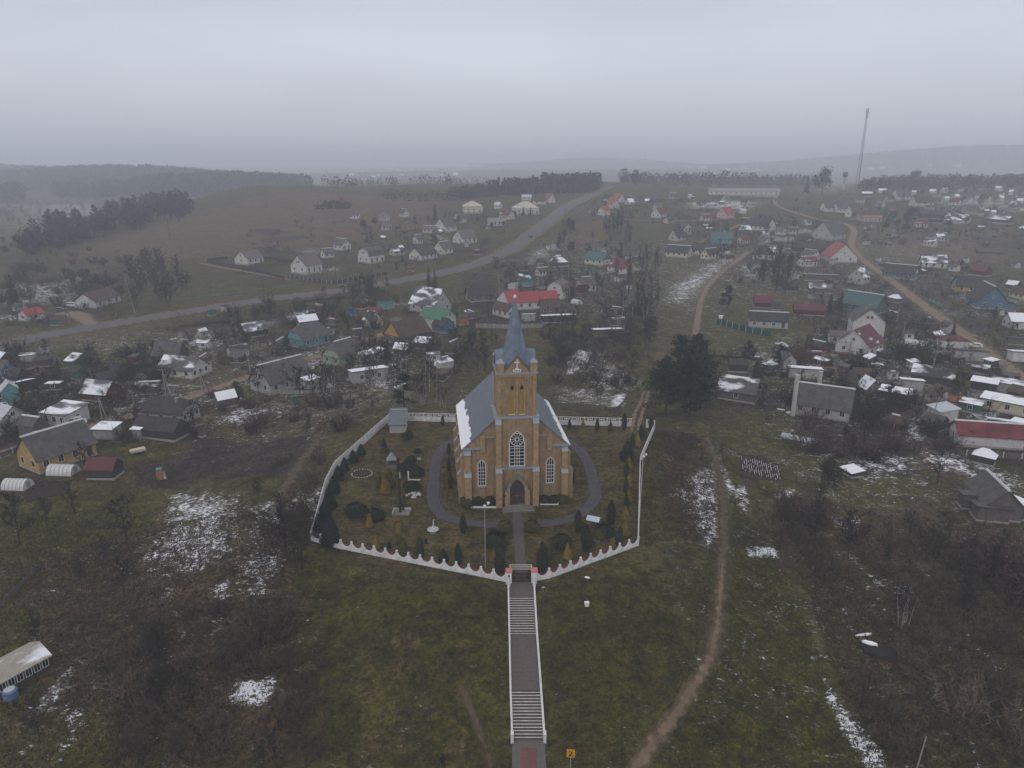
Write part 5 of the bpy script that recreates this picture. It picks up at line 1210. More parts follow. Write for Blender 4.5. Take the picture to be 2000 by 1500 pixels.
# --- the white barn on the ridge and the far town
h_(1450,384,134,5.2,.03,3.4,.24,'gable',white_w,mat('pale_slate',(.20,.20,.205),.8,.12),'very long white livestock barn on the ridge',(14,1,0),cat='barn')
h_(1513,382,16,1.3,.2,4.4,.4,'gable',white_w,pale_r,'small white block at the end of the livestock barn',(2,1,0),cat='farm building')
hut(1347,388,8,1.2,.2,3,.4,'gable',white_w,pale_r,'tiny white booth left of the livestock barn')
fr = random.Random(21)
for (x0, x1, y0, y1, n, lab, grp) in ((640, 820, 345, 357, 10, 'pale cottage at the edge of the far valley beyond the brown hill', 'cottages beyond the brown hill'), (640, 900, 330, 352, 14, 'pale low building in the misty far town left of centre', 'pale buildings in the far town'),
        (1290, 1560, 322, 344, 16, 'pale small house in the far misty settlement behind the barn', 'misty houses behind the barn'), (1690, 1880, 326, 334, 7, 'white house in the row under the far right wooded hill', 'white houses under the wooded hill'), (270, 410, 340, 372, 7, 'pale little house in the far left misty valley', 'pale houses in the left valley'),
        (1880, 2000, 372, 400, 8, 'small pale house on the far right hillside', 'houses on the far right hillside'), (1720, 1890, 372, 395, 6, 'small grey house high on the right slope', 'houses high on the right slope'), (1830, 2000, 408, 430, 7, 'dim grey house above the far right field', 'dim houses above the right field')):
    for i in range(n):
        px, py = fr.uniform(x0, x1), fr.uniform(y0, y1)
        hut(px, py, fr.uniform(8, 15) * (1 if y0 > 345 else .85), fr.uniform(1.2, 1.8), fr.uniform(-.6, .6), 3.2, .5, 'gable', fr.choice([white_w, white_w, cream_w, grey_w]), fr.choice([slate, full_s, pale_r, brown_r]), lab, cat='house', name='house', group=grp)
def block(px, py, wpx, hpx, label, m_=None):
    g = G(px, py); k = mpp(g); w, h = wpx * k, hpx * k; o = thing('apartment_block', label, 'apartment block', g)
    FOOT.append((g.x, g.y, w / 2))
    m = MB(); m.box(-w / 2, w / 2, 0, 13, -5, h, m_ or white_w); m.build('wall', o)
    m = MB(); m.box(-w / 2 - .4, w / 2 + .4, -.4, 13.4, h, h + .7, pale_r); m.build('roof', o)
    n = max(3, int(h / 3)); m = MB()
    for i in range(n): m.box(-w / 2 + 1, w / 2 - 1, -.12, -.02, h * (i + .35) / n, h * (i + .7) / n, mat('dim_window', (.2, .21, .23), .5, .3))
    m.build('window_band', o)
block(935, 326, 46, 8, 'pale long apartment block in the misty town, widest in view')
block(1030, 318, 6, 10, 'narrow pale tower block alone in the mist')
block(1155, 317, 30, 5, 'low pale hall in the mist before the far wood')
block(1222, 320, 36, 10, 'pale yellow-grey apartment block right in the misty town')
block(880, 322, 14, 8, 'small pale apartment block left of the long block')
block(738, 322, 20, 14, 'pale factory building at the foot of the far chimney', cream_w)
block(790, 326, 26, 8, 'wide pale factory hall right of the far chimney', cream_w)
block(1342, 318, 44, 4, 'long faint hall at the foot of the right far wood')
# ------------------------------------------------------------------ chimney stacks of the two-chimney house, masts, poles, cars, greenhouses
chs = mat('white_brick_stack', (.42, .40, .38), .9, .2, 2)
for (px, py, hp, lab) in ((1548, 812, 76, 'tall whitewashed chimney stack at the left end of the long pale house'), (1597, 772, 44, 'whitewashed chimney stack rising behind the long pale house ridge')):
    g = G(px, py); k = mpp(g); h = hp * k / .93; o = thing('chimney_stack', lab, 'chimney', g)
    m = MB(); m.box(-.42, .42, -.4, .4, -.8, h, chs); m.build('stack', o); m = MB(); m.box(-.52, .52, -.5, .5, h, h + .22, chs); m.build('cap', o)
def hoop(px, py, s, asp, g, hk, label, film=film_m, ribs=6, name='greenhouse'):
    p = G(px, py); az = math.atan((px - 1000) / F); w_ = s * mpp(p); a = math.atan2(abs(g) * asp, max(1 - abs(g), 1e-3)); Wd = w_ / (asp * math.cos(a) + math.sin(a)); Ln = asp * Wd
    half = (Ln * math.sin(a) + Wd * math.cos(a)) / 2; ang = (a if g >= 0 else math.pi - a) - az
    c = p + Vector((math.sin(az), math.cos(az), 0)) * half * .92; c.z = gz(c.x, c.y); o = thing(name, label, 'greenhouse', c, ang); FOOT.append((c.x, c.y, .5 * math.hypot(Ln, Wd)))
    h = hk * Wd; n = 12; pr = [(Wd / 2 * math.cos(math.pi * i / n), h * math.sin(math.pi * i / n)) for i in range(n + 1)]
    m = MB(); m.X = Matrix.Rotation(R(90), 4, 'Z')
    m.prism(pr, -Ln / 2, Ln / 2, film); m.build('cover', o)
    m = MB(); m.X = Matrix.Rotation(R(90), 4, 'Z')
    for i in range(ribs + 1):
        y = -Ln / 2 + Ln * i / ribs
        for (x0, z0), (x1, z1) in zip(pr, pr[1:]): m.tube((x0 * 1.01, y, z0 * 1.01), (x1 * 1.01, y, z1 * 1.01), .045, .045, plinth_m, 4)
    m.build('hoops', o)
    m = MB(); m.box(-Ln / 2 - .1, Ln / 2 + .1, -Wd / 2 - .1, Wd / 2 + .1, -.6, .15, wood_w); m.build('base', o)
    for e in (-1, 1):
        m = MB(); m.box(e * (Ln / 2 + .03) - .03, e * (Ln / 2 + .03) + .03, -.5, .5, .1, h * .8, plinth_m); m.build('door', o)
hoop(125, 934, 60, 1.7, -.3, .62, 'white hoop greenhouse at the wall of the ochre house')
hoop(36, 962, 56, 1.5, -.35, .62, 'white hoop greenhouse beside the snow-lined vegetable beds')
hoop(1126, 596, 24, 1.3, -.5, .6, 'white domed greenhouse at the end of the red farm building')
hoop(1789, 675, 40, 2.1, -.06, .5, 'white hoop tunnel in the garden right of the double house')
hoop(860, 718, 26, 1.2, -.3, .55, 'snow-covered hoop tunnel, front one of two under birches', snow_m)
hoop(846, 704, 18, 1.2, -.3, .6, 'snow-covered hoop tunnel, rear one of two under birches', full_s)
hoop(155, 756, 46, 2.4, .2, .5, 'bare frame-like greenhouse of dull film behind the maroon barn', mat('dull_film', (.10, .095, .085), .7, .3))
hoop(1565, 866, 78, 3.6, -.06, .42, 'long low glazed greenhouse with white-blue roof by the snowy plots', mat('blue_film', (.36, .42, .47), .4, .25))
hoop(1419, 498, 16, 1.2, -.4, .6, 'small white hoop tunnel beside the very long house')
# pavilion bottom left
p = G(33, 1322)
o = thing('glazed_pavilion', 'long garden pavilion with pale felt roof and many windows in the lower left corner', 'pavilion', (p.x, p.y, p.z), R(60)); FOOT.append((p.x, p.y, 5))
felt = mat('pale_felt', (.30, .28, .24), .9, .15, .6, snow=.25, snow_scale=.5, bands=('X', 1.2, .1))
m = MB(); m.box(-2.9, 2.9, -2.1, 2.1, -1.2, 2.0, mat('dark_boards', (.05, .048, .045), .9, .2)); m.X = Matrix.Rotation(R(90), 4, 'Z'); m.prism([(-2.1, 2.0), (2.1, 2.0), (0, 2.9)], -2.9, 2.9, white_w); m.build('wall', o)
m = MB(); m.X = Matrix.Rotation(R(90), 4, 'Z')
for s in (-1, 1):
    q = [(s * 2.5, 1.86), (0, 2.95), (0, 3.07), (s * 2.5, 1.98)]; m.prism(q if s < 0 else q[::-1], -3.2, 3.2, felt)
m.build('roof', o)
for side, n, l in ((0, 6, 2.9), (2, 7, 2.9), (1, 3, 2.1), (3, 3, 2.1)):
    X = Matrix.Rotation(R(90) * side, 4, 'Z') @ Matrix.Translation((0, -(2.1 if side % 2 == 0 else 2.9) - .01, 0))
    for i in range(n): add_window(o, X, -l + 2 * l * (i + .5) / n, .75, 2 * l / n * .62, .95, True)
p = G(22, 1362); o = thing('water_barrel', 'blue plastic barrel with pale lid in front of the garden pavilion', 'barrel', p)
m = MB(); m.lathe([(.78, -.3), (.82, .3), (.8, 1.0), (.6, 1.15)], mat('barrel_blue', (.08, .15, .25), .5, .12), 14); m.build('body', o); m = MB(); m.lathe([(.6, 1.15), (.58, 1.22), (.1, 1.26)], pale_r, 14); m.build('lid', o)
m = MB(); m.box(-.1, .1, -.86, -.76, .5, .62, pinkc); m.build('handle', o)
# ---- cars
tyre = mat('tyre', (.012, .012, .012), .9, .1)
def car(px, py, ang, col, label, Ln=4.4, van=False, group=None, dark=False):
    g = G(px, py); o = thing('parked_car' if not van else 'minibus', label, 'van' if van else 'car', (g.x, g.y, g.z), R(ang), group)
    cm = mat('car_paint_' + ''.join('%02d' % int(c * 99) for c in col), col, .3, .06, .5, spec=.5)
    l = Ln / 2; w = .86; m = MB(); m.X = Matrix.Rotation(0, 4, 'Z')
    if van: prof = [(-l, .35), (l, .35), (l, .95), (l * .82, 1.15), (l * .58, 1.85), (l * .4, 1.98), (-l * .95, 1.98), (-l, 1.3)]
    else: prof = [(-l, .3), (l, .3), (l, .72), (l * .92, .82), (l * .45, .92), (l * .12, 1.42), (-l * .62, 1.42), (-l * .92, .95), (-l, .85)]
    m.prism(prof, -w, w, cm); m.build('body', o)
    if van: wins = [[(-l * .9, 1.3), (-l * .5, 1.3), (-l * .5, 1.78), (-l * .9, 1.78)], [(-l * .45, 1.3), (-l * .02, 1.3), (-l * .02, 1.78), (-l * .45, 1.78)], [(l * .05, 1.3), (l * .68, 1.3), (l * .5, 1.78), (l * .05, 1.78)]]
    else: wins = [[(-l * .72, .95), (-l * .2, .95), (-l * .2, 1.34), (-l * .58, 1.34)], [(-l * .15, .95), (l * .36, .95), (l * .1, 1.34), (-l * .15, 1.34)]]
    for wv in wins:
        m = MB(); m.prism(wv, -w - .012, -w - .002, glass); m.prism(wv, w + .002, w + .012, glass); m.build('side_window', o)
    a, b = ((l * .80, 1.2), (l * .6, 1.82)) if van else ((l * .46, .95), (l * .16, 1.38))
    m = MB(); m.face([(a[0] + .02, -w * .88, a[1]), (a[0] + .02, w * .88, a[1]), (b[0] + .03, w * .82, b[1]), (b[0] + .03, -w * .82, b[1])], glass); m.build('windscreen', o)
    for sx in (-.62, .62):
        for sy in (-1, 1):
            m = MB(); m.tube((sx * l, sy * (w - .16), .32), (sx * l, sy * (w + .03), .32), .32, .32, tyre, 12); wo = m.build('wheel', o)
            m = MB(); m.tube((sx * l, sy * (w + .02), .32), (sx * l, sy * (w + .045), .32), .17, .17, plinth_m, 8); m.build('rim', wo)
    for sy in (-.55, .55):
        m = MB(); m.box(l - .02, l + .03, sy - .16, sy + .16, .6, .74, white_p); m.build('headlight', o)
    return o
car(147, 830, 32, (.60, .61, .64), 'white minibus parked before the brown garage door', 4.9, True)
car(142, 599, -10, (.58, .58, .58), 'white van on the sandy yard left of the low white house', 4.2, True)
car(153, 607, 5, (.05, .05, .055), 'dark car on the sandy yard in front of the low white house')
car(118, 607, 20, (.10, .10, .11), 'snow-dusted dark car at the left edge of the sandy yard')
car(668, 562, 38, (.03, .035, .035), 'dark car driving on the main road below the fenced lawn')
car(801, 534, 170, (.26, .045, .04), 'dull red car parked beside the road near the white mansard house', 4.2)
car(1036, 464, 60, (.03, .03, .04), 'small dark car far along the climbing main road')
car(1904, 678, 150, (.60, .60, .62), 'white car parked on the dirt road beside the garages')
# ---- poles
def pole(px, py, top, label, legs=1, lean=0, arm=True, mt=None, group=None, r=.13, brace=False):
    g = G(px, py); h = (py - top) * mpp(g) / .93; o = thing('utility_pole', label, 'utility pole', g, 0, group); mt = mt or mat('weathered_pole', (.24, .235, .225), .9, .2, 2)
    k = lean
    m = MB(); m.tube((0, 0, -.5), (k, 0, h), r, r * .7, mt, 6); m.build('post', o)
    if legs == 2: m = MB(); m.tube((1.3, .3, -.5), (.12 + k, 0, h * .93), r, r * .7, mt, 6); m.build('brace', o)
    if brace: m = MB(); m.tube((h * .55, -1.5, -.5), (k, 0, h * .8), r, r * .7, mt, 6); m.build('brace', o)
    if arm:
        m = MB(); m.box(k - .65, k + .65, -.05, .05, h - .45, h - .36, wood_w); ao = m.build('cross_arm', o)
        for x in (-.55, 0, .55): m = MB(); m.lathe([(.04, h - .36), (.06, h - .28), (.03, h - .2)], white_p, 6, (k + x, 0)); m.build('insulator', ao)
brown_t = mat('tarred_timber', (.035, .028, .024), .9, .25)
PL = [(325,778,722,'twin-legged pale pole before the whitewashed cottage',2,0,None),(395,766,728,'slim twin-legged pole right of the whitewashed cottage',2,0,None),(201,828,776,'twin-legged pole at the lane corner right of the white garage',2,0,None),(83,834,800,'short pale pole left of the white garage',1,-.3,None),(489,726,683,'pale pole standing in weeds left of the large grey-roofed house',1,-.4,None),
 (622,688,650,'pale pole in front of the teal timber house',1,0,None),(668,672,645,'thin pole behind the pale green cottage',1,0,None),(131,628,596,'dark braced pole on the sandy yard by the road',1,0,brown_t),(264,612,540,'tall leaning pale pole among trees by the road',1,-2.2,None),(332,468,430,'dark pole on the edge of the brown field',1,0,brown_t),
 (522,405,370,'dark pole high on the brown hill left',1,-.3,brown_t),(659,372,345,'dark pole on the crest of the brown hill',1,0,brown_t),(515,568,545,'dark thin pole in the field left of the fenced lawn',1,0,brown_t),(640,545,495,'dark pole in front of the two-storey purple-roofed house',1,0,brown_t),(657,550,512,'thin dark pole on the fenced road lawn',1,0,brown_t),
 (1102,450,410,'dark pole beside the climbing road right side',1,0,brown_t),(975,590,540,'pale pole left behind the red farm building',1,0,None),(1050,575,540,'pale pole behind the red farm building ridge',1,0,None),(1110,540,520,'short pole by the snow-lidded sheds',1,0,None),
 (1781,590,555,'pale pole beside the dirt road by the dark plot',1,.3,None),(1820,588,555,'pole in the plot left of the blue timber house',1,.2,brown_t),(1751,628,598,'pale pole in garden left of the dirt road',1,.6,None),(1757,672,632,'pale pole beside the hoop tunnel',1,1.0,None),(1895,642,612,'pole on the verge below the blue timber house',1,.4,brown_t),(1736,530,512,'short pole by the dark-roofed light-blue ended house',1,0,None),
 (1815,828,778,'pale pole beside the garage with red doors',1,1.2,None),(1697,788,752,'short pale pole by the open-fronted barn',1,.4,None),(1923,665,655,'stub pole on the far verge near the white car',1,0,None),(1860,650,625,'brown pole on the dirt road verge',1,.2,brown_t),(1474,440,405,'faint pole by the upper lane',1,0,brown_t),(1505,415,385,'faint pole below the livestock barn',1,0,brown_t)]
for (px, py, top, lab, lg, ln, mt_) in PL: pole(px, py, top, lab, lg, ln, True, mt_, brace=(px == 131))
pole(1788, 1508, 1428, 'thin pale pole at the lower right border of the photo', 1, .35, False, None, r=.09)
pole(1449, 1500, 1463, 'short dark stake in the grass right of the path', 1, 0, False, brown_t, r=.06)
# ---- radio mast on the ridge
g = G(1673, 374); k = mpp(g); h = 152 * k
o = thing('radio_mast', 'tall thin red and grey lattice radio mast on the right ridge', 'mast', g)
mastr = mat('mast_red', (.12, .05, .05), .7, .15); mastg = mat('mast_grey', (.09, .09, .10), .7, .15)
b0, b1 = 2.1, .75; nseg = 22
for part, (i0, i1), mm in (('lower_section', (0, 8), mastr), ('middle_section', (8, 15), mastg), ('upper_section', (15, 22), mastr)):
    m = MB()
    for i in range(i0, i1):
        z0, z1 = h * i / nseg, h * (i + 1) / nseg; w0, w1 = b0 + (b1 - b0) * i / nseg, b0 + (b1 - b0) * (i + 1) / nseg
        q0 = [(w0 * math.cos(a), w0 * math.sin(a), z0) for a in (0.5, 2.6, 4.7)]; q1 = [(w1 * math.cos(a), w1 * math.sin(a), z1) for a in (0.5, 2.6, 4.7)]
        for j in range(3): m.tube(q0[j], q1[j], .16, .16, mm, 4); m.tube(q0[j], q1[(j + 1) % 3], .085, .085, mm, 4); m.tube(q1[j], q1[(j + 1) % 3], .085, .085, mm, 4)
    m.build(part, o)
for z, r_, n in ((.985, 1.5, 3), (.95, 1.4, 3), (.90, 1.3, 3)):
    for i in range(n):
        a = 2 * math.pi * i / n + z * 9; m = MB(); m.X = Matrix.Translation((r_ * math.cos(a), r_ * math.sin(a), h * z)) @ Matrix.Rotation(a, 4, 'Z'); m.box(-.2, .25, -.3, .3, -1.6, 1.6, concrete); m.build('antenna', o)
for z in (.62, .66):
    m = MB(); m.X = Matrix.Translation((-1.6, -.4, h * z)) @ Matrix.Rotation(R(70), 4, 'Y'); m.lathe([(.05, -.3), (.9, .1), (.95, .2)], concrete, 12); m.build('dish', o)
g = G(1647, 371); o = thing('water_tower', 'dark slim water tower left of the mast', 'tower', g); kk = mpp(g)
m = MB(); m.lathe([(1.6, -1), (1.3, 24 * kk)], grey_w, 10); m.build('shaft', o); m = MB(); m.lathe([(1.8, 24 * kk), (2.6, 27 * kk), (2.6, 33 * kk), (1, 34 * kk)], wood_w, 12); m.build('tank', o)
for (px, py, top, lab) in ((737, 324, 290, 'tall thin far chimney fading in the mist above the factory'), (838, 312, 304, 'second shorter faint chimney in the misty town'), (1258, 318, 298, 'pale thin chimney faint in mist beside the block')):
    g = G(px, py); kk = mpp(g); o = thing('factory_chimney', lab, 'chimney', g); hh = (py - top) * kk
    m = MB(); m.tube((0, 0, -3), (0, 0, hh), 2.2, 1.3, grey_w, 8); m.build('stack', o); m = MB(); m.tube((0, 0, hh), (0, 0, hh + 1.5), 1.6, 1.6, mastr, 8); m.build('rim', o)
# ---- fences in the village
def runfence(px, label, mt, h=1.5, n=None, name='fence', gap=False, th=.04):
    P = [G(*p) for p in px]; o = thing(name, label, 'fence', P[0])
    tot = 0
    for a, b in zip(P, P[1:]):
        l = math.hypot(b.x - a.x, b.y - a.y); k_ = max(2, int(l / 3.0)); k_ = min(k_, 40)
        for i in range(k_):
            q0 = a + (b - a) * (i / k_); q1 = a + (b - a) * ((i + 1) / k_); q0.z = gz(q0.x, q0.y); q1.z = gz(q1.x, q1.y)
            v = q1 - q0; ll = math.hypot(v.x, v.y); m = MB(); X = Matrix.Translation(q0 - P[0]) @ Matrix.Rotation(math.atan2(v.y, v.x), 4, 'Z'); sh = Matrix.Identity(4); sh[2][0] = v.z / ll; m.X = X @ sh
            if gap:
                for z in (.3, .8): m.box(0, ll, -.03, .03, h * z, h * z + .1, mt)
                for j in range(8): x = ll * (j + .5) / 8; m.box(x - .07, x + .07, -.05, -.03, .1, h, mt)
            else: m.box(.0, ll, -th, th, -.3, h, mt)
            m.build('panel', o)
            m = MB(); m.X = X; m.box(-.09, .09, -.10, .10, -.4, h + .15, gap and mt or concrete if mt is not dark_w else dark_w); m.build('post', o)
    return o
runfence([(405,513),(440,520),(500,532),(556,546)], 'dark solid fence below the new white house', dark_w, 1.7)
runfence([(406,511),(444,506)], 'short dark fence left of the new white house', dark_w, 1.7)
runfence([(515,505),(560,512),(580,512)], 'dark fence behind the new house lawn', dark_w, 1.7)
runfence([(568,543),(610,550),(648,555),(700,546),(756,537)], 'dark fence with pale posts around the fenced road lawn', mat('dark_mesh_panel', (.04, .045, .04), .8, .2), 1.6)
runfence([(335,590),(400,581),(460,575),(520,566),(590,556)], 'pale green picket fence along the far side of the road', mat('green_pickets', (.10,.15,.12), .8, .2), 1.2, gap=True)
runfence([(930,640),(1000,642),(1060,640)], 'grey board fence right behind the spire', mat('grey_boards', (.20, .20, .21), .85, .2), 1.6)
runfence([(1398,632),(1430,641),(1470,651),(1505,657)], 'dark green netting fence beside the farmhouse lawn', mat('green_net', (.010, .055, .042), .8, .2), 2.0)
runfence([(1815,588),(1840,600)], 'bright green garden fence at the dirt road verge', mat('mint_fence', (.05, .24, .16), .8, .2), 1.4)
runfence([(1925,702),(1955,722),(1975,738)], 'pale slab fence along the dirt road near the block garage', concrete, 1.3)
runfence([(480,752),(560,770),(620,768)], 'low grey slab fence in front of the large grey-roofed house', plinth_m, 1.0)
runfence([(0,1190),(30,1160),(65,1122),(80,1112)], 'pale leaning board fence at the left border below the orchard', wood_w, 1.0, gap=True)
runfence([(700,505),(740,500),(760,506)], 'thin grey fence behind the white mansard house', wood_w, 1.0, gap=True)
runfence([(0,895),(50,876)], 'grey plank fence beside the lane at left border', wood_w, 1.1)
runfence([(1075,800),(1150,802),(1215,800)], 'thin wire and stake fence behind the church yard', wood_w, .9, gap=True)
runfence([(1190,826),(1224,777),(1234,745)], 'leaning stake fence beside the back track', wood_w, .8, gap=True)
# ---- yellow sign, person, trailer and other small things
p = G(1114, 1502); p2 = p
o = thing('warning_sign', 'square orange-yellow warning sign on a thin pole in the grass', 'sign', p, R(-6)); k = mpp(p)
m = MB(); m.tube((0, 0, -.3), (0, 0, 2.2), .035, .035, concrete, 6); m.build('pole', o)
m = MB(); m.box(-.42, .42, -.06, -.03, 1.55, 2.55, mat('sign_yellow', (.62, .27, .012), .5, .08)); pl = m.build('plate', o)
m = MB()
for q in (((-.2, 2.2), (.05, 2.2), (.05, 2.32), (-.2, 2.32)), ((-.05, 1.95), (.1, 1.9), (.2, 2.22), (.08, 2.25)), ((-.24, 1.7), (.02, 1.7), (-.02, 1.95), (-.2, 1.9)), ((.1, 1.72), (.25, 1.72), (.2, 1.85), (.1, 1.85))): m.prism(list(q), -.068, -.061, iron)
m.build('pictogram', pl)
# person at the lower edge: one skinned body
g = G(865, 1499)
def person(loc, rz, label):
    J = {'pel': (0, 0, .92, .14), 'chest': (0, .02, 1.28, .17), 'neck': (0, .02, 1.48, .07), 'head': (0, .0, 1.62, .105), 'top': (0, .0, 1.72, .08), 'shl': (-.19, .02, 1.40, .075), 'ell': (-.27, .03, 1.14, .055), 'hal': (-.27, -.05, .90, .04),
         'shr': (.19, .02, 1.40, .075), 'elr': (.27, .05, 1.14, .055), 'har': (.25, .0, .90, .04), 'hil': (-.1, 0, .88, .1), 'knl': (-.11, -.07, .5, .07), 'anl': (-.11, .02, .09, .05), 'tol': (-.12, -.15, .04, .045), 'hir': (.1, 0, .88, .1), 'knr': (.11, -.02, .5, .07), 'anr': (.11, .12, .1, .05), 'tor': (.12, -.03, .04, .045)}
    E = [('pel', 'chest'), ('chest', 'neck'), ('neck', 'head'), ('head', 'top'), ('chest', 'shl'), ('shl', 'ell'), ('ell', 'hal'), ('chest', 'shr'), ('shr', 'elr'), ('elr', 'har'), ('pel', 'hil'), ('hil', 'knl'), ('knl', 'anl'), ('anl', 'tol'), ('pel', 'hir'), ('hir', 'knr'), ('knr', 'anr'), ('anr', 'tor')]
    ks = list(J); me = bpy.data.meshes.new('person'); me.from_pydata([J[q][:3] for q in ks], [(ks.index(a), ks.index(b)) for a, b in E], [])
    o = bpy.data.objects.new('person', me); C.objects.link(o); me.materials.append(mat('dark_clothing', (.018, .018, .022), .9, .2))
    md = o.modifiers.new('skin', 'SKIN')
    for i, q in enumerate(ks): r = J[q][3]; me.skin_vertices[0].data[i].radius = (r, r); me.skin_vertices[0].data[i].use_root = (q == 'pel')
    o.modifiers.new('sub', 'SUBSURF').levels = 1
    o.location = loc; o.rotation_euler.z = rz; tag(o, label, 'person')
    m = MB(); m.lathe([(.11, 1.63), (.125, 1.68), (.1, 1.76), (.03, 1.79)], mat('dark_cap', (.02, .02, .022), .9, .1), 10); m.build('cap', o)
person(g, R(20), 'person in dark clothing standing on the grass at the lower edge')
g = G(270, 886)
o = thing('trailer', 'cream flat trailer with drawbar parked on the grass', 'trailer', g, R(38))
m = MB(); m.box(-1.5, 1.5, -.8, .8, .6, 1.05, cream_r); m.box(-1.35, 1.35, -.68, .68, 1.05, 1.12, cream_w); m.build('body', o)
m = MB(); m.tube((-1.5, -.5, .65), (-2.7, 0, .5), .05, .05, rust); m.tube((-1.5, .5, .65), (-2.7, 0, .5), .05, .05, rust); m.build('drawbar', o)
for s in (-1, 1): m = MB(); m.tube((.1, s * .75, .33), (.1, s * .95, .33), .33, .33, tyre, 12); m.build('wheel', o)
m = MB(); m.tube((1.3, -.7, .6), (1.5, -.9, 0), .04, .04, plinth_m); m.tube((1.3, .7, .6), (1.5, .9, 0), .04, .04, plinth_m); m.build('support_leg', o)
g = G(313, 935)
o = thing('garden_shower', 'orange box with teal barrel on top and a leaning sheet in the garden', 'garden shower', g, R(20))
m = MB(); m.box(-.55, .55, -.55, .55, -.1, 1.7, mat('orange_board', (.30, .13, .03), .8, .2)); m.build('cabin', o); m = MB(); m.X = Matrix.Translation((-.5, 0, 2.05)) @ Matrix.Rotation(R(90), 4, 'Y'); m.lathe([(.3, 0), (.36, .15), (.36, .85), (.3, 1)], mat('teal_barrel', (.10, .24, .26), .5, .1), 10); m.build('barrel', o)
m = MB(); m.face([(.7, -.5, 0), (1.2, -.5, 0), (.9, .3, 1.4), (.5, .3, 1.4)], plinth_m); m.face([(.7, -.47, 0), (.5, .33, 1.4), (.9, .33, 1.4), (1.2, -.47, 0)], plinth_m); m.build('sheet', o)
def debris(px, py, label, mt, L_, W_, hh, rz=0, name='snow_slab', cat='snow patch', dz=0):
    g = G(px, py); m = MB(); n = 14; rr = random.Random(int(px * 7 + py)); rad = [rr.uniform(.75, 1.1) for _ in range(n)]
    lo = [m.pt((L_ / 2 * rad[i] * math.cos(2 * math.pi * i / n), W_ / 2 * rad[i] * math.sin(2 * math.pi * i / n), -.1)) for i in range(n)]
    hi = [m.pt((L_ / 2 * .8 * rad[i] * math.cos(2 * math.pi * i / n), W_ / 2 * .8 * rad[i] * math.sin(2 * math.pi * i / n), hh * rr.uniform(.6, 1))) for i in range(n)]
    for i in range(n): j = (i + 1) % n; m.poly((lo[i], lo[j], hi[j], hi[i]), mt)
    m.poly(hi, mt); o = m.build(name, None, g + Vector((0, 0, dz)), R(rz)); tag(o, label, cat); return o
debris(1147, 1128, 'small ragged snow patch right of the gate', snow_m, 1.0, .5, .08, -20)
g = G(1146, 1183); o = thing('white_box', 'small white square box standing alone on the dark slope', 'box', g, R(8)); m = MB(); m.box(-.28, .28, -.2, .2, -.1, .5, white_p); m.build('body', o); m = MB(); m.box(-.3, .3, -.22, .22, .5, .55, snow_m); m.build('lid', o)
debris(1918, 443, 'white heap of snow at the edge of the far right field', snow_m, 7, 4, 1.2, 0, 'snow_heap', 'snow heap')
debris(1698, 1262, 'white snow patch on top of the dark weed mound', snow_m, 2.0, .8, .12, -25, dz=.5)
debris(1684, 1240, 'narrow arc of snow behind the dark weed mound', snow_m, 3.6, .5, .12, 12)
debris(720, 741, 'snow-covered heap in front of the white brick flat shed', snow_m, 4.5, 2, .7, 0, 'snow_heap', 'snow heap')
debris(1525, 800, 'white sheet lying askew left of the two chimney house', white_p, 2.6, .9, .2, -30, 'white_sheet', 'sheet')
debris(1540, 806, 'second white sheet lying crosswise left of the two chimney house', white_p, 1.8, 1.2, .25, 40, 'white_sheet', 'sheet')
debris(540, 1168, 'log-like dark strip bordering the snowy plot', dark_w, 9, .6, .3, 5, 'log_pile', 'log')
# pile of dark branches with snow at right
debris(1712, 1272, 'dark ring-shaped pit of weeds with snow rim right of the path', mat('dark_weeds', (.018, .014, .011), .95, .3), 5.2, 3.6, .5, -20, 'weed_mound', 'mound')
for i, px in enumerate((1836, 1851, 1866, 1881)):
    g = G(px, 782); o = thing('metal_sheet', ['first', 'second', 'third', 'fourth'][i] + ' rusty roofing sheet from the left in the leaning row', 'metal sheet', g, R(-8)); m = MB(); m.face([(-1.1, -1.1, .1), (1.1, -1.1, .1), (1.1, 1.1, .9), (-1.1, 1.1, .9)], rust); m.face([(-1.1, -1.1, .05), (-1.1, 1.1, .85), (1.1, 1.1, .85), (1.1, -1.1, .05)], rust); m.build('sheet', o)
    m = MB(); m.box(-1, -.9, .9, 1, -.1, .8, wood_w); m.box(.9, 1, .9, 1, -.1, .8, wood_w); m.build('prop', o)
g = G(1408, 627); o = thing('tractor', 'small red machine with white cab at the end of the green netting', 'tractor', g, R(60))
m = MB(); m.box(-1.2, 1.3, -.45, .45, .5, 1.15, red_r); m.build('body', o); m = MB(); m.box(-1.1, .1, -.7, .7, 1.15, 2.2, white_p); m.build('cab', o); m = MB(); m.box(-1.25, .25, -.8, .8, 2.2, 2.3, snow_m); m.build('cab_roof', o)
for x, r_ in ((-.7, .7), (1.0, .42)):
    for s in (-1, 1): m = MB(); m.tube((x, s * .55, r_), (x, s * .85, r_), r_, r_, tyre, 12); m.build('wheel', o)
def bedX(g, rz, x, y, axis):
    # lay a bed on the sloping ground: lift at its middle, tilt along its length
    def zz(a, b): return gz(g.x + a * math.cos(rz) - b * math.sin(rz), g.y + a * math.sin(rz) + b * math.cos(rz)) - g.z
    M = Matrix.Identity(4)
    if axis: s = (zz(x, y + 3) - zz(x, y - 3)) / 6; M[2][1] = s; M[2][3] = zz(x, y) - s * y
    else: s = (zz(x + 3, y) - zz(x - 3, y)) / 6; M[2][0] = s; M[2][3] = zz(x, y) - s * x
    return M
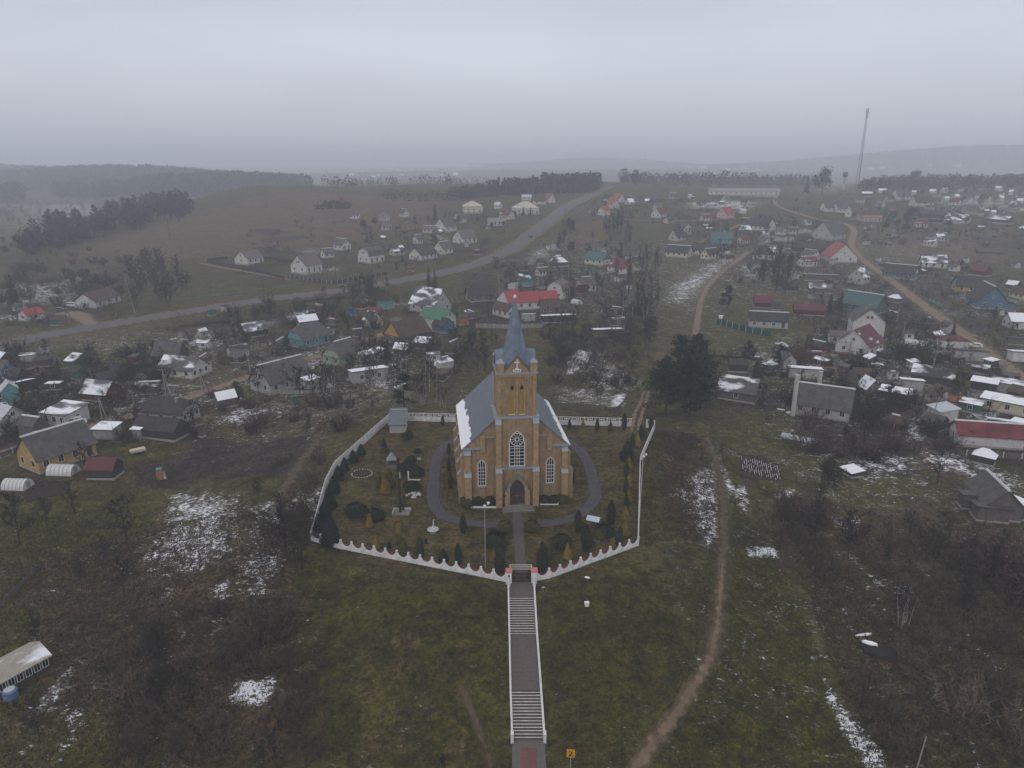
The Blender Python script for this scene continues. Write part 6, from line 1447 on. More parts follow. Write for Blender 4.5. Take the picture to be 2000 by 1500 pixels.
# vegetable beds with snow in the furrows
g = G(90, 962); vb = thing('vegetable_beds', 'ploughed beds with thin lines of snow beside the left greenhouse', 'garden bed', g, R(38))
for i in range(9):
    m = MB(); m.X = bedX(g, R(38), 0, -2.6 + i * .6, 0); y = -2.6 + i * .6; m.box(-3.4, 3.4, y, y + .4, -.4, .14 - .012 * (i % 2), MATS['bed_soil']); m.build('ridge', vb)
    m = MB(); m.X = bedX(g, R(38), 0, -2.6 + i * .6, 0); m.box(-3.0 + rnd.uniform(0, .8), 3.2 - rnd.uniform(0, 1.5), y + .42, y + .50, -.3, .05, snow_m); m.build('snow_line', vb)
g = G(1486, 930); vb = thing('furrowed_plot', 'dark furrowed plot with many white snow lines right of the grass path', 'garden bed', g, R(-14))
for i in range(17):
    x = -3.7 + i * .44; m = MB(); m.X = bedX(g, R(-14), x, 3.8, 1); m.box(x, x + .30, .0, 7.6, -.6, .12, MATS['bed_soil']); m.build('ridge', vb)
    m = MB(); m.X = bedX(g, R(-14), x, 3.8, 1); y = 0.2
    while y < 7.2:
        d = rnd.uniform(.25, .8)
        if rnd.random() < .6: m.box(x + .32, x + .39, y, y + d, -.3, .06 + .002 * i, snow_m)
        y += d + rnd.uniform(.15, .5)
    m.build('snow_line', vb)

# plot fences of the village
fz = random.Random(31)
def plotfence(poly, n, rots):
    c = k_ = 0; xs = [p[0] for p in poly]; yv = [p[1] for p in poly]
    while c < n and k_ < 200:
        k_ += 1; px, py = fz.uniform(min(xs), max(xs)), fz.uniform(min(yv), max(yv))
        if not bool(inside(poly, np.array(px), np.array(py))): continue
        g = G(px, py); a = R(fz.choice(rots) + fz.uniform(-4, 4)); l = fz.uniform(14, 26); q = [(g.x - math.cos(a) * l / 2, g.y - math.sin(a) * l / 2), (g.x + math.cos(a) * l / 2, g.y + math.sin(a) * l / 2)]
        if not all(clear(Vector((q[0][0] + (q[1][0] - q[0][0]) * i / 6, q[0][1] + (q[1][1] - q[0][1]) * i / 6, 0)), 1.) for i in range(7)): continue
        b = sorted(BASE, key=lambda e: math.hypot(e[0] - g.x, e[1] - g.y)); lab = None
        for e in b[:4]:
            if cnt[e[2]] > 1: continue
            u0 = proj((e[0], e[1], gz(e[0], e[1]))); t_ = 'plain %s fence between garden plots %s the %s' % (fz.choice(['grey board', 'dark board', 'weathered picket']), 'behind' if py < u0[1] else 'in front of', e[2])
            if t_ not in USED: lab = t_; break
        if not lab: continue
        USED.add(lab); runfence([proj((x, y, gz(x, y))) for x, y in q], lab, dark_w if 'dark' in lab else wood_w, fz.uniform(.9, 1.4), gap='picket' in lab); c += 1
for V in VILL[:7]: plotfence(V[0], 5, V[2])
plotfence(VILL[8][0], 4, VILL[8][2])
# ------------------------------------------------------------------ trees and shrubs
def bark(n, c, r=.15): return mat(n, c, .95, .3, 2.0, rand=r)
bark_m = bark('bark', (.030, .025, .022)); twig_m = bark('twigs', (.024, .019, .016), .35); palet = bark('pale_twigs', (.115, .084, .062), .3); midt = bark('brown_twigs', (.054, .039, .029), .35); birch_m = mat('birch_bark', (.26, .24, .23), .85, .4, 3.0, rand=.15)
redtwig = bark('reddish_twigs', (.070, .040, .034), .3); olive_t = bark('olive_twigs', (.036, .031, .018), .3); weed_m = bark('dry_weeds', (.085, .058, .036), .25)
spruce_m = mat('spruce_needles', (.011, .018, .013), .9, .35, 2.0, rand=.25); pine_m = mat('pine_needles', (.012, .019, .011), .9, .4, 2.0, rand=.25)
thuja_m = mat('thuja_green', (.019, .027, .012), .9, .35, 2.5, rand=.2); yel_m = mat('golden_conifer', (.17, .125, .018), .9, .35, 2.5, rand=.2); box_m = mat('dark_shrub', (.021, .029, .012), .9, .35, 2.5, rand=.2)
rusty_m = mat('rusty_conifer', (.055, .030, .018), .9, .3, 2, rand=.2); larch_m = mat('grey_green_crown', (.022, .026, .020), .95, .3, 2, rand=.2)
PROTO = bpy.data.collections.new('protos')                  # never linked: only mesh data are shared
def rv(r): v = np.array([r.gauss(0, 1) for _ in range(3)]); return v / (np.linalg.norm(v) + 1e-9)
def limb(tr, p, q, r0, r1, n=4):
    d = q - p; l = np.linalg.norm(d); d = d / (l + 1e-9); a = np.cross(d, [0.3, .5, .8]); a /= np.linalg.norm(a); b = np.cross(d, a)
    c = [a * math.cos(2 * math.pi * i / n) + b * math.sin(2 * math.pi * i / n) for i in range(n)]
    for i in range(n):
        j = (i + 1) % n; tr.append((p + c[i] * r0, p + c[j] * r0, q + c[j] * r1)); tr.append((p + c[i] * r0, q + c[j] * r1, q + c[i] * r1))
def twig(tw, p, q, w, r):
    s = np.cross(q - p, rv(r)); s /= np.linalg.norm(s) + 1e-9; tw.append((p - s * w, p + s * w, q))
def bare_tree(seed, h=8., spread=.6, nl=9, up=.55, tw_w=.06, ntw=13, stems=1, bare_trunk=.25, droop=0.):
    r = random.Random(seed); tr, tw = [], []
    for s in range(stems):
        a0 = 2 * math.pi * s / stems + r.random(); lean = np.array([math.cos(a0), math.sin(a0), 0]) * (.12 if stems > 1 else r.uniform(0, .06))
        p = np.array([math.cos(a0), math.sin(a0), 0]) * (.35 if stems > 1 else 0) + np.array([0, 0, -.5]); hh = h * (1 if s == 0 else r.uniform(.7, 1)); R0 = h * .016 / (1 if stems == 1 else 1.5)
        pts = [p]; n = 7
        for i in range(n): p = p + (np.array([0, 0, 1.]) + lean + np.array([r.gauss(0, .07), r.gauss(0, .07), 0])) * (hh + .5) / n; pts.append(p)
        for i in range(n): limb(tr, pts[i], pts[i + 1], R0 * (1 - .12 * i), R0 * (1 - .12 * (i + 1)), 5)
        for k in range(nl):
            t = bare_trunk + (1 - bare_trunk) * (k + r.random()) / nl * .97; f = t * n; i = min(n - 1, int(f)); b = pts[i] + (pts[i + 1] - pts[i]) * (f - i)
            az = 2.4 * k + r.uniform(-.5, .5); ln = h * spread * (1.05 - t * .75) * r.uniform(.6, 1.05)
            d = np.array([math.cos(az) * (1 - up), math.sin(az) * (1 - up), up]); d /= np.linalg.norm(d); q = b; R1 = R0 * (1.05 - t) * .55 + .012
            m_ = 4
            for j in range(m_):
                d2 = d + np.array([r.gauss(0, .22), r.gauss(0, .22), .10 - droop * j]); d2 /= np.linalg.norm(d2); q2 = q + d2 * ln / m_
                limb(tr if j < 2 else tw, q, q2, R1 * (1 - j * .22), R1 * (1 - (j + 1) * .22), 3)
                for e in range(3):
                    u_ = r.random(); c = q + (q2 - q) * u_; dd = d2 * .6 + rv(r) * .75 + np.array([0, 0, .15 - droop]); dd /= np.linalg.norm(dd); l2 = ln * r.uniform(.2, .42); c2 = c + dd * l2
                    twig(tw, c, c2, tw_w * .9, r)
                    for g_ in range(ntw):
                        c3 = c + (c2 - c) * r.uniform(.15, 1); d3 = dd * .5 + rv(r) * .8 + np.array([0, 0, .1 - droop * 1.3]); d3 /= np.linalg.norm(d3); twig(tw, c3, c3 + d3 * l2 * r.uniform(.3, .65), tw_w * .62, r)
                q = q2; d = d2
    return np.array(tr), np.array(tw)
def bush(seed, h=2.5, w=1.6, stems=38, tw_w=.045, n2=16):
    r = random.Random(seed); tw = []
    for s in range(stems):
        a = r.uniform(0, 6.28); b = np.array([math.cos(a), math.sin(a), 0]) * w * .55 * r.random(); b[2] = -.15; d = np.array([math.cos(a) * r.uniform(.1, .8), math.sin(a) * r.uniform(.1, .8), 1.]); d /= np.linalg.norm(d)
        ln = h * r.uniform(.55, 1.08); q = b + d * ln; twig(tw, b, q, tw_w, r)
        for k in range(n2):
            c = b + d * ln * r.uniform(.25, .98); dd = d * .6 + rv(r) * .8; dd /= np.linalg.norm(dd); twig(tw, c, c + dd * ln * r.uniform(.15, .4), tw_w * .7, r)
    return np.array(tw)
def leaf(tr, c, s, r, nrm=None):
    a = rv(r); 
    if nrm is not None: a = np.cross(nrm + rv(r) * .6, rv(r)); a /= np.linalg.norm(a) + 1e-9
    b = np.cross(a, nrm if nrm is not None else rv(r)); b /= np.linalg.norm(b) + 1e-9
    tr.append((c - a * s * .6, c + a * s * .6, c + b * s))
def cone_tree(seed, h=3., w=.5, n=1500, s=.13, shape='thuja'):
    """dense conifer: leaf-sized faces over an uneven cone or column, thicker inside"""
    r = random.Random(seed); tr = []; lob = [(r.uniform(0, 6.28), r.uniform(.1, .9), r.uniform(-.32, .32)) for _ in range(12)]
    for i in range(n):
        t = r.random() ** (1.0 if shape != 'ball' else .9)
        if shape == 'thuja': rad = w * (1 - t ** 3.0) ** .6 * (.72 + .5 * min(1, t * 3.2)) 
        elif shape == 'cone': rad = w * (1 - t) ** .85 * min(1, .55 + t * 5)
        elif shape == 'egg': rad = w * (1 - t ** 1.6) ** .75 * min(1, .6 + t * 4)
        else: rad = w * math.sqrt(max(0, 1 - (2 * t - .86) ** 2 / 1.3))
        a = r.uniform(0, 6.28)
        for la, lt, lv in lob: rad *= 1 + lv * math.exp(-((t - lt) / .12) ** 2) * max(0, math.cos(a - la))
        rr = rad * (r.uniform(.75, 1.06) if r.random() < .8 else r.uniform(.2, .8)); nr_ = np.array([math.cos(a), math.sin(a), .5]); nr_ /= np.linalg.norm(nr_)
        leaf(tr, np.array([math.cos(a) * rr, math.sin(a) * rr, h * t + .05]), s * r.uniform(.6, 1.4), r, nr_)
    return np.array(tr)
def spruce(seed, h=10., w=2.2, layers=20, s=.42):
    r = random.Random(seed); tr, tk = [], []
    limb(tk, np.array([0, 0, -.5]), np.array([0, 0, h * .98]), h * .016, .02, 5)
    for k in range(layers):
        t = .07 + .92 * k / layers; rad = w * (1 - t) ** .85 * r.uniform(.8, 1.12) + .1; nb = max(5, int(11 * (1 - t) + 4))
        for b in range(nb):
            a = 6.28 * b / nb + r.uniform(-.3, .3) + k; ln = rad * r.uniform(.7, 1.1); m_ = max(2, int(ln / .26))
            for j in range(m_):
                f = (j + .6) / m_; c = np.array([math.cos(a) * ln * f, math.sin(a) * ln * f, h * t - ln * .32 * f * f + .1]); 
                for e in range(3): leaf(tr, c + rv(r) * .14 * (1.2 - f * .4), s * r.uniform(.6, 1.1), r, np.array([math.cos(a) * .3, math.sin(a) * .3, 1.]))
    return np.array(tk), np.array(tr)
def pine(seed, h=11., w=3.4, nb=34, s=.36, low=.18):
    r = random.Random(seed); tr, tk = [], []
    limb(tk, np.array([0, 0, -.5]), np.array([.2, 0, h * .93]), h * .02, .04, 6)
    for k in range(nb):
        t = low + (1 - low) * (k + r.random()) / nb; prof = (1 - ((t - .42) / .62) ** 2); rad = w * max(.12, prof) * r.uniform(.55, 1.1); a = r.uniform(0, 6.28)
        b = np.array([.2 * t, 0, h * t * .96]); c = b + np.array([math.cos(a) * rad, math.sin(a) * rad, rad * r.uniform(-.05, .35)]); limb(tk, b, c, .05, .015, 3)
        for q in range(3):
            cc = b + (c - b) * (1 - .3 * q) ; sz = (.75 + .12 * rad) * r.uniform(.7, 1.1) * (1 - .18 * q)
            for e in range(40):
                v = rv(r); v[2] *= .6; leaf(tr, cc + v * sz * r.random() ** .4, s * r.uniform(.5, 1), r, np.array([v[0], v[1], .8]))
    return np.array(tk), np.array(tr)
def blob(seed, h=8., w=3.2, n=900, s=.5):
    """far round-crowned tree with dense fine crown"""
    r = random.Random(seed); tr, tk = [], []; limb(tk, np.array([0, 0, -.5]), np.array([0, 0, h * .55]), h * .022, h * .01, 5)
    cl = [(r.uniform(-1, 1) * w * .55, r.uniform(-1, 1) * w * .55, h * r.uniform(.32, .8), w * r.uniform(.35, .6)) for _ in range(11)]
    for i in range(n):
        x, y, z, q = r.choice(cl); v = rv(r); leaf(tr, np.array([x, y, z]) + v * q * r.random() ** .35, s * r.uniform(.5, 1.1), r, v)
    return np.array(tk), np.array(tr)
def as_mesh(name, tris, mts, mids=None):
    o = soup(name, tris, mts, None, mids); me = o.data; bpy.data.objects.remove(o); return me
KIND = {}
def reg(kind, variants): KIND[kind] = variants                # list of (nominal height, [(part name, mesh)])
def two(nm, tk, tr, m1, m2): return [('trunk', as_mesh(nm + '_trunk', tk, m1)), ('crown', as_mesh(nm + '_crown', tr, m2))]
reg('bare', [(8., two('bare_tree', *bare_tree(s, 8, .55, 10, .5), bark_m, twig_m)) for s in (1, 2, 3, 4)])
reg('orchard', [(5., two('orchard_tree', *bare_tree(s, 5, .75, 8, .42, .055, 12, bare_trunk=.28), bark_m, twig_m)) for s in (11, 12, 13)])
reg('birch', [(10., two('birch', *bare_tree(s, 10, .30, 12, .68, .035, 7, stems=st_, bare_trunk=.3, droop=.05), birch_m, twig_m)) for s, st_ in ((21, 1), (22, 2), (23, 3))])
reg('tallbare', [(14., two('tall_bare_tree', *bare_tree(s, 14, .36, 14, .62, .075, 12, bare_trunk=.22), bark_m, twig_m)) for s in (31, 32, 33)])
reg('olivebare', [(6., two('olive_bare_tree', *bare_tree(s, 6, .6, 9, .5, .055, 12, stems=2, bare_trunk=.15), bark_m, olive_t)) for s in (41, 42)])
reg('bush', [(2.5, [('', as_mesh('bush', bush(s), twig_m))]) for s in (51, 52, 53)])
reg('pbare', [(6., two('scrub_tree', *bare_tree(s, 6, .62, 9, .5, .05, 8, stems=2, bare_trunk=.12), bark_m, midt)) for s in (44, 45, 46)])
reg('pbush', [(2.5, [('', as_mesh('pale_bush', bush(s, 2.5, 1.7, 24, .05, 12), palet))]) for s in (56, 57)])
reg('redbush', [(2.5, [('', as_mesh('red_bush', bush(s, 2.5, 1.5), redtwig))]) for s in (54, 55)])
reg('thuja', [(3., [('', as_mesh('thuja', cone_tree(s, 3., .40, 1700, .13), thuja_m))]) for s in (61, 62, 63)])
reg('yellow', [(2., [('', as_mesh('golden_conifer', cone_tree(s, 2., .72, 1300, .15, 'cone'), yel_m))]) for s in (64, 65)])
reg('olivecone', [(2.6, [('', as_mesh('olive_conifer', cone_tree(s, 2.6, .95, 1500, .17, 'cone'), mat('olive_conifer', (.060, .055, .016), .9, .35, 2.5, rand=.2)))]) for s in (66, 67)])
reg('ball', [(1.2, [('', as_mesh('round_shrub', cone_tree(s, .95, .95, 1500, .13, 'ball'), box_m))]) for s in (68, 69)])
reg('oliveball', [(1.2, [('', as_mesh('olive_shrub', cone_tree(s, 1.05, .8, 1300, .13, 'ball'), mat('olive_shrub', (.060, .055, .016), .9, .35, 2.5, rand=.2)))]) for s in (70,)])
reg('darkcone', [(5., two('dark_conifer', np.array([(np.array([-.1, 0, -.5]), np.array([.1, 0, -.5]), np.array([0, 0, 3.]))]), cone_tree(s, 5., 1.75, 3400, .34, 'egg'), bark_m, spruce_m)) for s in (71, 72)])
reg('spruce', [(10., two('spruce', *spruce(s), bark_m, spruce_m)) for s in (73, 74)])
reg('rusty', [(10., two('rusty_conifer', *spruce(s, 10, 1.9, 18, .45), bark_m, rusty_m)) for s in (75,)])
reg('pine', [(11., two('pine', *pine(s), bark_m, pine_m)) for s in (76, 77, 78)])
reg('round', [(8., two('round_tree', *blob(s), bark_m, larch_m)) for s in (81, 82, 83)])
CAT = {'bare': 'tree', 'pbare': 'tree', 'pbush': 'shrub', 'orchard': 'tree', 'birch': 'birch', 'tallbare': 'tree', 'olivebare': 'tree', 'bush': 'shrub', 'redbush': 'shrub', 'thuja': 'thuja', 'yellow': 'conifer', 'olivecone': 'conifer', 'ball': 'shrub', 'oliveball': 'shrub', 'darkcone': 'conifer', 'spruce': 'spruce', 'rusty': 'conifer', 'pine': 'pine', 'round': 'tree'}
NAME = {'bare': 'bare_tree', 'pbare': 'scrub_tree', 'pbush': 'pale_shrub', 'orchard': 'orchard_tree', 'birch': 'birch_tree', 'tallbare': 'tall_bare_tree', 'olivebare': 'bushy_bare_tree', 'bush': 'bare_shrub', 'redbush': 'reddish_shrub', 'thuja': 'thuja', 'yellow': 'golden_conifer', 'olivecone': 'olive_conifer', 'ball': 'round_shrub', 'oliveball': 'round_shrub', 'darkcone': 'dark_conifer', 'spruce': 'spruce_tree', 'rusty': 'rusty_conifer', 'pine': 'pine_tree', 'round': 'round_tree'}
trd = random.Random(99)
def tree_at(p, h, kind, label, group=None, wide=1.):
    h0, parts = trd.choice(KIND[kind]); s = h / h0; rz = trd.uniform(0, 6.28)
    if len(parts) == 1:
        o = bpy.data.objects.new(NAME[kind], parts[0][1]); C.objects.link(o); o.location = p; o.rotation_euler.z = rz; tag(o, label, CAT[kind], group)
    else:
        o = thing(NAME[kind], label, CAT[kind], p, rz, group)
        for nm, me in parts: c = bpy.data.objects.new(nm, me); C.objects.link(c); c.parent = o
    o.scale = (s * wide, s * wide, s); return o
def T(px, py, hp, kind, label, group=None, wide=1.): p = G(px, py); return tree_at(p, hp * mpp(p) / .91, kind, label, group, wide)
# ---- churchyard planting
TG = 'columnar thujas dotted over the churchyard lawn'
for px, py, hp, lab in ((905, 1040, 34, 'small dark thuja beside the left bend of the loop path'), (821, 1090, 41, 'dark thuja column inside the left front fence, leftmost of three'), (895, 1101, 40, 'dark thuja column inside the left front fence, middle of three'), (976, 1118, 54, 'tall dark thuja just left of the gate path'), (1059, 1115, 56, 'tallest dark thuja just right of the gate'),
        (1129, 1037, 40, 'dark thuja by the right bend of the loop path'), (1144, 1076, 50, 'broad dark thuja left of the information board mound'), (1193, 1023, 44, 'lone dark thuja right of the information board'), (1210, 1063, 34, 'dark thuja in the right front corner among golden shrubs')): T(px, py, hp, 'thuja', lab, TG, 1.15)
for px, py, hp, k, lab in ((866, 1098, 26, 'darkcone', 'small dark conifer between the thujas of the left front fence'), (760, 1071, 13, 'darkcone', 'tiny dark conifer seedling near the left golden shrubs'), (832, 1061, 10, 'darkcone', 'smallest dark seedling right of the fountain lawn'),
        (788, 1082, 31, 'olivecone', 'olive conifer by the left front fence, right of the pair'), (735, 1070, 24, 'yellow', 'golden-brown shrub by the left front fence'), (778, 1041, 20, 'yellow', 'small golden shrub below the square stone bed'), (722, 1028, 24, 'yellow', 'golden shrub in front of the rounded rockery'),
        (752, 962, 36, 'yellow', 'golden conifer in front of the trio left of the wooden cross'), (742, 955, 30, 'olivecone', 'olive conifer left in the trio by the wooden cross'), (761, 950, 34, 'olivecone', 'olive conifer right in the trio by the wooden cross'), (783, 993, 34, 'olivecone', 'olive conifer growing behind the wooden cross bed'),
        (697, 1005, 25, 'ball', 'dark spreading shrub left of the rounded rockery'), (735, 1013, 20, 'ball', 'dark little shrub on the right side of the rounded rockery'), (805, 958, 20, 'ball', 'dark flat shrub above the pale stone heap'), (812, 928, 19, 'ball', 'dark flat shrub behind the white angled memorial'), (798, 922, 22, 'ball', 'dark rounded shrub left behind the white memorial'), (803, 902, 13, 'ball', 'small dark shrub beside the low lettering board'), (815, 884, 9, 'ball', 'very small dark shrub above the lettering board'), (796, 856, 14, 'ball', 'flat dark shrub below the grey shed'), (750, 872, 15, 'darkcone', 'small dark conifer on the lawn above the shrine'), (752, 884, 10, 'oliveball', 'low mixed shrub above the shrine'),
        (967, 1066, 26, 'ball', 'big dark dome shrub beside the lamp post'), (964, 1094, 22, 'yellow', 'golden shrub below the big dome shrub'), (986, 1036, 20, 'oliveball', 'olive ball shrub left of the church path'), (1039, 1036, 20, 'oliveball', 'olive ball shrub right of the church path'), (1097, 1066, 24, 'ball', 'wide flat dark shrub right of the gate path'), (1069, 1091, 26, 'olivecone', 'olive shrub behind the tallest thuja'), (1108, 1090, 28, 'yellow', 'bright golden conifer inside the right front fence'), (1180, 1045, 22, 'ball', 'dark rounded shrub under the information board canopy'), (1168, 1052, 18, 'oliveball', 'olive shrub left of the information board mound'),
        (1196, 1070, 20, 'yellow', 'golden shrub leaning on the right front fence'), (1221, 1045, 27, 'yellow', 'golden conifer in the right front corner, lower one'), (1221, 1014, 25, 'yellow', 'golden conifer in the right front corner, upper one'),
        (912, 989, 18, 'oliveball', 'olive shrub at the left foot of the church front'), (933, 984, 16, 'ball', 'dark shrub left of the saint statue'), (956, 984, 16, 'ball', 'dark shrub right of the saint statue'), (1062, 979, 13, 'ball', 'low dark shrub left under the crucifix'), (1084, 979, 13, 'ball', 'low dark shrub right under the crucifix'), (1100, 981, 16, 'oliveball', 'olive shrub at the right foot of the church front'),
        (877, 889, 22, 'thuja', 'first thuja along the left church wall, farthest'), (877, 920, 24, 'thuja', 'second thuja along the left church wall'), (880, 952, 30, 'thuja', 'third thuja along the left church wall, nearest'), (1119, 944, 24, 'thuja', 'thuja by the right church wall')): T(px, py, hp, k, lab, 'shrubs and conifers of the churchyard')
for px, py, hp in ((706, 888, 20), (690, 902, 22), (674, 920, 25), (661, 938, 27), (652, 962, 30), (645, 992, 34), (636, 1022, 40)): T(px, py, hp, 'darkcone', 'dark green conifer in the dense row along the left churchyard fence', 'conifer row along the left fence', 1.05)
T(648, 1062, 50, 'darkcone', 'largest dark conifer standing over the left fence corner', 'conifer row along the left fence', .95); T(626, 1046, 40, 'darkcone', 'dark conifer poking over the left fence corner, left of the largest', 'conifer row along the left fence', .9)
for i, (px, py, hp, k) in enumerate(((1223, 996, 30, 'thuja'), (1228, 978, 22, 'yellow'), (1222, 962, 28, 'thuja'), (1228, 948, 22, 'yellow'), (1223, 930, 28, 'thuja'), (1228, 914, 22, 'yellow'), (1225, 898, 34, 'darkcone'), (1235, 875, 28, 'thuja'), (1245, 870, 22, 'yellow'), (1251, 858, 28, 'thuja'), (1232, 890, 20, 'olivecone'), (1258, 852, 18, 'olivecone'))):
    T(px, py, hp, k, {'thuja': 'dark thuja in the alternating row along the right fence', 'yellow': 'golden conifer in the alternating row along the right fence', 'darkcone': 'big dark conifer at the bend of the right fence row', 'olivecone': 'olive conifer at the far end of the right fence row'}[k], 'alternating conifers along the right fence')
for px, py, hp, k, lab in ((1112, 839, 19, 'thuja', 'first dark thuja from the church along the right back fence'), (1139, 834, 13, 'yellow', 'small golden shrub between thujas at the right back fence'), (1166, 842, 23, 'thuja', 'second dark thuja from the church along the right back fence'), (1192, 841, 17, 'olivecone', 'olive conifer at the right back fence'), (1219, 838, 30, 'thuja', 'dark thuja just left of the open back gateway'), (1271, 843, 30, 'thuja', 'dark thuja just right of the open back gateway'), (865, 831, 19, 'thuja', 'lone dark thuja at the left back fence')): T(px, py, hp, k, lab, 'conifers along the back fence')
# ---- pines and other conifers of the village
PG = 'dark pine clump right behind the churchyard'
for px, py, hp, w in ((1300, 812, 110, 1.15), (1336, 806, 128, 1.2), (1368, 800, 112, 1.1), (1322, 770, 112, 1.1), (1352, 768, 110, 1.1), (1290, 776, 70, 1.1), (1378, 772, 76, 1.), (1346, 814, 80, 1.2)): T(px, py, hp, 'pine', 'dark pine in the dense clump right behind the churchyard', PG, w)
for px, py, hp, k, lab in ((1268, 668, 44, 'pine', 'pine on the meadow edge left of the pale shed lid'), (1420, 606, 46, 'pine', 'dark pine above the green netting fence'), (1458, 712, 46, 'pine', 'loose pine between dark hut and farm shed'), (1522, 718, 44, 'pine', 'pine right of the dark hut'), (1475, 752, 44, 'thuja', 'slim dark thuja above the farm shed'), (1735, 800, 50, 'pine', 'bushy dark pine in front of the white-roofed lean shed'), (1574, 680, 22, 'spruce', 'small spruce left of the white garage wing'), (1861, 655, 26, 'spruce', 'dark spruce beside the maroon-roofed garage'),
        (1640, 605, 34, 'spruce', 'spruce in a row left of the dark green house, left'), (1620, 612, 36, 'spruce', 'spruce in a row left of the dark green house, right'), (838, 570, 46, 'rusty', 'rust-brown conifer left of the pair by the steep roofed house'), (850, 572, 42, 'rusty', 'rust-brown conifer right of the pair by the steep roofed house'), (786, 512, 16, 'spruce', 'dark spruce beside the long white bungalow'), (793, 526, 14, 'spruce', 'small dark spruce by the roadside bungalow garden'), (775, 527, 14, 'spruce', 'small dark spruce left at the roadside garden'), (850, 430, 30, 'spruce', 'spruce on the slope left of the yellow villa'), (870, 430, 18, 'spruce', 'small spruce left of the yellow villa'),
        (30, 600, 60, 'spruce', 'large dark spruce at the far left by the snowy scrub'), (1012, 420, 18, 'spruce', 'small dark spruce left before the big villa'), (1022, 422, 18, 'spruce', 'small dark spruce middle before the big villa'), (1036, 422, 16, 'spruce', 'small dark spruce right before the big villa'), (1772, 442, 36, 'round', 'dark round tree beside the long dark barn'), (1575, 376, 30, 'spruce', 'dark spruce left of the great round tree'), (1605, 378, 48, 'round', 'great round tree on the ridge left of the mast'), (1780, 366, 32, 'round', 'dark round tree on the ridge right of the mast'), (1718, 370, 22, 'round', 'smaller round tree between mast and dark round tree'), (1700, 372, 20, 'round', 'round tree close beside the mast foot'),
        (1740, 366, 18, 'round', 'low round tree on the ridge, second from the mast'), (790, 800, 70, 'pine', 'dark narrow pine behind the left back fence'), (465, 785, 40, 'pine', 'dark pine beside the snow-striped shed'), (758, 700, 36, 'spruce', 'dark spruce left of the streaked snowy shed'), (560, 690, 30, 'olivebare', 'olive bare tree right of the teal house corner'), (986, 735, 34, 'spruce', 'dark spruce peeking out left behind the tower'), (1170, 780, 34, 'olivebare', 'olive thicket tree behind the right back fence')): T(px, py, hp, k, lab)
# ---- single bare trees
OG = 'bare fruit trees of the left orchard'
for px, py, hp, lab in ((147, 1002, 62, 'wide forked orchard tree below the vegetable beds'), (93, 1030, 56, 'crooked thin orchard tree in the left orchard'), (38, 1062, 98, 'tall knobbly orchard tree at the left border'), (248, 1064, 92, 'tall spreading orchard tree right of the left orchard'), (243, 1165, 80, 'bare tree on the brown slope below the orchard'), (160, 1150, 60, 'thin bare sapling left on the brown slope'), (205, 1105, 56, 'slender bare tree on the orchard boundary'), (75, 1255, 60, 'bare sapling above the pavilion'), (80, 1450, 90, 'bare tree in the lower left corner')): T(px, py, hp, 'orchard' if hp > 70 else 'bare', lab, OG)
for px, py, hp, lab in ((1758, 1226, 96, 'pale birch clump on the right slope, main trunk group'), (1770, 1218, 80, 'thin pale birch right of the main birch clump')): T(px, py, hp, 'birch', lab)
for px, py, hp, k, lab in ((560, 1095, 130, 'tallbare', 'tall bare tree left of the yard corner'), (585, 1110, 110, 'olivebare', 'bare olive tree nearest the left yard corner'), (1590, 1075, 100, 'bare', 'spreading bare tree by the snowy plot right'), (1655, 1092, 90, 'orchard', 'crooked bare tree below the snowy plot right'), (1660, 900, 46, 'bare', 'bare tree left of the ploughed plot'), (1830, 945, 60, 'bare', 'bare tree with dark crown left of the steep barn'), (1930, 1150, 120, 'tallbare', 'tall bare tree at the right under the barn'),
        (1817, 740, 100, 'birch', 'lone tall birch in front of the ruined black barn'), (1725, 655, 34, 'bare', 'small bare tree in front of the double house'), (1630, 660, 30, 'bare', 'small bare tree left of the garage wing'), (1737, 648, 40, 'bare', 'bare tree right of the tall rear house'), (1560, 770, 44, 'bare', 'bare tree left of the long pale house'), (1490, 795, 44, 'bare', 'bare tree right of the farm shed'), (1700, 760, 40, 'bare', 'bare tree above the open fronted barn'), (168, 925, 60, 'bare', 'bare tree at the end of the ochre house'), (378, 835, 50, 'bare', 'bare tree before the dark hip roofed farmhouse'), (560, 772, 70, 'birch', 'leaning birch before the large grey-roofed house'), (505, 770, 50, 'orchard', 'bare fruit tree left before the grey-roofed house'), (585, 775, 56, 'orchard', 'bare fruit tree middle before the grey-roofed house'), (610, 770, 46, 'orchard', 'bare fruit tree right before the grey-roofed house'), (636, 765, 50, 'orchard', 'bare fruit tree before the pale green cottage')): T(px, py, hp, k, lab)
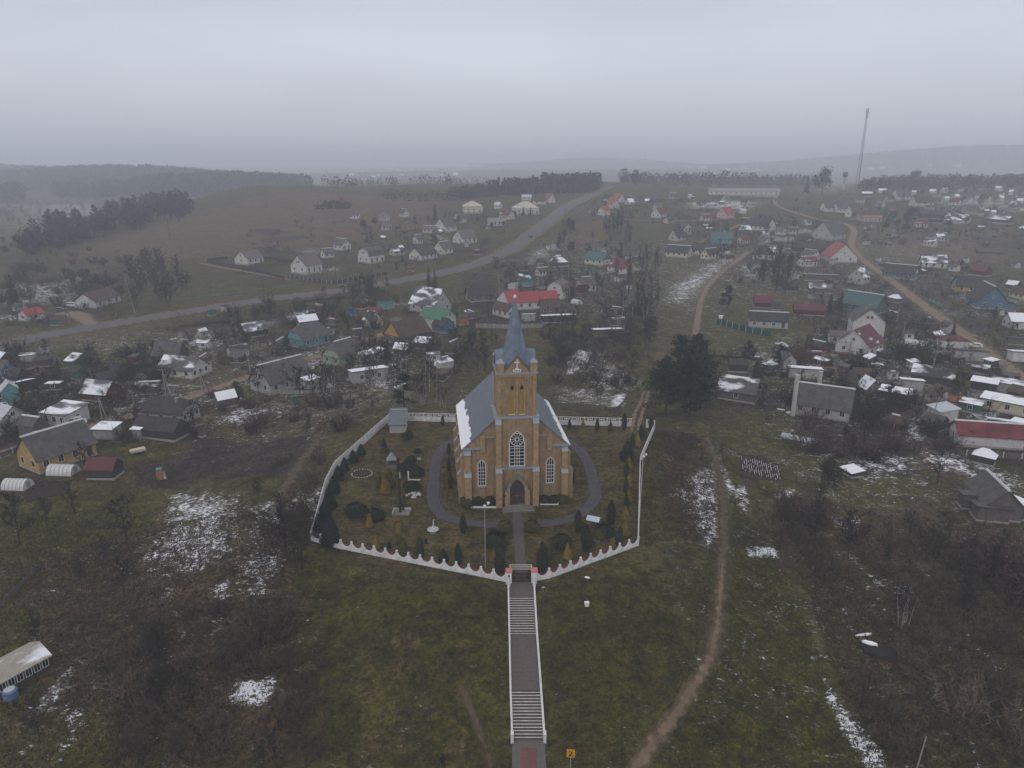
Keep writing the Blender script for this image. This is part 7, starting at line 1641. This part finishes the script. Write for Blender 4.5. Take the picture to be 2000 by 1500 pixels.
# ---- scattered ones: zones of the photograph
def zone(poly, n, kinds, h, label, group, seed, wide=(.9, 1.2)):
    r = random.Random(seed); poly = [(float(a), float(b)) for a, b in poly]; xs = [p[0] for p in poly]; ys_ = [p[1] for p in poly]; c = 0; tries = 0
    while c < n and tries < n * 30:
        tries += 1; px, py = r.uniform(min(xs), max(xs)), r.uniform(min(ys_), max(ys_))
        if not bool(inside(poly, np.array(px), np.array(py))): continue
        p = G(px, py)
        if not clear(p): continue
        tree_at(p, r.uniform(*h), r.choice(kinds), label, group, r.uniform(*wide)); c += 1
B_ = ['bare', 'bare', 'orchard', 'olivebare']
for z in (([(230,775),(760,770),(690,850),(250,850)], 26, ['bush', 'bare', 'redbush'], (2, 4.5), 'bare shrub in the brown plots between lane and churchyard', 'shrubs in the brown plots', 1),
  ([(590,750),(880,735),(880,800),(600,795)], 16, ['birch'], (6, 10), 'thin pale birch in the strip behind the left back fence', 'birches behind the left back fence', 2),
  ([(640,700),(970,650),(970,730),(700,735)], 44, B_, (4, 8), 'bare brown tree in the gardens left behind the spire', 'garden trees left of the spire', 3),
  ([(1060,640),(1280,600),(1280,700),(1075,745)], 40, ['bare', 'birch', 'olivebare', 'bush'], (3, 8), 'bare tree in the scrub right behind the tower', 'scrub trees right of the tower', 4),
  ([(1195,520),(1290,520),(1285,625),(1210,625)], 24, ['tallbare', 'birch', 'tallbare'], (9, 15), 'tall bare tree in the grove left of the sandy track', 'tall grove left of the sandy track', 5),
  ([(1470,520),(1560,510),(1565,570),(1480,580)], 20, ['tallbare', 'bare'], (9, 14), 'tall dark bare tree in the grove at the sandy track top', 'dark grove right of the sandy track', 6),
  ([(1300,440),(1600,440),(1580,520),(1430,540)], 44, B_, (4, 8), 'bare tree among the dark roofed houses of the upper village', 'trees of the upper village', 7),
  ([(1500,690),(1900,690),(1860,880),(1580,900)], 66, ['bare', 'orchard', 'bush', 'redbush'], (2.5, 6), 'bare garden tree among the sheds right of the pines', 'garden trees right of the pines', 8),
  ([(1700,380),(2000,380),(2000,470),(1720,470)], 44, B_ + ['round'], (4, 9), 'dark bare tree on the far right hillside', 'trees of the far right hillside', 9),
  ([(245,530),(380,510),(372,595),(262,605)], 20, ['tallbare', 'olivebare', 'bare'], (8, 14), 'tall bare tree in the grove above the road left', 'tall grove left of the road', 10),
  ([(1080,445),(1250,440),(1240,490),(1090,500)], 22, ['bare', 'tallbare', 'round'], (5, 10), 'bare tree right of the climbing road', 'trees right of the climbing road', 11),
  ([(1180,450),(1220,450),(1215,470),(1185,470)], 6, ['tallbare'], (12, 17), 'very tall bare tree in the small group by the lane', 'tall group by the lane', 12),
  ([(960,510),(1180,540),(1180,590),(970,600)], 40, B_, (3, 7), 'bare garden tree between road and red farm building', 'garden trees above the red farm building', 13),
  ([(430,610),(760,560),(780,640),(460,690)], 46, B_ + ['bush'], (3, 7), 'bare tree in the gardens below the main road', 'garden trees below the main road', 14),
  ([(672,575),(730,570),(725,602),(670,602)], 6, ['tallbare', 'olivebare'], (7, 11), 'bare tree in the clump right under the road', 'clump under the road', 15),
  ([(0,470),(240,480),(240,600),(0,600)], 44, ['bush', 'bare', 'round', 'redbush'], (2.5, 7), 'scrubby tree on the far left snowy waste land', 'trees on the left waste land', 16),
  ([(0,690),(330,690),(330,850),(0,860)], 42, ['bare', 'orchard', 'bush'], (2.5, 6), 'bare garden tree among the left sheds', 'garden trees of the left sheds', 17),
  ([(690,420),(900,430),(880,500),(700,490)], 26, ['bare', 'tallbare', 'round'], (4, 8), 'bare tree on the slope among the white houses', 'trees among the white houses', 18),
  ([(1560,580),(2000,600),(2000,740),(1740,690)], 40, ['orchard', 'bare'], (3, 6), 'small bare garden tree along the dirt road', 'garden trees along the dirt road', 19),
  ([(930,400),(1060,420),(1030,460),(930,460)], 8, ['round', 'bare'], (4, 8), 'dark tree in the villa gardens on the slope', 'trees in the villa gardens', 20),
  ([(1860,1090),(2000,1090),(2000,1260),(1880,1240)], 9, ['redbush', 'tallbare', 'bare'], (4, 8), 'reddish bare tree in the thicket under the right barn', 'reddish thicket under the right barn', 21),
  ([(1500,1000),(1600,1000),(1640,1130),(1540,1130)], 14, ['pbare', 'pbush', 'pbare', 'olivebare'], (3., 5.5), 'dense dark bare shrub tree left in the right thicket', 'dark thicket right of the path', 22),
  ([(1690,1030),(1860,1030),(1880,1130),(1720,1130)], 14, ['pbare', 'olivebare', 'pbush'], (3.2, 6), 'dark bare shrub tree in the middle of the right thicket', 'middle of the right thicket', 23),
  ([(1830,1250),(2000,1280),(2000,1480),(1850,1420)], 9, ['pbare', 'pbush', 'olivebare'], (3, 5), 'dark shrub on the lower right slope', 'shrubs on the lower right slope', 24),
  ([(210,1280),(340,1260),(400,1480),(230,1460)], 12, ['pbare', 'pbush', 'olivebare'], (3, 5), 'dark bare shrub in the lower left thicket', 'lower left thicket', 25),
  ([(400,1190),(570,1210),(570,1320),(420,1310)], 11, ['pbare', 'pbush', 'redbush'], (2.5, 4.5), 'dense bare shrub in the thicket above the lower snow patch', 'thicket above the lower snow patch', 26),
  ([(500,960),(600,900),(600,1090),(520,1100)], 10, ['pbare', 'olivebare', 'pbush'], (3, 6), 'bare tree along the outer left side of the yard', 'trees outside the left yard fence', 27),
  ([(1640,860),(1740,820),(1790,890),(1700,910)], 8, ['bush', 'bare'], (2, 4), 'bare shrub around the ploughed plots right', 'shrubs round the right ploughed plots', 28),
  ([(1590,920),(1640,930),(1640,1000),(1590,1000)], 5, ['bare', 'olivebare'], (4, 6), 'olive bare tree below the cold frame', 'trees below the cold frame', 29)): zone(*z)
# ---- dark tree rows left, the far woods
for i in range(34):
    t_ = trd.random(); px = 60 + 310 * t_ + trd.uniform(-14, 14); py = 500 - 78 * t_ + trd.uniform(-14, 6); p = G(px, py); tree_at(p, trd.uniform(10, 17), trd.choice(['round', 'tallbare', 'round', 'spruce']), 'dark tree in the long row along the edge of the brown hill', 'dark tree row by the brown hill', 1.1)
for i in range(10):
    px, py = trd.uniform(90, 180), trd.uniform(440, 470); tree_at(G(px, py), trd.uniform(7, 11), 'round', 'dark lone tree on the pale waste land left', 'lone trees on the pale waste land')
for i in range(12):
    px, py = trd.uniform(120, 215), trd.uniform(545, 575); tree_at(G(px, py), trd.uniform(5, 9), trd.choice(['round', 'bare']), 'dark tree behind the low white house by the road', 'trees behind the low white house')
def wood(name, label, polys, n, h, seed, m_, base_y=None, q=34):
    """a distant wood that reads as one mass"""
    r = random.Random(seed); tris = []
    for pts in polys:
        W_ = W2(pts); x0, y0 = W_.min(0); x1, y1 = W_.max(0); c = 0; t_ = 0
        while c < n // len(polys) and t_ < n * 20:
            t_ += 1; x, y = r.uniform(x0, x1), r.uniform(y0, y1)
            if not bool(inside(W_, np.array(x), np.array(y))): continue
            c += 1; z = gz(x, y); hh = r.uniform(*h); w = hh * (r.uniform(.2, .32) if m_ is wood_m else r.uniform(.28, .42)); sp_ = m_ is wood_m and r.random() < .5
            for k in range(q):
                u_ = r.random(); rad = w * ((1 - u_) ** .8 if sp_ else math.sqrt(max(0, 1 - (2 * u_ - 1) ** 2))); a = r.uniform(0, 6.28); s = hh * .10
                cc = np.array([x + math.cos(a) * rad, y + math.sin(a) * rad, z + hh * (.08 + .92 * u_)]); a_, b_ = rv(r) * s, rv(r) * s; tris.append((cc - a_, cc + a_, cc + b_ * 1.5))
    o = soup(name, np.array(tris), m_); tag(o, label, 'wood', None, 'stuff'); return o
wood_m = mat('far_wood', (.024, .027, .021), .95, .35, .15); wood_b = mat('far_bare_wood', (.035, .029, .026), .95, .35, .15)
wood('pine_forest', 'dark pine wood on the crest left of the climbing road', [[(1060, 380), (1165, 374), (1172, 364), (1062, 368)]], 190, (12, 18), 5, wood_m, q=70)
wood('pine_forest', 'lower hazy pine wood just left of the dense crest wood', [[(945, 386), (1050, 380), (1052, 371), (960, 376)]], 110, (7, 15), 25, wood_m, q=60)
wood('pine_forest', 'thin straggling wood at the left end of the crest', [[(870, 394), (950, 386), (950, 378), (885, 384)]], 45, (5, 11), 26, wood_b, q=50)
wood('bare_forest', 'bare hazy wood below the crest behind the yellow villa', [[(740, 395), (880, 392), (900, 378), (760, 380)]], 60, (4, 8), 6, wood_b)
def hillwood(label, fh, n, seed, h=(14, 20), xs=1.5, m_=wood_m, ymin=0):
    hx, hy, rx, ry, hh = fh; r = random.Random(seed); tris = []; c = 0
    while c < n:
        x = hx + rx * r.uniform(-xs, xs); y = hy + ry * r.uniform(-1.5, .6)
        if ((x - hx) / rx) ** 2 + ((y - hy) / ry) ** 2 > 1.7: continue
        c += 1; z = gz(x, y); t_ = r.uniform(*h); w = t_ * r.uniform(.25, .4)
        for k in range(24):
            u_ = r.random(); rad = w * math.sqrt(max(0, 1 - (2 * u_ - 1) ** 2)); a = r.uniform(0, 6.28); cc = np.array([x + math.cos(a) * rad, y + math.sin(a) * rad, z + t_ * u_]); s = t_ * .16; tris.append((cc + rv(r) * s, cc + rv(r) * s, cc + rv(r) * s * 1.3))
    o = soup('far_forest', np.array(tris), m_); tag(o, label, 'wood', None, 'stuff')
for fh, n, lab in zip(FARHILLS, (3200, 900, 4000, 2600, 2600, 2600), ('hazy wood on the far left hill', 'nearer dark wooded knoll left of centre', 'hazy wooded hill far right behind the mast', 'faint wood on the horizon right of centre', 'faintest wood at the left border horizon', 'hazy wooded hill at the right border')): hillwood(lab, fh, n, int(fh[0]) + 5000)
wood('tree_belt', 'hazy tree belt behind the livestock barn', [[(1215, 366), (1600, 362), (1600, 352), (1215, 354)]], 1500, (9, 19), 8, wood_b, q=44)
wood('tree_belt', 'hazy tree belt along the far right ridge', [[(1680, 378), (2000, 372), (2000, 358), (1690, 364)]], 1300, (6, 13), 9, wood_b, q=40)
wood('tree_belt', 'hazy dark woods behind the pale waste land left', [[(105, 388), (270, 384), (275, 374), (105, 376)], [(280, 376), (345, 374), (345, 366), (280, 368)], [(0, 398), (45, 392), (40, 382), (0, 386)]], 480, (15, 27), 10, wood_m, q=60)
wood('tree_row', 'dense dark trees along the left edge of the brown hill', [[(60, 500), (215, 455), (372, 418), (380, 400), (300, 402), (215, 420), (190, 436), (60, 458)]], 190, (6, 17), 15, wood_m, q=90)
wood('scrub', 'scattered low scrub on the pale waste land left', [[(0, 480), (60, 460), (220, 430), (350, 392), (300, 388), (0, 395)]], 260, (2.5, 6.5), 16, wood_b, q=50)
wood('tree_belt', 'dark bush island on the brown hill', [[(616, 409), (672, 411), (690, 406), (650, 398)]], 60, (3, 5.5), 11, wood_b, q=60)
wood('tree_belt', 'misty trees and gardens of the far valley behind the brown hill', [[(540, 372), (900, 362), (1000, 348), (700, 346)]], 420, (7, 13), 12, wood_b)
wood('tree_belt', 'misty trees of the far right settlement', [[(1300, 346), (1680, 346), (1680, 326), (1300, 326)]], 320, (9, 14), 13, wood_b)
wood('tree_belt', 'misty trees of the far town centre', [[(620, 346), (1280, 340), (1280, 322), (640, 322)]], 420, (9, 14), 14, wood_b)
for q in ((500, 1350, 3.2), (430, 1158, 2), (1488, 1080, 2.2), (1700, 1265, 3), (120, 1420, 2), (1690, 1450, 2.)):
    g = G(q[0], q[1]); FOOT.append((g.x, g.y, q[2]))
# ---- undergrowth and dry weeds: thickets nobody could count
def thick(name, label, zones, mt, seed, tone):
    r = random.Random(seed); base = [bush(seed + i, 1.0, .95, 13, .036, 11) for i in range(4)]; out = []
    for poly, n, (h0, h1) in zones:
        xs = [p[0] for p in poly]; ys_ = [p[1] for p in poly]; c = 0; k = 0
        while c < n and k < n * 12:
            k += 1; px, py = r.uniform(min(xs), max(xs)), r.uniform(min(ys_), max(ys_))
            if not bool(inside(poly, np.array(px), np.array(py))): continue
            p = G(px, py)
            if not clear(p, .2): continue
            h = r.uniform(h0, h1); a = r.uniform(0, 6.28); m_ = np.array([[math.cos(a), -math.sin(a), 0], [math.sin(a), math.cos(a), 0], [0, 0, 1]]) * h; out.append(r.choice(base) @ m_.T + np.array(p)); c += 1
    o = soup(name, np.concatenate(out), mt); tag(o, label, 'undergrowth', None, 'stuff')
thick('undergrowth', 'tangled bare brown undergrowth of the slopes', [([(200,1180),(580,1180),(600,1340),(560,1480),(230,1480)], 78, (.9, 2.5)), ([(1500,960),(1680,1000),(1660,1140),(1530,1120)], 36, (1.2, 3.)), ([(1660,1000),(2000,1030),(2000,1480),(1820,1420),(1690,1160)], 84, (.9, 2.6)), ([(1640,1290),(1720,1330),(1800,1480),(1740,1490)], 30, (.8, 2.)),
   ([(540,900),(630,880),(600,1060),(520,1080)], 36, (1., 2.6)), ([(250,780),(750,775),(690,840),(260,850)], 30, (.7, 1.8)), ([(1070,640),(1270,620),(1270,740),(1080,745)], 22, (.8, 2.4)), ([(620,700),(970,680),(970,780),(660,800)], 26, (.8, 2.)), ([(1500,700),(1880,700),(1850,890),(1600,890)], 72, (.8, 2.)),
   ([(0,690),(330,690),(330,850),(0,860)], 60, (1., 2.4)), ([(1540,510),(2000,510),(2000,690),(1560,690)], 90, (1.2, 2.8)), ([(1640,380),(2000,380),(2000,470),(1690,480)], 90, (2., 4.5)), ([(1130,390),(1640,390),(1600,440),(1160,440)], 70, (2., 4.)), ([(900,480),(1280,480),(1280,640),(900,640)], 90, (1.4, 3.2)), ([(420,600),(900,570),(900,720),(430,740)], 90, (1.2, 2.8)), ([(700,430),(1000,420),(940,500),(700,500)], 40, (1.5, 3.)), ([(300,640),(480,630),(460,700),(340,710)], 30, (.8, 2.)), ([(1380,440),(1620,440),(1600,560),(1460,560)], 36, (1., 2.5)), ([(1080,470),(1280,470),(1280,600),(1100,600)], 36, (1., 2.5))], midt, 500, 1)
thick('pale_undergrowth', 'pale twiggy undergrowth mixed through the thickets', [([(200,1180),(580,1180),(600,1340),(560,1480),(230,1480)], 91, (.9, 2.5)), ([(1500,960),(1680,1000),(1660,1140),(1530,1120)], 42, (1.2, 3.)), ([(1660,1000),(2000,1030),(2000,1480),(1820,1420),(1690,1160)], 98, (.9, 2.6)), ([(1640,1290),(1720,1330),(1800,1480),(1740,1490)], 35, (.8, 2.)),
   ([(540,900),(630,880),(600,1060),(520,1080)], 42, (1., 2.6)), ([(250,780),(750,775),(690,840),(260,850)], 62, (.7, 1.8)), ([(1070,640),(1270,620),(1270,740),(1080,745)], 56, (.8, 2.4)), ([(620,700),(970,680),(970,780),(660,800)], 62, (.8, 2.)), ([(1500,700),(1880,700),(1850,890),(1600,890)], 84, (.8, 2.)),
   ([(300,640),(480,630),(460,700),(340,710)], 35, (.8, 2.)), ([(1380,440),(1620,440),(1600,560),(1460,560)], 42, (1., 2.5)), ([(1080,470),(1280,470),(1280,600),(1100,600)], 42, (1., 2.5))], palet, 550, 1)
thick('dry_weeds', 'dry reddish weeds and grass clumps', [([(1290,840),(1390,855),(1405,1060),(1330,1050),(1285,930)], 170, (.5, 1.1)), ([(300,1000),(600,990),(560,1160),(330,1150)], 120, (.4, .9)), ([(60,1060),(560,1080),(560,1200),(200,1300),(60,1380)], 150, (.4, 1.)), ([(560,1290),(650,1250),(640,1480),(560,1500)], 90, (.5, 1.2)), ([(1560,1160),(1700,1180),(1760,1300),(1660,1290)], 90, (.4, .9)), ([(1560,760),(1700,800),(1700,900),(1560,890)], 60, (.4, .9))], weed_m, 600, 1)
def thick2(name, label, n_, h, mt, seed):
    r = random.Random(seed); base = [bush(seed + i, 1.0, .42, 12, .016, 13) for i in range(5)]; out = []
    for V in VILL:
        poly = V[0]; xs = [p[0] for p in poly]; ys_ = [p[1] for p in poly]; c = k = 0
        while c < n_ and k < n_ * 8:
            k += 1; px, py = r.uniform(min(xs), max(xs)), r.uniform(min(ys_), max(ys_))
            if not bool(inside(poly, np.array(px), np.array(py))): continue
            p = G(px, py)
            if not clear(p, 1.): continue
            hh = r.uniform(*h); a = r.uniform(0, 6.28); m_ = np.array([[math.cos(a), -math.sin(a), 0], [math.sin(a), math.cos(a), 0], [0, 0, 1]]) * hh; out.append(r.choice(base) @ m_.T + np.array(p)); c += 1
    o = soup(name, np.concatenate(out), mt); tag(o, label, 'undergrowth', None, 'stuff')
thick2('garden_scrub', 'dark bare garden scrub massed between the village houses', 48, (2.5, 6.), twig_m, 700)
thick2('garden_scrub', 'brown bare garden scrub massed between the village houses', 55, (2., 5.), midt, 720)
def grass(seed, zones):
    r = np.random.RandomState(seed); out = []
    for poly, n, h in zones:
        W_ = W2(poly); lo, hi = W_.min(0), W_.max(0); P = lo + (hi - lo) * r.rand(n * 2, 2); P = P[inside(W_, P[:, 0], P[:, 1])]
        keep = np.ones(len(P), bool)
        for Q, w in ROADS:
            w_ = w if np.ndim(w) == 0 else max(w)
            if Q[:, 1].min() < 130: keep &= pdist(Q, P[:, 0], P[:, 1], False) > w_ * .5
        keep &= pdist(np.array([p[:2] for p in STP]), P[:, 0], P[:, 1], False) > SW + .4
        P = P[keep]; z = hz(P[:, 0], P[:, 1]) - .03; b = np.column_stack([P, z]); k = len(P)
        a = r.rand(k) * 6.28; w = .05 + .07 * r.rand(k); hh = h * (.5 + r.rand(k)); dx = np.column_stack([np.cos(a) * w, np.sin(a) * w, 0 * a]); tip = b + np.column_stack([r.randn(k) * .12, r.randn(k) * .12, hh]); out.append(np.stack([b - dx, b + dx, tip], 1))
    t_ = np.concatenate(out); o = soup('grass', t_, [mat('grass_blade_olive', (.044, .042, .016), .95, .3, .5), mat('grass_blade_dry', (.085, .066, .038), .95, .3, .5), mat('grass_blade_dark', (.028, .026, .012), .95, .3, .5)], None, r.choice([0, 0, 1, 2, 2], len(t_))); tag(o, 'short rough grass on the slopes', 'grass', None, 'stuff')
grass(3, [([(560,1100),(990,1150),(1000,1500),(560,1500)], 17000, .11), ([(1060,1150),(1390,1100),(1400,1300),(1240,1500),(1065,1500)], 17000, .12), ([(1420,960),(1500,1060),(1700,1500),(1280,1500)], 22000, .18), ([(0,1000),(560,1000),(560,1500),(0,1500)], 26000, .28), ([(1560,1120),(2000,1100),(2000,1500),(1700,1500)], 22000, .28), ([(1260,840),(1420,860),(1420,1060),(1260,1060)], 9000, .25)])
# ------------------------------------------------------------------ the misty air
hm = bpy.data.materials.new('haze'); hm.use_nodes = True; t = hm.node_tree; t.nodes.remove(t.nodes['Principled BSDF'])
pv = N(t, 'ShaderNodeVolumePrincipled'); pv.inputs['Color'].default_value = (.84, .90, 1.0, 1); pv.inputs['Density'].default_value = .00047; pv.inputs['Anisotropy'].default_value = 0.
L(t, pv.outputs[0], t.nodes['Material Output'].inputs['Volume'])
m = MB(); m.box(-9200, 9200, -60, 9300, -20, 128, hm); hb_ = m.build('haze'); hb_['kind'] = 'stuff'; hb_['label'] = 'pale grey mist filling the air over the village'; hb_['category'] = 'haze'
